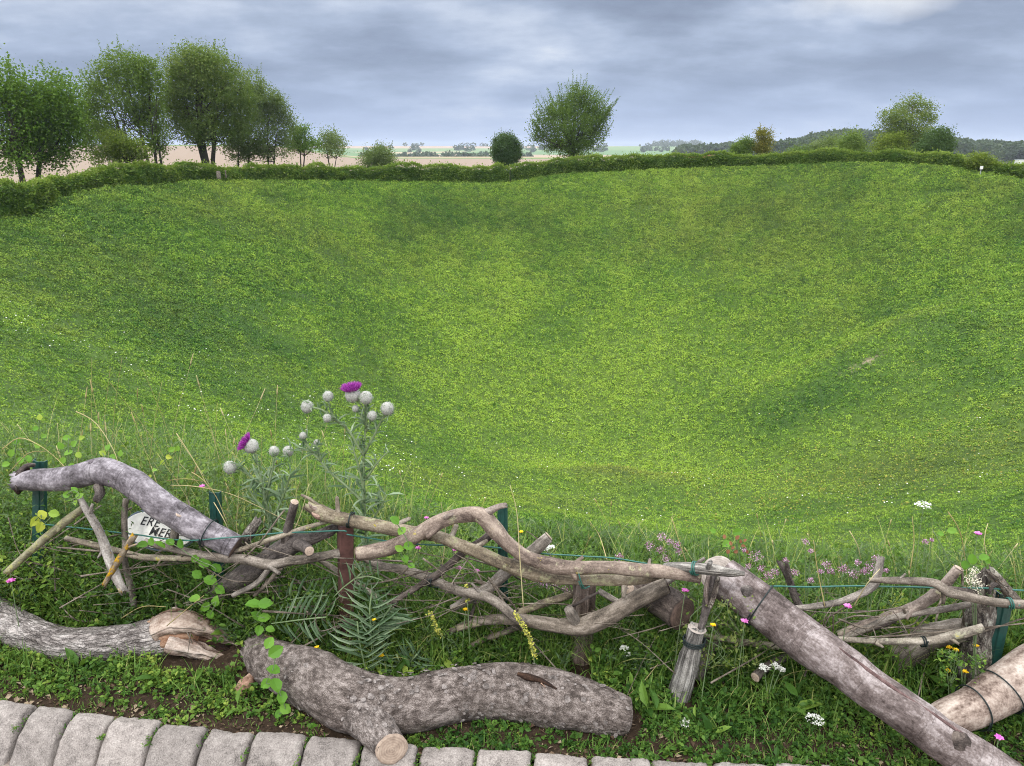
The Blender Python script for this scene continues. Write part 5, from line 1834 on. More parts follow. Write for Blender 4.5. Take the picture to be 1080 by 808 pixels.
# torn log at the left
C, r = lying([(-60, 636, 24), (-25, 646, 22), (0, 656, 20), (22, 666, 18), (45, 674, 17), (72, 680, 17), (100, 680, 17.5), (130, 677, 18.5), (158, 674, 20.5), (178, 672, 20)], .8)
torn = limb('fallen_log', 'pale cracked log with a torn splintered end lying at the left', 'log', C, r, 'bark_pale', 'fallen logs on the verge', ns=80, step=.006, amp=.12, nsc=22, ridge=.05, wob=.02)
yt = float(C[-1][1])
def shard(pts, mat, seed, ns=30, amp=.014, jag=.02, ridge=.012, dy=0.):
    c4 = np.array([P(px, py, yt+dy+d_) for (px, py, rp, d_) in pts])
    r4 = np.array([rp*mpp(px, py, yt) for (px, py, rp, d_) in pts])
    V, fs, tc = tube(c4, r4, ns, .004, amp=amp, nsc=26, seed=seed, jag=(0, jag), ridge=ridge)
    mk('torn_end', V, fs, M[mat], parent=torn, attrs=dict(tc=tc))
    CAPS.append(spline(c4, r4, .03))
shard([(160, 672, 18, 0), (176, 668, 19, 0), (192, 666, 18, 0), (210, 670, 14, .02), (224, 676, 9, .03)], 'torn_red', 0, amp=.02)
shard([(166, 664, 13, -.02), (182, 656, 12, -.02), (200, 657, 11, -.02), (219, 664, 9, -.01), (238, 673, 6.5, 0), (250, 680, 2.5, 0)], 'torn', 1)
shard([(178, 678, 11, -.05), (196, 683, 10.5, -.05), (214, 688, 9, -.05), (231, 694, 8, -.04), (246, 700, 5, -.03)], 'torn', 2)
shard([(178, 652, 6, .0), (185, 648, 7, .0), (194, 649, 6, 0), (203, 654, 3, 0)], 'torn', 3, amp=.02)
shard([(158, 676, 9, -.05), (166, 682, 8, -.05), (172, 690, 6, -.05)], 'torn', 4, amp=.022)
shard([(204, 672, 8, -.012), (220, 677, 8.5, -.012), (236, 684, 8, -.01), (247, 690, 5, 0)], 'rotten', 5)
for (a_, b_, d_, r_) in ((205, 692, -.10, .05), (232, 694, -.09, .05), (245, 690, -.06, .045), (180, 694, -.10, .04), (262, 704, -.14, .05), (268, 715, -.16, .045)):
    CAPS.append((P(a_, b_, yt+d_)[None], np.array([r_])))
shard([(176, 692, 7, -.03), (198, 697, 7, -.03), (216, 701, 5, -.02)], 'torn_red', 6)

# --- wire
def wire(label, pts, rp=.9, mat='wire', cat='wire', name='fence_wire', group='green wires along the fence'):
    C, _ = path3([(*p, 1) for p in pts])
    V, fs, tc = tube(C, np.full(len(C), rp*.0027), 6, .02, seed=2, wob=.006)
    return mk(name, V, fs, M[mat], tag=(label, cat, group))


wire('green wire stretched from the left stakes to the brown post', [(40, 552, .06), (110, 560, .05), (176, 568, -.03), (205, 569.5, -.06), (235, 567.5, -.06), (262, 565.5, -.04), (300, 562, -.02), (356, 560, -.02), (366, 561, -.02)])
wire('green wire stretched from the brown post past the arching branch to the round post', [(366, 564, -.02), (392, 568, .02), (418, 572, -.04), (450, 574.5, -.02), (487, 575.5, .02), (525, 577.5, .05), (553, 581, .05), (580, 585, .05), (615, 587, .04), (650, 589.5, .03), (700, 598, -.04)])
wire('green wire stretched right of the sloping log to the lichened stump', [(790, 620, -.05), (811, 618, -.02), (850, 618.5, 0), (900, 619, 0), (950, 618.5, -.01), (985, 619.5, -.01), (1030, 620, -.03), (1085, 623, -.02)])


def tie(label, c, dy=0., mat='wire_dark', rad=None, turns=1.15):
    """a loop of tie wire round the limb that passes there"""
    ct = P(c[0], c[1], yf(c[0])+dy)
    best = None
    for Cs_, rs_ in CAPS:
        rs_ = np.broadcast_to(rs_, (len(Cs_),))
        d_ = np.linalg.norm(Cs_-ct, axis=1)
        i_ = int(np.argmin(d_-rs_*.5))
        if best is None or d_[i_]-rs_[i_]*.5 < best[0]:
            best = (d_[i_]-rs_[i_]*.5, Cs_, rs_, i_)
    _, Cs_, rs_, i_ = best
    i_ = min(max(i_, 1), len(Cs_)-2)
    T = Cs_[i_+1]-Cs_[i_-1]
    T /= np.linalg.norm(T)
    o_ = Cs_[i_] if rad is None else ct
    R = (rs_[i_]*1.07+.0015) if rad is None else rad*mpp(c[0], c[1], yf(c[0])+dy)
    u = np.cross(T, [0, 0, 1.])
    u /= np.linalg.norm(u)
    v = np.cross(T, u)
    g_ = rng(label)
    skew = .25*g_.randn()
    n_ = 26
    a_ = np.linspace(0, 2*pi*turns, n_)
    pts = [o_+u*R*cos(t)+v*R*sin(t)+T*(R*skew*sin(t)+.006*t/6.3) for t in a_]
    pts.append(pts[-1]+np.array([.01, -.012, .016])+g_.randn(3)*.006)
    V, fs, tc = tube(pts, np.full(len(pts), .0021), 6, .006, seed=1)
    return mk('wire_tie', V, fs, M[mat], tag=(label, 'wire tie', 'wire ties on the fence branches'))


tie('dark wire tie round the lower end of the purple-grey log', (219, 561), 0.)
tie('green wire tie round the two pale branches above the round post', (611, 605), -.06, 'wire', 15)
tie('dark wire knot where two slim branches cross', (452, 611), -.02, rad=6.5, turns=3.2)
tie('dark wire loop round the upper part of the big sloping log', (797, 635), -.04)
tie('dark wire loop on the beige log, nearer its left end', (1022, 748), -.17)
tie('dark wire loop on the beige log, farther up to the right', (1055, 730), -.13)
tie('green wire tie on the tip of the short pale stick', (726, 599), -.09, 'wire', turns=2.2)
tie('dark wire tie round the lower rod by the curved log', (973, 677), -.05, turns=2.2)
tie('dark wire tie on the lichened branch at the brown post', (371, 549), 0., turns=1.8)
tie('wire coil at the top of the grey stake', (733, 668), -.10, turns=3.2)
tie('green tie beside the stump on the long grey twig', (1060, 636), -.08, 'wire', turns=2.2)

# --- the white plate
y = yf(165)+.10
q = P(168, 559, y)
kk = mpp(168, 563, y)
sign = thing('name_plate', q-np.array([0, 0, .12]), 'off-white oval plate with black slanted lettering tucked under the purple-grey log', 'sign')
X = np.array([.985, 0, -.17])
Zup = np.array([.15, .42, .89])
Zup -= X*np.dot(X, Zup)/np.dot(X, X)
X /= np.linalg.norm(X)
Zup /= np.linalg.norm(Zup)
Nn = np.cross(X, Zup)      # towards the viewer? flip if not
if Nn[1] > 0:
    Nn = -Nn


def ellipse_plate(rx, ry, th, off):
    n = 48
    V, fs = [], []
    a = np.linspace(0, 2*pi, n, endpoint=False)
    rings = [(1, -th/2), (1.0, th/2-.002), (.985, th/2), (.5, th/2)]
    for f_, z_ in rings:
        for t in a:
            V.append(q+X*rx*f_*cos(t)+Zup*ry*f_*sin(t)+Nn*(z_+off))
    q4 = [[i*n+j, i*n+(j+1) % n, (i+1)*n+(j+1) % n, (i+1)*n+j] for i in range(3) for j in range(n)]
    return np.array(V), [np.array(q4), np.array([[3*n+j for j in range(n)], [j for j in range(n)][::-1]])]


V, fs = ellipse_plate(36*kk, 19*kk, .010, 0)
mk('plate', V, fs, M['white_plate'], parent=sign, smooth=False)
V, fs = ellipse_plate(38*kk, 22*kk, .008, -.012)
mk('backing', V, fs, M['slate'], parent=sign, smooth=False)


def lettering(txt, px, py, hpx, wide=1.0):
    cu = bpy.data.curves.new('lettering', 'FONT')
    cu.body = txt
    cu.shear = .32
    cu.size = 1
    cu.extrude = .02
    cu.offset = .006
    cu.space_character = 1.12
    ob = bpy.data.objects.new('lettering_tmp', cu)
    COL.objects.link(ob)
    bpy.context.view_layer.update()
    me = bpy.data.meshes.new_from_object(ob.evaluated_get(bpy.context.evaluated_depsgraph_get()))
    bpy.data.objects.remove(ob)
    v = np.array([w_.co[:] for w_ in me.vertices])
    d = ray(px, py)
    o_ = np.array([0, 0, CAMZ])
    t = np.dot(q+Nn*.0068-o_, Nn)/np.dot(d, Nn)
    p0 = o_+d*t
    s_ = hpx*kk/.70
    W_ = p0+v[:, :1]*s_*wide*X+v[:, 1:2]*s_*Zup*1.12+v[:, 2:3]*s_*Nn*.5
    by = {}
    for p_ in me.polygons:
        by.setdefault(len(p_.vertices), []).append(list(p_.vertices))
    mk('lettering', W_, [np.array(f_) for f_ in by.values()], M['black_letter'], parent=sign, smooth=False)


for f_ in np.linspace(0, .30, 7):
    CAPS.append(((q+np.array([.4*f_, -f_, .62*f_]))[None], np.array([.075])))
lettering('ERE', 147, 553, 8)
lettering('MERC', 156, 564, 8)


# ------------------------------------------------------------------ plants of the verge
capC = np.concatenate([c for c, r in CAPS]).astype(np.float32)
capR = np.concatenate([np.broadcast_to(r, (len(c),)) for c, r in CAPS]).astype(np.float32)


def clear(pos, margin=.004, rmin=0.0):
    """True where a point is outside all the wood"""
    sel_ = capR > rmin
    C_, R2 = capC[sel_], capR[sel_]
    pos = pos.astype(np.float32)
    ok = np.ones(len(pos), bool)
    for a in range(0, len(pos), 4000):
        d = np.linalg.norm(pos[a:a+4000, None]-C_[None], axis=2)-R2[None]
        ok[a:a+4000] = d.min(1) > margin
    return ok


def wz(s, w):
    """verge point: s metres along the kerb, w metres inward from it"""
    x, y = polar(KR-w, s)
    return x, y, verge_z(x, y)


def px_s(s, w=.4):
    x, y = polar(KR-w, s)
    return 540+F*(x/y)*1.08


def sprigs(s, w, h, m, lsz, yaw0, lean, tint, g, tm=LEAF6, slim=1.0, up=.35, spread=.5, jit=.15, start=.15):
    """leafy stems: m leaves spiralling up each"""
    n = len(s)
    x, y, z = wz(s, w)
    la = g.rand(n)*2*pi
    j = (np.arange(m)+.5)/m
    f = start+(1-start)*j[None]+(g.rand(n, m)-.5)*.1
    hx = np.cos(la)[:, None]*np.sin(lean)[:, None]*f*h[:, None]
    hy = np.sin(la)[:, None]*np.sin(lean)[:, None]*f*h[:, None]
    pos = np.stack([x[:, None]+hx, y[:, None]+hy, z[:, None]+f*h[:, None]*np.cos(lean)[:, None]], -1).reshape(-1, 3)
    pos = pos+g.randn(*pos.shape)*lsz.mean()*.25
    yaw = (yaw0[:, None]+np.arange(m)[None]*2.4+g.randn(n, m)*.4).ravel()
    pit = (up+spread*g.randn(n, m)).ravel()
    rol = (g.randn(n, m)*.45).ravel()
    sz = (lsz[:, None]*(1.1-.45*f)*(.7+.6*g.rand(n, m))).ravel()
    tn = np.clip(np.repeat(tint, m)+.12*(f.ravel()-.5)+g.randn(n*m)*jit, 0, 1)
    return pos, rotm(yaw, pit, rol), np.stack([sz*slim, sz, sz], -1), tn, tm


def emit(parts, name, mat, seed):
    out_ = []
    for pos, R, sc, tn, tm in parts:
        ok = clear(pos+R[:, 1]*sc[:, 1:2]*.6, .003) & clear(pos, .002)
        V, fs, t = scatter(tm, pos[ok], R[ok], sc[ok], tn[ok])
        out_.append((V, fs, t))
    Vs, by, As, n = [], {}, [], 0
    for V, fs, t in out_:
        Vs.append(V)
        As.append(t)
        for f_ in fs:
            by.setdefault(f_.shape[1], []).append(f_+n)
        n += len(V)
    return mk(name, np.concatenate(Vs), [np.concatenate(v) for v in by.values()], M[mat], attrs=dict(tint=np.concatenate(As)), smooth=False,
              origin=(0, 2.2, 0), kind='stuff')


SLO, SHI = -4.0, 3.5


def envelope(s):
    """how high the growth behind the fence stands"""
    return np.interp(s, [-3, -1.7, -1.2, -.95, -.6, 0, .6, 1.4, 3], [.46, .44, .36, .22, .16, .15, .16, .20, .24])


def ground_cover():
    g = rng('cover')
    P1, P2, P3 = [], [], []
    # creeping clover and chickweed on the strip behind the kerb
    n = 10500
    s, w = SLO+(SHI-SLO)*g.rand(n), -.015+.40*g.rand(n)**1.1
    pat = fbm2(s, w, 6, 3, 81)
    bare_ = (w < .042) & (s < -.45) & (pat < .62) | (w < .02) & (pat < .45)
    s, w, pat = s[~bare_], w[~bare_], pat[~bare_]
    n = len(s)
    h = (.016+.022*ss(.04, .16, w)+.075*ss(.27, .38, w))*(.5+.9*g.rand(n))
    ls = .006+.014*g.rand(n)**1.8+.006*ss(.05, .3, w)
    tint = np.clip(.46+(fbm2(s, w, 4, 3, 83)-.5)*1.1+.15*ss(-.8, -1.5, s)-.10*ss(.3, 1.0, s)+.15*g.randn(n), 0, 1)
    a = g.rand(n) < .30
    P1.append(sprigs(s[a], w[a], h[a], 7, ls[a], g.rand(a.sum())*6.3, .3*g.rand(a.sum()), tint[a], g, ROUND, .85, .2, .5))
    a = ~a
    P1.append(sprigs(s[a], w[a], h[a]*1.15, 9, ls[a]*1.2, g.rand(a.sum())*6.3, .5*g.rand(a.sum()), tint[a], g, LEAF6, .9, .3, .5))
    # taller weeds round the foot of the fence
    n = 9600
    s, w = SLO+(SHI-SLO)*g.rand(n), .30+.36*g.rand(n)
    h = (.07+.13*ss(.30, .55, w))*(.5+.9*g.rand(n))*(1+1.2*ss(-.9, -1.5, s))
    ls = .010+.021*g.rand(n)**1.6
    tint = np.clip(.48+.14*g.randn(n)+(fbm2(s, w, 4, 3, 84)-.5)*.9, 0, 1)
    a = g.rand(n) < .5
    P1.append(sprigs(s[a], w[a], h[a], 9, ls[a], g.rand(a.sum())*6.3, .45*g.rand(a.sum()), tint[a], g, LEAF6, .8, .3, .5))
    a = ~a
    P3.append(sprigs(s[a], w[a], h[a]*1.1, 12, ls[a]*1.5, g.rand(a.sum())*6.3, .5*g.rand(a.sum()), tint[a]*.9, g, LEAF2, .28, .5, .4))
    # the rank growth on the lip behind
    n = 11200
    s, w = SLO+(SHI-SLO)*g.rand(n), .60+1.25*g.rand(n)**1.2
    x, y, z = wz(s, w)
    e = envelope(s)
    h = np.clip((e*(.30+.70*g.rand(n))) - z*.45*ss(.8, 1.6, w), .05, .58)
    ls = .018+.022*g.rand(n)
    tint = np.clip(.60+(fbm2(s, w, 2.2, 3, 85)-.5)*1.0, 0, 1)
    a = g.rand(n) < .55
    P2.append(sprigs(s[a], w[a], h[a], 13, ls[a], g.rand(a.sum())*6.3, .3*g.rand(a.sum()), tint[a], g, LEAF2, .85, .35, .5))
    a = ~a
    P3.append(sprigs(s[a], w[a], h[a]*1.05, 16, ls[a]*1.4, g.rand(a.sum())*6.3, .3*g.rand(a.sum()), np.clip(tint[a]+.05, 0, 1), g, LEAF2, .26, .6, .4))
    emit(P1, 'low_weeds', 'leaf_weed', 1)
    emit(P2, 'rank_weeds', 'leaf_weed', 2)
    emit(P3, 'narrow_leaved_weeds', 'leaf_sage', 3)
    # a few broad dock and plantain leaves
    n = 420
    s, w = SLO+(SHI-SLO)*g.rand(n), .08+.75*g.rand(n)
    P4 = [sprigs(s, w, .03+.10*g.rand(n)*ss(.05, .5, w), 3, .045+.04*g.rand(n), g.rand(n)*6.3, .3*g.rand(n), np.clip(.5+.2*g.randn(n), 0, 1), g, LEAF6, .55, .35, .35)]
    emit(P4, 'broad_leaved_weeds', 'leaf_weed', 4)
    # fine feathery foliage, vetch and yarrow, threading through the rest
    n = 5200
    s, w = SLO+(SHI-SLO)*g.rand(n), .03+.95*g.rand(n)
    h = (.03+.16*ss(.25, .6, w))*(.5+.9*g.rand(n))
    P5 = [sprigs(s, w, h, 22, .0055+.006*g.rand(n), g.rand(n)*6.3, .6*g.rand(n), np.clip(.55+.2*g.randn(n), 0, 1), g, LEAF2, .5, .3, .5)]
    emit(P5, 'feathery_weeds', 'leaf_weed', 5)
    # sprouts in the joints of the kerb
    n = 260
    s, w = np.array(js)[g.randint(len(js), size=n)]+g.randn(n)*.004, -.12*g.rand(n)**1.6+.005
    P7 = [sprigs(s, w, .006+.014*g.rand(n), 6, .005+.007*g.rand(n), g.rand(n)*6.3, .6*g.rand(n), np.clip(.5+.2*g.randn(n), 0, 1), g, LEAF6, .8, .2, .5)]
    emit(P7, 'kerb_joint_weeds', 'leaf_weed', 7)
    # the overgrown left corner, standing before and through the fence
    n = 2600
    s, w = -2.6+2.1*g.rand(n), .33+.32*g.rand(n)
    h = (.10+.16*g.rand(n))*(1+.5*ss(-1.2, -1.8, s))
    tint = np.clip(.52+(fbm2(s, w, 3, 3, 88)-.5)*1.2, 0, 1)
    P6 = [sprigs(s, w, h, 14, .012+.02*g.rand(n), g.rand(n)*6.3, .4*g.rand(n), tint, g, LEAF6, .7, .35, .5)]
    n = 2300
    s, w = -.7+3.2*g.rand(n), .36+.30*g.rand(n)
    tint = np.clip(.50+(fbm2(s, w, 3, 3, 89)-.5)*1.3+.1*g.randn(n), 0, 1)
    P6.append(sprigs(s, w, .09+.13*g.rand(n), 13, .010+.018*g.rand(n), g.rand(n)*6.3, .5*g.rand(n), tint, g, LEAF6, .65, .4, .5))
    emit(P6, 'tall_weeds', 'leaf_weed', 6)


ground_cover()


def grass_tufts():
    g = rng('grassblades')
    parts = []

    def add(n, w0, w1, h0, h1, wd, clump, tb, s0=SLO, s1=SHI, env=False):
        k = max(1, n//14)
        cs, cw = s0+(s1-s0)*g.rand(k), w0+(w1-w0)*g.rand(k)
        i_ = g.randint(k, size=n)
        s, w = cs[i_]+g.randn(n)*clump, np.clip(cw[i_]+g.randn(n)*clump, -.02, 3)
        x, y, z = wz(s, w)
        h = h0+(h1-h0)*g.rand(n)
        h = h*(.42+.58*ss(.24, .34, w))*(1-.5*(w < .09)*(s < -.45))
        if env:
            h = h*np.clip(envelope(s)*4.2, .7, 1.6)
        pos = np.stack([x, y, z], -1)
        ok = clear(pos+np.array([0, 0, .02]), .004)
        n = ok.sum()
        parts.append(blades(pos[ok], h[ok], wd*(.6+.8*g.rand(n)), g.rand(n)*6.3, .15+.35*g.rand(n), .2+1.3*g.rand(n)**1.5, np.clip(tb+.22*g.randn(n), 0, 1), 5))
    add(10500, -.01, .22, .03, .10, .0028, .025, .52)
    add(8500, .12, .42, .09, .24, .0038, .03, .55)
    add(6500, .27, .46, .12, .31, .0034, .03, .58)
    add(9000, .38, .75, .14, .32, .0036, .04, .62)
    add(8500, .65, 1.7, .18, .36, .0042, .07, .62, env=True)
    add(900, .55, 1.1, .30, .48, .003, .10, .80, s0=-2.6, s1=-.75)
    add(1500, .32, .6, .16, .34, .0034, .05, .6, s0=-2.6, s1=-.3)
    V, fs, t = merge(parts)
    mk('verge_grass', V, fs, M['grass'], attrs=dict(tint=t), smooth=True, origin=(0, 2.2, 0), kind='stuff')
    # leaf litter on the bare strip behind the kerb
    n = 5200
    s, w = SLO+(SHI-SLO)*g.rand(n), -.03+.18*g.rand(n)**1.3
    x, y, z = wz(s, w)
    sz = .006+.018*g.rand(n)**2
    V, fs, t = scatter(LEAF2, np.stack([x, y, z+.003+.004*g.rand(n)], -1), rotm(g.rand(n)*6.3, g.randn(n)*.25, g.randn(n)*.4), np.stack([sz*(.4+.9*g.rand(n)), sz, sz], -1), g.rand(n))
    mk('leaf_litter', V, fs, M['litter'], attrs=dict(tint=t), smooth=False, origin=(0, 1.9, 0), kind='stuff')


grass_tufts()


def dry_stalks():
    g = rng('dry')
    lines = [[(333, 562), (352, 578), (376, 600), (402, 624)], [(2, 474), (20, 462), (42, 470), (62, 486), (80, 506)], [(186, 457), (204, 485), (222, 518)],
             [(176, 507), (196, 505), (214, 508)], [(180, 512), (205, 513), (240, 520), (270, 533), (300, 548), (330, 560)], [(221, 522), (236, 548), (246, 570)],
             [(552, 640), (548, 585), (545, 540), (538, 512)], [(80, 434), (96, 442), (108, 455), (122, 480), (128, 505)], [(10, 498), (30, 478), (48, 476)],
             [(202, 498), (214, 506), (228, 524), (240, 552)], [(896, 560), (904, 574), (908, 590)], [(1000, 540), (1012, 560), (1018, 590), (1020, 612)],
             [(960, 600), (964, 570), (962, 545)], [(1044, 600), (1038, 570), (1042, 552)], [(726, 600), (716, 570), (708, 545)],
             [(168, 606), (188, 612), (210, 624), (232, 640)], [(128, 652), (150, 640), (175, 640)], [(176, 660), (200, 640), (215, 628)], [(660, 735), (676, 722), (694, 700)],
             [(676, 790), (690, 770), (705, 748)], [(310, 560), (318, 540), (326, 510)], [(466, 600), (470, 560), (465, 530)], [(20, 610), (30, 580), (36, 540)],
             [(260, 590), (250, 560), (252, 520)], [(640, 590), (632, 565), (622, 550)], [(900, 640), (915, 615), (928, 600)], [(870, 640), (862, 600), (858, 570)]]
    parts = []
    for l in lines:
        dy = .05+.1*g.rand() if l[0][1] < 640 else -.12
        c_, _ = path3([(a, b_, dy+.02*g.randn(), 1) for a, b_ in l])
        V, fs, tc = tube(c_, np.linspace(.0017, .0009, len(c_)), 5, .02, seed=3)
        parts.append((V, fs, np.full(len(V), .3+.6*g.rand())))
    # seed heads and thin straws at random on the lip
    for k in range(140):
        s, w = -2.8+5.4*g.rand(), .5+.9*g.rand()
        if g.rand() < .3:
            s = -2.5+1.7*g.rand()
        x, y, z = wz(np.array([s]), np.array([w]))
        h = envelope(s)*(.9+.8*g.rand())-float(z[0])*.4
        a = g.rand()*6.3
        b_ = np.array([x[0], y[0], z[0]])
        ln_ = .12+.4*g.rand()
        tp = b_+np.array([cos(a)*ln_*h, sin(a)*ln_*h*.6, h])
        md = b_*.5+tp*.5+np.array([0, 0, .1*h])
        V, fs, tc = tube([b_, md, tp], [.0011, .0009, .0006], 4, .05)
        t_ = .2+.7*g.rand()
        parts.append((V, fs, np.full(len(V), t_)))
        if g.rand() < .5:
            V, fs, tc = tube([tp, tp+(tp-md)*.18], [.0028, .0008], 5, .01, amp=.0015, nsc=300)
            parts.append((V, fs, np.full(len(V), t_)))
    V, fs, t = merge(parts)
    mk('dry_grass_stalks', V, fs, M['dry'], attrs=dict(tint=t), origin=(0, 2.2, 0), kind='stuff')


dry_stalks()


# ------------------------------------------------------------------ single plants
def stems_mesh(lines, dy, r0, g, taper=.5):
    parts = []
    for l in lines:
        c_, _ = path3([(p[0], p[1], dy+(p[2] if len(p) > 2 else 0), 1) for p in l])
        V, fs, tc = tube(c_, np.linspace(r0, r0*taper, len(c_)), 6, .015, wob=.004)
        parts.append((V, fs, np.clip(np.full(len(V), .5)+.2*g.randn(len(V)), 0, 1)))
    return merge(parts)


def down_to_ground(px, py, dy):
    """a plant's foot under a pixel, on the ground"""
    y = yf(px)+dy
    q = P(px, py, y)
    q[2] = float(verge_z(np.array([q[0]]), np.array([q[1]]))[0])
    return q


def ball(c, r, seed, squash=1.1, tip=None, n=18, amp=.10):
    """a woolly round bud"""
    th = np.linspace(0, pi, 12)
    ph = np.linspace(0, 2*pi, n, endpoint=False)
    V = np.array([[sin(t)*cos(p), sin(t)*sin(p), cos(t)*squash] for t in th for p in ph])
    V = V*(1+amp*(fbm(V*4+seed, 3, seed)-.5)*2)[:, None]
    if tip is not None:
        tip = np.asarray(tip)/np.linalg.norm(tip)
        u = np.cross([0, 1, 0.], tip)
        u /= np.linalg.norm(u)
        w_ = np.cross(tip, u)
        V = V[:, :1]*u+V[:, 1:2]*w_+V[:, 2:3]*tip
    i = np.arange(11)[:, None]*n
    j = np.arange(n)[None]
    q_ = np.stack([i+j, i+n+j, i+n+(j+1) % n, i+(j+1) % n], -1).reshape(-1, 4)
    return V*r+np.asarray(c), [q_], None


def thistle(label, lines, buds, blooms, dy, leafrange, seed):
    g = rng(seed)
    f = down_to_ground(*lines[0][0], dy)
    t = thing('woolly_thistle', f, label, 'thistle', 'woolly thistles behind the fence')
    V, fs, a = stems_mesh(lines, dy, .0048, g, .45)
    mk('stem', V, fs, M['thistle_stem'], parent=t, attrs=dict(tint=a))
    pos, yaw, pit, sz = [], [], [], []
    for l in lines:
        c_, _ = path3([(p[0], p[1], dy, 1) for p in l])
        cs, _ = spline(c_, np.ones(len(c_)), .008)
        for q_ in cs:
            py_ = px_of(q_)[1]
            if not (leafrange[0] < py_ < leafrange[1]):
                continue
            for k in range(2):
                if g.rand() < .62:
                    pos.append(q_)
                    yaw.append(g.rand()*6.3)
                    pit.append(.55+.5*g.randn())
                    sz.append((.022+.034*g.rand())*(1 if py_ < 500 else 1.5))
    # crowns of small leaves under the heads
    for (px, py, r) in buds+[(b_[0], b_[1], b_[2]) for b_ in blooms]:
        c = P(px, py+r*.9, yf(px)+dy)
        for k in range(9):
            pos.append(c)
            yaw.append(g.rand()*6.3)
            pit.append(.3+.5*g.randn())
            sz.append(.012+.022*g.rand())
    n = len(pos)
    sz = np.array(sz)
    V, fs, tn = scatter(LEAF6, np.array(pos), rotm(np.array(yaw), np.array(pit), g.randn(n)*.8), np.stack([sz*.22, sz, sz], -1), np.clip(.6+.22*g.randn(n), 0, 1))
    mk('foliage', V, fs, M['thistle_leaf'], parent=t, attrs=dict(tint=tn), smooth=False)

    def hairs(c, r, n, mat_par, parent):
        v = g.randn(n, 3)
        v /= np.linalg.norm(v, axis=1)[:, None]
        yaw_ = np.arctan2(v[:, 1], v[:, 0])-pi/2
        pit_ = np.arcsin(v[:, 2])
        V, fs, tn = scatter(LEAF2, c+v*r*.85, rotm(yaw_, pit_, g.rand(n)*3), np.stack([np.full(n, r*.16), np.full(n, r*.42), np.full(n, r*.2)], -1), .6+.4*g.rand(n))
        mk('spines', V, fs, M['thistle_leaf'], parent=parent, attrs=dict(tint=tn), smooth=False)
    for k, (px, py, r) in enumerate(buds):
        y = yf(px)+dy+g.randn()*.015
        c = P(px, py, y)
        rm = .93*r*mpp(px, py, y)
        V, fs, _ = ball(c, rm, seed+k, 1.05)
        o = mk('flower_bud', V, fs, M['bud'], parent=t)
        hairs(c, rm, 150, None, o)
    for k, (px, py, r, tip) in enumerate(blooms):
        y = yf(px)+dy
        c = P(px, py, y)
        rm = r*mpp(px, py, y)
        tip = np.asarray(tip, float)/np.linalg.norm(tip)
        V, fs, _ = ball(c, rm, seed+k+60, 1.0, tip)
        o = mk('flower_head', V, fs, M['bud'], parent=t)
        hairs(c, rm, 60, None, o)
        n = 520
        u = np.cross(tip, [0, 1., 0])
        u /= np.linalg.norm(u)
        w_ = np.cross(tip, u)
        a = g.rand(n)*6.28
        q_ = np.sqrt(g.rand(n))
        dirs = tip*(1.0-.25*q_)[:, None]+(u*np.cos(a)[:, None]+w_*np.sin(a)[:, None])*(.95*q_)[:, None]
        dirs /= np.linalg.norm(dirs, axis=1)[:, None]
        base_ = c+tip*rm*.62+(u*np.cos(a)[:, None]+w_*np.sin(a)[:, None])*(rm*.72*q_)[:, None]
        V, fs, tn = scatter(LEAF2, base_, rotm(np.arctan2(dirs[:, 1], dirs[:, 0])-pi/2, np.arcsin(np.clip(dirs[:, 2], -1, 1)), g.rand(n)*6.3),
                            np.stack([np.full(n, rm*.20), rm*(.85+.35*g.rand(n)), np.full(n, rm*.2)], -1), np.clip(.45+.3*g.randn(n), 0, 1))
        mk('petals', V, fs, M['purple'], parent=o, attrs=dict(tint=tn), smooth=False)
    return t


thistle('tall branching woolly thistle with one purple bloom and many pale buds, behind the brown post',
        [[(392, 668), (387, 605), (385, 545), (384, 500), (384, 470), (386, 446), (383, 430), (372, 418)],
         [(384, 480), (368, 455), (354, 442), (348, 432), (346, 422)], [(358, 446), (345, 436), (336, 431), (327, 430)], [(352, 444), (347, 443)],
         [(386, 452), (387, 436), (386.5, 424)], [(386, 446), (380, 437), (376, 432)], [(386, 455), (390, 447), (392, 442)], [(385, 478), (396, 456), (403, 442), (407, 435)],
         [(385, 532), (368, 515), (350, 500), (337, 486), (327, 476), (314, 475), (306, 476)], [(330, 478), (323, 468), (320, 462)], [(338, 487), (336, 477), (334, 470)],
         [(385, 520), (378, 490), (372, 470)], [(386, 560), (398, 540), (408, 522)], [(386, 505), (398, 488), (410, 476)]],
        [(346, 418, 6), (324, 429, 7), (345, 441, 4.8), (386, 419.5, 7.4), (375, 431, 4), (392.5, 438.5, 5.6), (408.5, 431, 7.4), (304, 476, 6), (319.5, 459.5, 4), (334, 467, 3.6)],
        [(372, 416.5, 8.2, (-.10, -.1, 1))], .14, (425, 660), 11)
thistle('thin woolly thistle with a purple bloom tilted left, above the forked dark limb',
        [[(300, 668), (290, 600), (284, 555), (279, 525), (275, 505), (271, 486), (266, 474)], [(279, 528), (285, 505), (288, 490), (289, 481)],
         [(277, 515), (265, 503), (254, 496), (246, 494)], [(284, 555), (300, 520), (306, 500)], [(282, 545), (268, 525), (262, 515)]],
        [(289, 476, 5.8), (242.5, 493, 7.2)], [(265, 470.5, 7.8, (-.85, -.1, .62))], .13, (470, 650), 12)


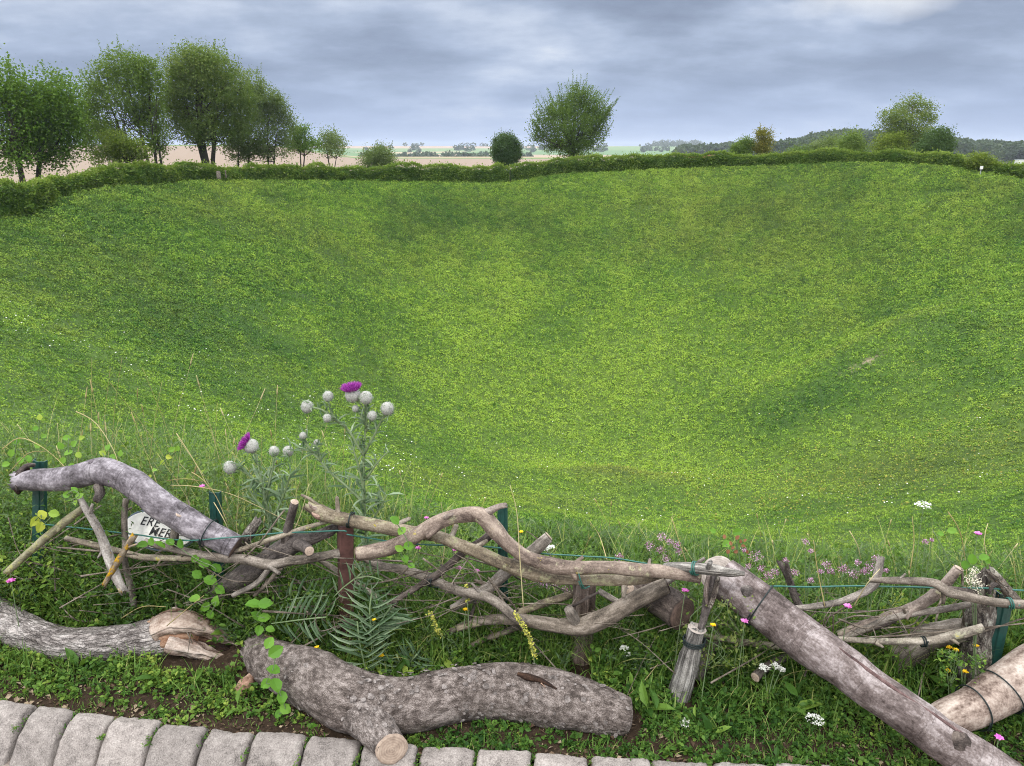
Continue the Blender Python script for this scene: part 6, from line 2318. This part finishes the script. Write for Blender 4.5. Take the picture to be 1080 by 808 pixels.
def frond(label, ribs, seg, n, dy, seed, wd=.15, tn0=.45, droop=0., name='thistle_rosette'):
    """a big grey-green leaf cut into long narrow segments on both sides of its rib"""
    g = rng(seed)
    f = down_to_ground(ribs[0][-1][0], ribs[0][-1][1], dy)
    t = thing(name, f, label, 'thistle plant', 'grey-green thistle leaves at the brown post')
    V, fs, a = stems_mesh(ribs, dy, .0030, g, .5)
    mk('stem', V, fs, M['thistle_stem'], parent=t, attrs=dict(tint=a*.6))
    pos, Rm, sz, tn = [], [], [], []
    for l in ribs:
        c_, _ = path3([(p[0], p[1], dy+(p[2] if len(p) > 2 else 0), 1) for p in l])
        cs, _ = spline(c_, np.ones(len(c_)), .004)
        for k in range(n):
            q_ = cs[int((k+.4)/n*(len(cs)-1))]
            i0 = min(len(cs)-2, int((k+.4)/n*(len(cs)-1)))
            d = cs[i0+1]-cs[i0]
            d /= np.linalg.norm(d)+1e-9
            view = np.array([0, -.88, .47])
            side = np.cross(view, d)
            side /= np.linalg.norm(side)
            for sg_ in (-1, 1):
                Y = side*sg_*(1-.15*g.rand())+d*(-.35-.25*g.rand())*1.0+view*(g.randn()*.30)+np.array([0, 0, -droop*g.rand()])
                Y /= np.linalg.norm(Y)
                Z = view+g.randn(3)*.35
                X_ = np.cross(Y, Z)
                X_ /= np.linalg.norm(X_)
                Z = np.cross(X_, Y)
                pos.append(q_)
                Rm.append(np.stack([X_, Y, Z]))
                ln_ = seg*.0027*(.55+.5*sin(pi*(k+.7)/(n+.4)))*(.85+.3*g.rand())
                sz.append((ln_*wd, ln_, ln_))
                tn.append(np.clip(tn0+.18*g.randn(), 0, 1))
    V, fs, tt_ = scatter(LEAF6, np.array(pos), np.array(Rm), np.array(sz), np.array(tn))
    mk('foliage', V, fs, M['thistle_leaf'], parent=t, attrs=dict(tint=tt_), smooth=False)


frond('long comb-like thistle leaf reaching left from the brown post', [[(345, 651, -.02), (322, 653, -.03), (300, 656, -.05), (286, 658, -.07)]], 36, 10, -.06, 1)
frond('thistle leaf behind the comb-like one, higher up and darker', [[(345, 628), (322, 630), (300, 634), (284, 640)]], 30, 9, -.01, 2, tn0=.30)
frond('small star of narrow thistle leaves crossing the upper brown post', [[(384, 603, 0), (374, 611, -.02), (362, 620, -.04), (352, 630, -.05)], [(376, 610, -.02), (390, 608, -.03), (404, 612, -.04)]], 26, 5, -.04, 3, tn0=.5)
frond('leafy thistle shoot just right of the brown post, with narrow arching leaves', [[(392, 625, 0), (390, 642, -.03), (391, 665, -.05), (393, 700, -.06)], [(412, 640, 0), (402, 655, -.03), (396, 676, -.05)]], 40, 11, -.06, 4, wd=.14, tn0=.5)
frond('lower thistle shoot leaning before the brown post above the forked log', [[(377, 655, -.02), (379, 675, -.04), (383, 695, -.05), (388, 716, -.05)]], 38, 9, -.09, 5, wd=.14, tn0=.6)
frond('tuft of narrow thistle leaves low between the forked log and the low rod', [[(440, 690), (432, 700), (428, 712)], [(418, 690), (424, 704), (428, 716)]], 30, 7, -.10, 6, wd=.16, tn0=.35)


def climber(label, leaves, dy, seed, tn0=.45, stem=None, name='climber_sprig', mat='vine', group='climber sprigs with broad leaves'):
    """broad-leaved sprig: leaves (px,py,size)"""
    g = rng(seed)
    f = P(leaves[-1][0], leaves[-1][1]+4, yf(leaves[-1][0])+dy)
    t = thing(name, f, label, 'climbing plant', group)
    pts = stem or [[(l_[0], l_[1]) for l_ in leaves]]
    V, fs, a = stems_mesh(pts, dy, .0016, g, .8)
    mk('stem', V, fs, M['thistle_stem'], parent=t, attrs=dict(tint=a*.5))
    pos, Rm, sz, tn = [], [], [], []
    mx_, my_ = np.mean([l_[0] for l_ in leaves]), np.mean([l_[1] for l_ in leaves])
    for (px, py, r) in leaves:
        y = yf(px)+dy+g.randn()*.008
        c = P(px, py, y)
        ln_ = 1.75*r*mpp(px, py, y)
        view = np.array([-c[0], -c[1], CAMZ-c[2]])
        view /= np.linalg.norm(view)
        a_ = math.atan2(-(py-my_), px-mx_)+g.randn()*.5
        up = np.array([0, 0, 1.])
        rt = np.cross(up, view)*-1
        rt = np.array([1., 0, 0])
        Y = rt*cos(a_)+up*sin(a_)*.9+view*g.randn()*.25
        Z = view+g.randn(3)*.35+np.array([0, 0, .35])
        Y -= Z*np.dot(Y, Z)/np.dot(Z, Z)
        Y /= np.linalg.norm(Y)
        X_ = np.cross(Y, Z)
        X_ /= np.linalg.norm(X_)
        Z = np.cross(X_, Y)
        pos.append(c-Y*ln_*.5)
        Rm.append(np.stack([X_, Y, Z]))
        sz.append((ln_*.80, ln_, ln_*1.3))
        tn.append(np.clip(tn0+.13*g.randn(), 0, 1))
    V, fs, tt_ = scatter(ROUND, np.array(pos), np.array(Rm), np.array(sz), np.array(tn))
    mk('foliage', V, fs, M[mat], parent=t, attrs=dict(tint=tt_), smooth=False)
    return t


climber('bright green sprig of five broad leaves above the left end of the forked log', [(267, 638, 10), (280, 637, 9), (270, 650, 8), (279, 652, 8), (273, 665, 7), (285, 664, 6)], -.13, 1)
climber('trailing bright green sprig hanging over the left end of the forked log', [(284, 678, 8), (291, 687, 10), (288, 707, 9), (281, 721, 8), (291, 723, 9.5), (297, 736, 8.5), (301, 748, 8), (294, 753, 6)], -.34, 2)
climber('low bright green sprig on the ground by the kerb under the forked log', [(331, 767, 6), (338, 779, 8), (328, 783, 6.5), (318, 790, 7), (346, 783, 7), (350, 774, 6), (356, 778, 5)], -.34, 3, .35, [[(331, 767), (338, 779), (346, 783)], [(318, 790), (328, 783), (338, 779)]])
climber('small bright green seedling right behind the kerb, left of the forked log', [(278, 793, 6), (290, 788, 7), (298, 787, 5), (276, 784, 5)], -.30, 4, .5)
climber('bright green sprig with a reddish tip on the lichened branch right of the brown post', [(416, 549, 7), (424, 560, 6.5), (431, 576, 7.5), (421, 578, 6), (427, 590, 6), (434, 597, 5)], -.10, 5, .5)
climber('yellow-green four-leaved sprig under the bent purple-grey log', [(36, 550, 7), (44, 543, 7), (42, 556, 7), (57, 542, 6.5)], -.12, 6, .9)
climber('bright leaves hanging below the rods near the white plate', [(150, 575, 7), (160, 571, 6), (191, 573, 6.5), (168, 575, 8), (179, 572, 6.5), (216, 594, 8), (206, 589, 6), (228, 600, 8), (222, 613, 9), (208, 606, 7), (232, 622, 7)], -.06, 7, .35, [[(168, 575), (179, 572), (206, 589), (216, 594)], [(216, 594), (228, 600), (222, 613), (232, 622)]])
climber('pale broad leaves at the left of the dark limb, above the torn log', [(205, 632, 8), (216, 640, 7), (228, 634, 7), (222, 648, 6)], -.10, 8, .55)
climber('small lime sprig on top of the purple-grey log', [(70, 522, 5), (78, 517, 5), (84, 523, 5), (72, 529, 5), (80, 530, 4)], -.07, 9, .7)
climber('yellowish bramble tip above the bend of the purple-grey log', [(108, 478, 4.5), (114, 472, 4.5), (119, 482, 4.5), (111, 486, 4), (123, 488, 4), (127, 478, 4), (117, 494, 4)], .12, 10, .78, [[(108, 478), (117, 494), (128, 520)], [(117, 482), (123, 496)]])
climber('arching bramble shoot with few leaves above the sloping purple-grey log', [(181, 474, 4.5), (187, 473, 4), (178, 482, 4), (171, 488, 3.5), (163, 496, 3.5), (158, 503, 3)], .12, 11, .75, [[(182, 478), (172, 488), (160, 503), (152, 518)]])
climber('leafy bramble shoot above the left end of the purple-grey log', [(70, 462, 5), (78, 468, 5), (64, 470, 5), (72, 478, 5.5), (83, 480, 4.5), (66, 486, 5), (76, 492, 5), (86, 462, 4)], .14, 12, .62, [[(72, 462), (72, 478), (70, 500)], [(84, 462), (76, 480), (72, 496)]])
climber('tall leafy stem at the far left above the peeling bark', [(42, 440, 4), (38, 452, 4), (46, 460, 4), (40, 470, 4.5), (18, 466, 4.5), (12, 478, 5), (22, 486, 5), (6, 490, 5), (30, 484, 5)], .16, 13, .55, [[(42, 436), (40, 470), (36, 505)], [(18, 464), (16, 485), (20, 510)]])
climber('upright leafy shoot right of the white blossom at the right end of the fence', [(1004, 560, 6), (992, 563, 4), (1026, 590, 7), (1018, 596, 6), (1038, 588, 6), (1042, 592, 4)], .06, 14, .5, [[(984, 560), (1000, 590), (1010, 615)], [(1026, 588), (1030, 612)]])
climber('reddish-leaved sprig above the top of the big sloping log', [(764, 566, 3), (771, 573, 3), (778, 567, 3.4), (784, 576, 3), (776, 582, 3), (788, 582, 2.6), (768, 582, 3), (781, 571, 2.6), (773, 578, 2.6), (786, 570, 2.4)], .08, 15, .5, [[(776, 566), (780, 590), (784, 615)]], mat='rusty')
climber('broad pale green leaf pair beside the reddish-leaved sprig', [(778, 561, 6), (766, 574, 6), (752, 560, 4)], .10, 16, .4, [[(778, 558), (776, 590)], [(766, 574), (770, 596)]])


def flowers(name, label, cat, heads, dy, matf, seed, group=None, stem=True, style='dome', leafy=True, base=None, stemmat='thistle_stem'):
    """a small flowering plant: heads (px,py,r) on thin stems rising from one foot"""
    g = rng(name+str(seed))
    hx, hy = np.mean([h_[0] for h_ in heads]), max(h_[1] for h_ in heads)
    bpx, bpy = base or (hx+g.randn()*4, hy+40)
    f = down_to_ground(bpx, bpy, dy)
    t = thing(name, f, label, cat, group)
    y0 = f[1]
    sp_, pos, yaw, pit, sz = [], [], [], [], []
    for (px, py, r) in heads:
        c = P(px, py, yf(px)+dy)
        st_ = np.array([f[0]+g.randn()*.006, f[1], f[2]])
        md = st_*.5+c*.5+np.array([(st_-c)[0]*.12, .0, .0])
        V, fs, tc = tube([st_, md, c], [.0016, .0014, .0010], 5, .03)
        sp_.append((V, fs, np.full(len(V), .3)))
        if leafy:
            for k in range(7):
                u = .25+.7*g.rand()
                q_ = st_*(1-u)**2+2*md*u*(1-u)+c*u*u
                pos.append(q_)
                yaw.append(g.rand()*6.3)
                pit.append(.35+.4*g.randn())
                sz.append(.010+.010*g.rand())
    V, fs, a = merge(sp_)
    mk('stem', V, fs, M[stemmat], parent=t, attrs=dict(tint=a))
    if pos:
        n = len(pos)
        sz = np.array(sz)
        V, fs, tn = scatter(LEAF6, np.array(pos), rotm(np.array(yaw), np.array(pit), g.randn(n)*.4), np.stack([sz*.8, sz, sz], -1), np.clip(.5+.2*g.randn(n), 0, 1))
        mk('foliage', V, fs, M['leaf_weed'], parent=t, attrs=dict(tint=tn), smooth=False)
    for (px, py, r) in heads:
        y = yf(px)+dy
        c = P(px, py, y)
        rm = r*mpp(px, py, y)
        if style == 'dome':
            n = int(60+r*9)
            v = g.randn(n, 3)
            v /= np.linalg.norm(v, axis=1)[:, None]
            v *= (g.rand(n)**.4)[:, None]
            v += .25*g.randn(3)*(g.rand(n) < .4)[:, None]
            ps = c+v*np.array([1, 1, .75])*rm
            s_ = np.full(n, .0026)*(.7+.8*g.rand(n))
            V, fs, tn = scatter(ROUND, ps, rotm(g.rand(n)*6.3, .6+.5*g.randn(n), g.randn(n)*.5), s_, g.rand(n))
        elif style == 'umbel':
            n = int(26+r*7)
            a_ = g.rand(n)*6.28
            q_ = np.sqrt(g.rand(n))
            ps = c+np.stack([np.cos(a_)*q_*rm, np.sin(a_)*q_*rm, (.12-q_*q_*.25)*rm+g.randn(n)*.0015], -1)
            s_ = .0050*(.7+.7*g.rand(n))
            V, fs, tn = scatter(ROUND, ps, rotm(g.rand(n)*6.3, .1+.3*g.randn(n), g.randn(n)*.3), s_, g.rand(n))
        else:      # a ring of petals
            n = 14
            a_ = np.arange(n)*2*pi/n*2+g.rand(n)*.3
            ps = np.repeat(c[None], n, 0)
            s_ = rm*(1.0+.25*g.rand(n))
            V, fs, tn = scatter(ROUND, ps, rotm(a_, .35+.35*g.rand(n), g.randn(n)*.2), np.stack([s_*.75, s_, s_], -1), g.rand(n))
        mk('flower_head', V, fs, M[matf], parent=t, attrs=dict(tint=tn), smooth=False)
    return t


GM = 'mauve wild herb flowers along the fence'
flowers('wild_marjoram', 'mauve many-headed flower cluster just above the branch tips left of the sloping log', 'wildflower', [(685, 577, 5.5), (698, 566, 5.5), (696, 580, 5.5), (706, 572, 4.5), (714, 575, 5.5), (716, 581, 4.5), (702, 589, 5)], .10, 'mauve', 1, GM)
flowers('wild_marjoram', 'single dark mauve flower head resting just above the two pale branches', 'wildflower', [(653, 587, 5)], .08, 'mauve', 2, GM)
flowers('wild_marjoram', 'largest bright mauve flower cluster, just behind the top of the big sloping log', 'wildflower', [(797, 587, 8.5), (789, 597, 4), (803, 600, 4), (811, 607, 5.5), (785, 580, 3)], .06, 'mauve', 3, GM)
flowers('wild_marjoram', 'mauve flower heads beside the brown forked stem', 'wildflower', [(818, 603, 5), (829, 592, 4), (838, 604, 5)], .10, 'mauve', 4, GM)
flowers('wild_marjoram', 'tall lone mauve flower standing above its neighbours behind the sloping log', 'wildflower', [(849, 571, 4.5), (855, 581, 3)], .14, 'mauve', 5, GM)
flowers('wild_marjoram', 'drooping dark mauve flower head left of the paired mauve clusters', 'wildflower', [(870, 594, 6), (875, 602, 4.5), (866, 603, 3)], .12, 'mauve', 6, GM)
flowers('wild_marjoram', 'paired mauve flower clusters left of the upright lichened twig tip', 'wildflower', [(889, 600, 6.5), (900, 605, 6.5), (905, 593, 3.5), (855, 612, 4)], .08, 'mauve', 7, GM)
flowers('wild_marjoram', 'pale mauve flower cluster against the upright lichened twig tip', 'wildflower', [(918, 598, 7), (923, 589, 5), (913, 603, 4), (935, 602, 3)], .05, 'mauve', 8, GM)
flowers('wild_marjoram', 'dark mauve flower clusters under the pale branches left of the round post', 'wildflower', [(578, 616, 7), (588, 618, 6), (570, 617, 4), (596, 622, 4)], .16, 'mauve', 9, GM)
flowers('wild_marjoram', 'pale mauve flower head right behind the long grey twig near the white umbel stem', 'wildflower', [(976, 571, 3.5), (983, 570, 2.5)], .10, 'mauve', 10, GM)
GP = 'small magenta flowers in the weeds'
for k, (px, py, r, dy, lb) in enumerate([(722.5, 624, 4, -.05, 'small pink flower beside the tip of the arching branch above the dark sawn log'), (785, 656.5, 4.4, -.10, 'small pink flower below the upper end of the big sloping log'),
                                         (894, 641, 4.6, -.04, 'magenta flower below the curved twig, above the rods'), (1031, 564, 4.2, .08, 'magenta flower standing high above the white blossom'),
                                         (12, 614, 4.6, -.12, 'magenta flower at the far left above the torn log'), (1053, 779, 4.6, -.30, 'magenta flower between the two big logs in the lower right corner'),
                                         (213, 514, 3.4, .14, 'small magenta flower left of the green stake at the cut log'), (346, 567.5, 3.2, .06, 'purple-pink flower just left of the brown post'),
                                         (450, 547, 2.8, .12, 'tiny magenta flower above the arching branch, left of its top'), (441, 579, 3, .05, 'tiny purple flower between the two pale branches'),
                                         (522, 570, 3.2, .08, 'small pink flower touching the bend of the arching branch'), (479, 581, 2.8, .12, 'tiny pink flower below the arching branch, left of the diagonal twig'),
                                         (503, 603, 3.2, .12, 'small pale pink flower under the lichened branch'), (484, 600, 3.2, .14, 'small pale pink flower lower left of another under the lichened branch')]):
    flowers('pink_wildflower', lb, 'wildflower', [(px, py, r)], dy, 'pink', k, GP, style='petals', leafy=False)
GY = 'small yellow flowers in the weeds'
for k, (px, py, r, dy, lb) in enumerate([(549.5, 562, 2.8, .10, 'yellow flower above the gap right of the middle green stake'), (491, 644, 3.2, -.05, 'yellow flower among the crossing branches in the middle'),
                                         (402, 692.5, 3.2, -.12, 'yellow flower low beside the thistle shoots behind the forked log'), (394.5, 654.5, 2.6, -.11, 'yellow flower on top of the thistle shoot right of the brown post'),
                                         (334, 684, 3.2, -.14, 'dull yellow flower low left of the brown post'), (1001, 684, 3.4, -.05, 'yellow flower on the left of the group below the lower rod'),
                                         (1008, 686.5, 3.4, -.05, 'yellow flower next to the left one of the group below the lower rod'), (1029, 682, 3.2, -.03, 'yellow flower against the foot of the lichened stump'),
                                         (999, 708, 3.4, -.08, 'yellow flower low above the beige log, the left of two'), (1018, 709.5, 3.4, -.08, 'yellow flower low above the beige log, the right of two'),
                                         (210, 757, 3.4, -.22, 'yellow flower close to the kerb left of the forked log'), (752, 660, 3.2, -.14, 'dull yellow flower in the dead-leaf tangle above the grey stake')]):
    flowers('yellow_wildflower', lb, 'wildflower', [(px, py, r)], dy, 'yellow', k, GY, style='petals', leafy=False)
GW = 'white flower heads in the weeds'
for k, (hd, dy, lb, ly) in enumerate([([(860, 758, 9)], -.20, 'round white flower umbel in the dark weeds left of the big sloping log', 1), ([(722, 762, 6), (727, 769, 5)], -.22, 'pale white-flowered weed before the grey stake', 1),
                                      ([(974, 532, 8.5)], .12, 'flat white umbel on a tall stem, highest flower at the right', 0), ([(806, 704, 5), (818, 702, 5), (824, 706, 4)], -.10, 'row of small white flower heads under the big sloping log', 1),
                                      ([(181, 763, 3.2)], -.24, 'tiny white daisy by the kerb, right of another', 0), ([(173, 752, 2.8)], -.22, 'tiny white daisy set back from the kerb, left of another', 0),
                                      ([(658, 683, 4), (662, 690, 3)], -.02, 'small cream flowers right of the round post', 1), ([(580, 577, 4.5), (574, 579, 3)], .2, 'white flower head behind the snapped branch top', 0)]):
    flowers('white_wildflower', lb, 'wildflower', hd, dy, 'white_petal', k, GW, style='umbel', leafy=bool(ly))
flowers('cream_blossom', 'dense cream-white blossom on top of the lichened stump', 'wildflower', [(1028, 604, 6), (1024, 612, 7), (1030, 614, 7.5), (1027, 622, 6.5)], -.03, 'cream', 1, None, leafy=False, base=(1040, 660))


def spike(label, pts, dy, seed):
    g = rng(seed)
    c_, _ = path3([(a, b_, dy, 1) for a, b_ in pts])
    foot = down_to_ground(pts[-1][0]+3, pts[-1][1]+30, dy)
    t = thing('flower_spike', foot, label, 'wildflower', 'pale yellow flower spikes behind the forked log')
    V, fs, tc = tube(np.vstack([c_, foot]), np.linspace(.001, .002, len(c_)+1), 5, .01)
    mk('stem', V, fs, M['thistle_stem'], parent=t, attrs=dict(tint=np.full(len(V), .4)))
    cs, _ = spline(c_, np.ones(len(c_)), .0022)
    n = len(cs)*4
    ps = np.repeat(cs, 4, 0)+g.randn(n, 3)*.0035
    s_ = .0055*(.6+.7*g.rand(n))
    V, fs, tn = scatter(ROUND, ps, rotm(g.rand(n)*6.3, .3+.5*g.randn(n), g.randn(n)*.5), s_, g.rand(n))
    mk('flower_head', V, fs, M['spike'], parent=t, attrs=dict(tint=tn), smooth=False)


spike('pale yellow flower spike crossing the Y-shaped branch before the tall green stake', [(543, 647), (550, 658), (557, 670), (561, 684), (563, 694)], -.14, 1)
spike('pale yellow flower spike left of the crossing twigs above the low rod', [(453, 646), (457, 655), (461, 664), (466, 671)], -.06, 2)
spike('short pale yellow flower spike by the yellow flower in the middle', [(491, 618), (492, 626), (493, 634)], -.05, 3)


def tangle(label, box_, dy, n, mat, seed, sz0=.010, name='dry_creeper', cat='creeper', tb=.5):
    g = rng(seed)
    px = box_[0]+(box_[2]-box_[0])*g.rand(n)
    py = box_[1]+(box_[3]-box_[1])*g.rand(n)
    keepm = fbm(np.stack([px*.06, py*.06, px*0+seed], -1), 3, seed) > .45
    px, py = px[keepm], py[keepm]
    n = len(px)
    pos = np.array([P(a, b_, yf(a)+dy+g.randn()*.03) for a, b_ in zip(px, py)])
    f = down_to_ground((box_[0]+box_[2])/2, box_[3], dy)
    t = thing(name, f, label, cat)
    s_ = sz0*(.6+.9*g.rand(n))
    ok = clear(pos, .001, .012)
    V, fs, tn = scatter(LEAF6, pos[ok], rotm(g.rand(ok.sum())*6.3, .3+.6*g.randn(ok.sum()), g.randn(ok.sum())*.6), np.stack([s_*.8, s_, s_], -1)[ok], np.clip(tb+.25*g.randn(ok.sum()), 0, 1))
    mk('foliage', V, fs, M[mat], parent=t, attrs=dict(tint=tn), smooth=False)
    st_ = []
    for k in range(7):
        a, b_ = g.rand()*.8+.1, g.rand()*.2
        w_, h_ = box_[2]-box_[0], box_[3]-box_[1]
        l = [(box_[0]+w_*(a+.12*g.randn()), box_[1]+h_*u) for u in np.linspace(b_, 1, 5)]
        st_.append(l)
    V, fs, a = stems_mesh(st_, dy, .0013, g, .9)
    mk('stem', V, fs, M['thistle_stem'], parent=t, attrs=dict(tint=a*.3))


tangle('drying olive-brown creeper hanging between the grey stake and the big sloping log', (718, 628, 800, 705), -.07, 900, 'leaf_olive', 1, .011, tb=.7)
tangle('dark creeper with rusty leaves on the top of the lichened stump', (1012, 612, 1062, 640), -.01, 90, 'litter', 2, .010)
tangle('pale feathery green plant behind the curved twig at the right', (930, 628, 985, 668), .10, 420, 'leaf_lime', 3, .011, name='feathery_plant', cat='weed', tb=.6)
tangle('bushy green growth with yellow flowers before the lichened stump', (990, 684, 1040, 722), -.09, 420, 'leaf_weed', 4, .011, name='bushy_weed', cat='weed', tb=.55)


def brushwood():
    """thin dead twigs caught in the fence"""
    g = rng('brushwood')
    parts = []
    for k in range(150):
        px = g.choice([g.uniform(20, 360), g.uniform(360, 620), g.uniform(640, 1070)], p=[.45, .3, .25])
        top = np.interp(px, [0, 120, 250, 400, 500, 620, 760, 900, 1080], [560, 560, 575, 590, 590, 620, 640, 640, 640])
        py = top+g.rand()*np.interp(px, [0, 300, 620, 1080], [95, 85, 60, 50])
        y = yf(px)+g.uniform(-.06, .10)
        c = P(px, py, y)
        a = g.randn()*.75+(pi if g.rand() < .5 else 0)
        L = .06+.16*g.rand()
        d = np.array([cos(a), .4*g.randn(), sin(a)*.8])*L
        mid = c+g.randn(3)*.014
        rr = .0012+.0022*g.rand()
        V, fs, tc = tube([c-d, mid, c+d], [rr, rr*.85, rr*.4], 6, .02, amp=rr*.3, nsc=120, seed=k)
        parts.append((V, fs, tc+g.rand(3)))
        for q in range(g.randint(3)):
            u = g.rand()
            b0 = mid*(1-u)+(c+d)*u
            V, fs, tc = tube([b0, b0+d*.25+g.randn(3)*.02, b0+d*.4+g.randn(3)*.035], [rr*.6, rr*.5, rr*.3], 5, .02)
            parts.append((V, fs, tc+g.rand(3)))
    V, fs, tc = merge(parts)
    mk('brushwood', V, fs, M['bark_twig'], attrs=dict(tc=tc), origin=(0, 2.2, 0), kind='stuff')


brushwood()

HAZE, EXPO, CLX, CLY = 1.6e-4, 0.05, 3.1, 5.2
EXPO = .12
DENOISE = True
# ------------------------------------------------------------------ sky, sun, air
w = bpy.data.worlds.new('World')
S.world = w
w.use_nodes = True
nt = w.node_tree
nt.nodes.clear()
SUN_EL, SUN_AZ = 52., 200.        # degrees; azimuth clockwise from the view direction
sky = nd(nt, 'ShaderNodeTexSky')
sky.sky_type = 'NISHITA'
sky.sun_disc = False
sky.sun_elevation = R_(SUN_EL)
sky.sun_rotation = R_(SUN_AZ)
geo = nd(nt, 'ShaderNodeTexCoord').outputs['Generated']
sep = nd(nt, 'ShaderNodeSeparateXYZ')
nt.links.new(geo, sep.inputs[0])
zc = mth(nt, 'MAXIMUM', sep.outputs[2], 0.)
den = mth(nt, 'ADD', zc, .23)
cx_ = mth(nt, 'DIVIDE', sep.outputs[0], den)
cy_ = mth(nt, 'DIVIDE', sep.outputs[1], den)
cv = nd(nt, 'ShaderNodeCombineXYZ')
nt.links.new(cx_, cv.inputs[0])
nt.links.new(cy_, cv.inputs[1])
# layered stratocumulus seen from below
v1 = nd(nt, 'ShaderNodeVectorMath', operation='MULTIPLY_ADD')
nt.links.new(cv.outputs[0], v1.inputs[0])
v1.inputs[1].default_value = (.80, .80, 1)
v1.inputs[2].default_value = (CLX, CLY, 1.3)
n1 = noise(nt, v1.outputs[0], 1.5, 8, .52)
n2 = noise(nt, scaled(nt, v1.outputs[0], (.9, 1.3, 1)), 4.6, 8, .55)
f = mth(nt, 'ADD', mth(nt, 'MULTIPLY', n1, .76), mth(nt, 'MULTIPLY', n2, .24))
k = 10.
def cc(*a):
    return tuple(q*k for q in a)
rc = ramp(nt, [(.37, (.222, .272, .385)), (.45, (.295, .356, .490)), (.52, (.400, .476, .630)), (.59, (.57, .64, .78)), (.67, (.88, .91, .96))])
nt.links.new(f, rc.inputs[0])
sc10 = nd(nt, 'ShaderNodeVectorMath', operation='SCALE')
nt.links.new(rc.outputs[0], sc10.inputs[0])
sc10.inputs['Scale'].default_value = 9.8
# milky blue towards the horizon; unseen sky overhead brightened to light the ground
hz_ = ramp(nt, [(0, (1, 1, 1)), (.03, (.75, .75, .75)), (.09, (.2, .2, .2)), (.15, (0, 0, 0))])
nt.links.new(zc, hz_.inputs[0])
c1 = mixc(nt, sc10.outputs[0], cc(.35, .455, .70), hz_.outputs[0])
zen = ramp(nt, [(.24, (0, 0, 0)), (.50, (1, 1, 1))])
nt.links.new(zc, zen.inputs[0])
# a thin bright break in the cloud
bd = ray(930, -14)
bd = bd/np.linalg.norm(bd)
vd = nd(nt, 'ShaderNodeVectorMath', operation='DISTANCE')
vq = nd(nt, 'ShaderNodeVectorMath', operation='MULTIPLY_ADD')
nzb = nd(nt, 'ShaderNodeTexNoise')
nzb.inputs['Scale'].default_value = 9.
nzb.inputs['Detail'].default_value = 5.
nt.links.new(geo, nzb.inputs['Vector'])
nt.links.new(nzb.outputs['Color'], vq.inputs[0])
vq.inputs[1].default_value = (.16, .0, .07)
nt.links.new(geo, vq.inputs[2])
vs2 = scaled(nt, vq.outputs[0], (1, 1, 2.2))
nt.links.new(vs2, vd.inputs[0])
vd.inputs[1].default_value = (bd[0]+.08, bd[1], (bd[2]+.035)*2.2)
br = ramp(nt, [(.0, (.9, .9, .9)), (.085, (0, 0, 0))])
nt.links.new(vd.outputs['Value'], br.inputs[0])
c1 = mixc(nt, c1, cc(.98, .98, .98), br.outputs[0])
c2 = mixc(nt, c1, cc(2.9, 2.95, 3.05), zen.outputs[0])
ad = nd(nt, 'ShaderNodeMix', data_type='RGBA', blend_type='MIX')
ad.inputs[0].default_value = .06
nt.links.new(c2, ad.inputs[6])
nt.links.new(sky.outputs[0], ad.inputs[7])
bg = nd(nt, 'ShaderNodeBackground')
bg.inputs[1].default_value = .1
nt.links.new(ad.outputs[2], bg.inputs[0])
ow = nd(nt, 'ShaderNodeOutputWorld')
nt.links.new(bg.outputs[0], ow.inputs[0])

sl = bpy.data.lights.new('sun', 'SUN')
sl.energy = 1.5
sl.angle = R_(14)
sl.color = (1, .955, .88)
so = bpy.data.objects.new('sun', sl)
COL.objects.link(so)
# the lamp shines along its -Z
ax = np.array([sin(R_(SUN_AZ))*cos(R_(SUN_EL)), cos(R_(SUN_AZ))*cos(R_(SUN_EL)), sin(R_(SUN_EL))])
import mathutils
so.rotation_euler = mathutils.Vector(ax).to_track_quat('Z', 'Y').to_euler()

if HAZE:
    m = bpy.data.materials.new('haze_air')
    m.use_nodes = True
    nt = m.node_tree
    nt.nodes.clear()
    pv = nd(nt, 'ShaderNodeVolumePrincipled')
    pv.inputs['Color'].default_value = (.80, .88, 1, 1)
    pv.inputs['Density'].default_value = HAZE
    pv.inputs['Anisotropy'].default_value = .0
    ov = nd(nt, 'ShaderNodeOutputMaterial')
    nt.links.new(pv.outputs[0], ov.inputs['Volume'])
    h = 5750.
    z0, z1 = -60., 52.
    V = np.array([[-h, -h, z0], [h, -h, z0], [h, h, z0], [-h, h, z0], [-h, -h, z1], [h, -h, z1], [h, h, z1], [-h, h, z1]])
    mk('haze', V, [np.array([[3, 2, 1, 0], [4, 5, 6, 7], [0, 1, 5, 4], [1, 2, 6, 5], [2, 3, 7, 6], [3, 0, 4, 7]])], m, smooth=False, origin=(0, 0, 0), kind='stuff')

# ------------------------------------------------------------------ render settings
S.render.engine = 'CYCLES'
S.render.resolution_x, S.render.resolution_y = 1024, 766
S.view_settings.view_transform = 'Standard'
S.view_settings.look = 'None'
S.view_settings.exposure = EXPO
S.view_settings.gamma = 1
cy = S.cycles
cy.filter_width = 1.05
cy.use_denoising = DENOISE
cy.denoiser = 'OPENIMAGEDENOISE'
cy.denoising_prefilter = 'NONE'
cy.denoising_input_passes = 'RGB_ALBEDO_NORMAL'
cy.max_bounces = 6
cy.diffuse_bounces = 3
cy.glossy_bounces = 2
cy.transmission_bounces = 3
cy.volume_bounces = 0
cy.transparent_max_bounces = 4
cy.caustics_reflective = False
cy.caustics_refractive = False
cy.use_adaptive_sampling = True
cy.adaptive_threshold = .01
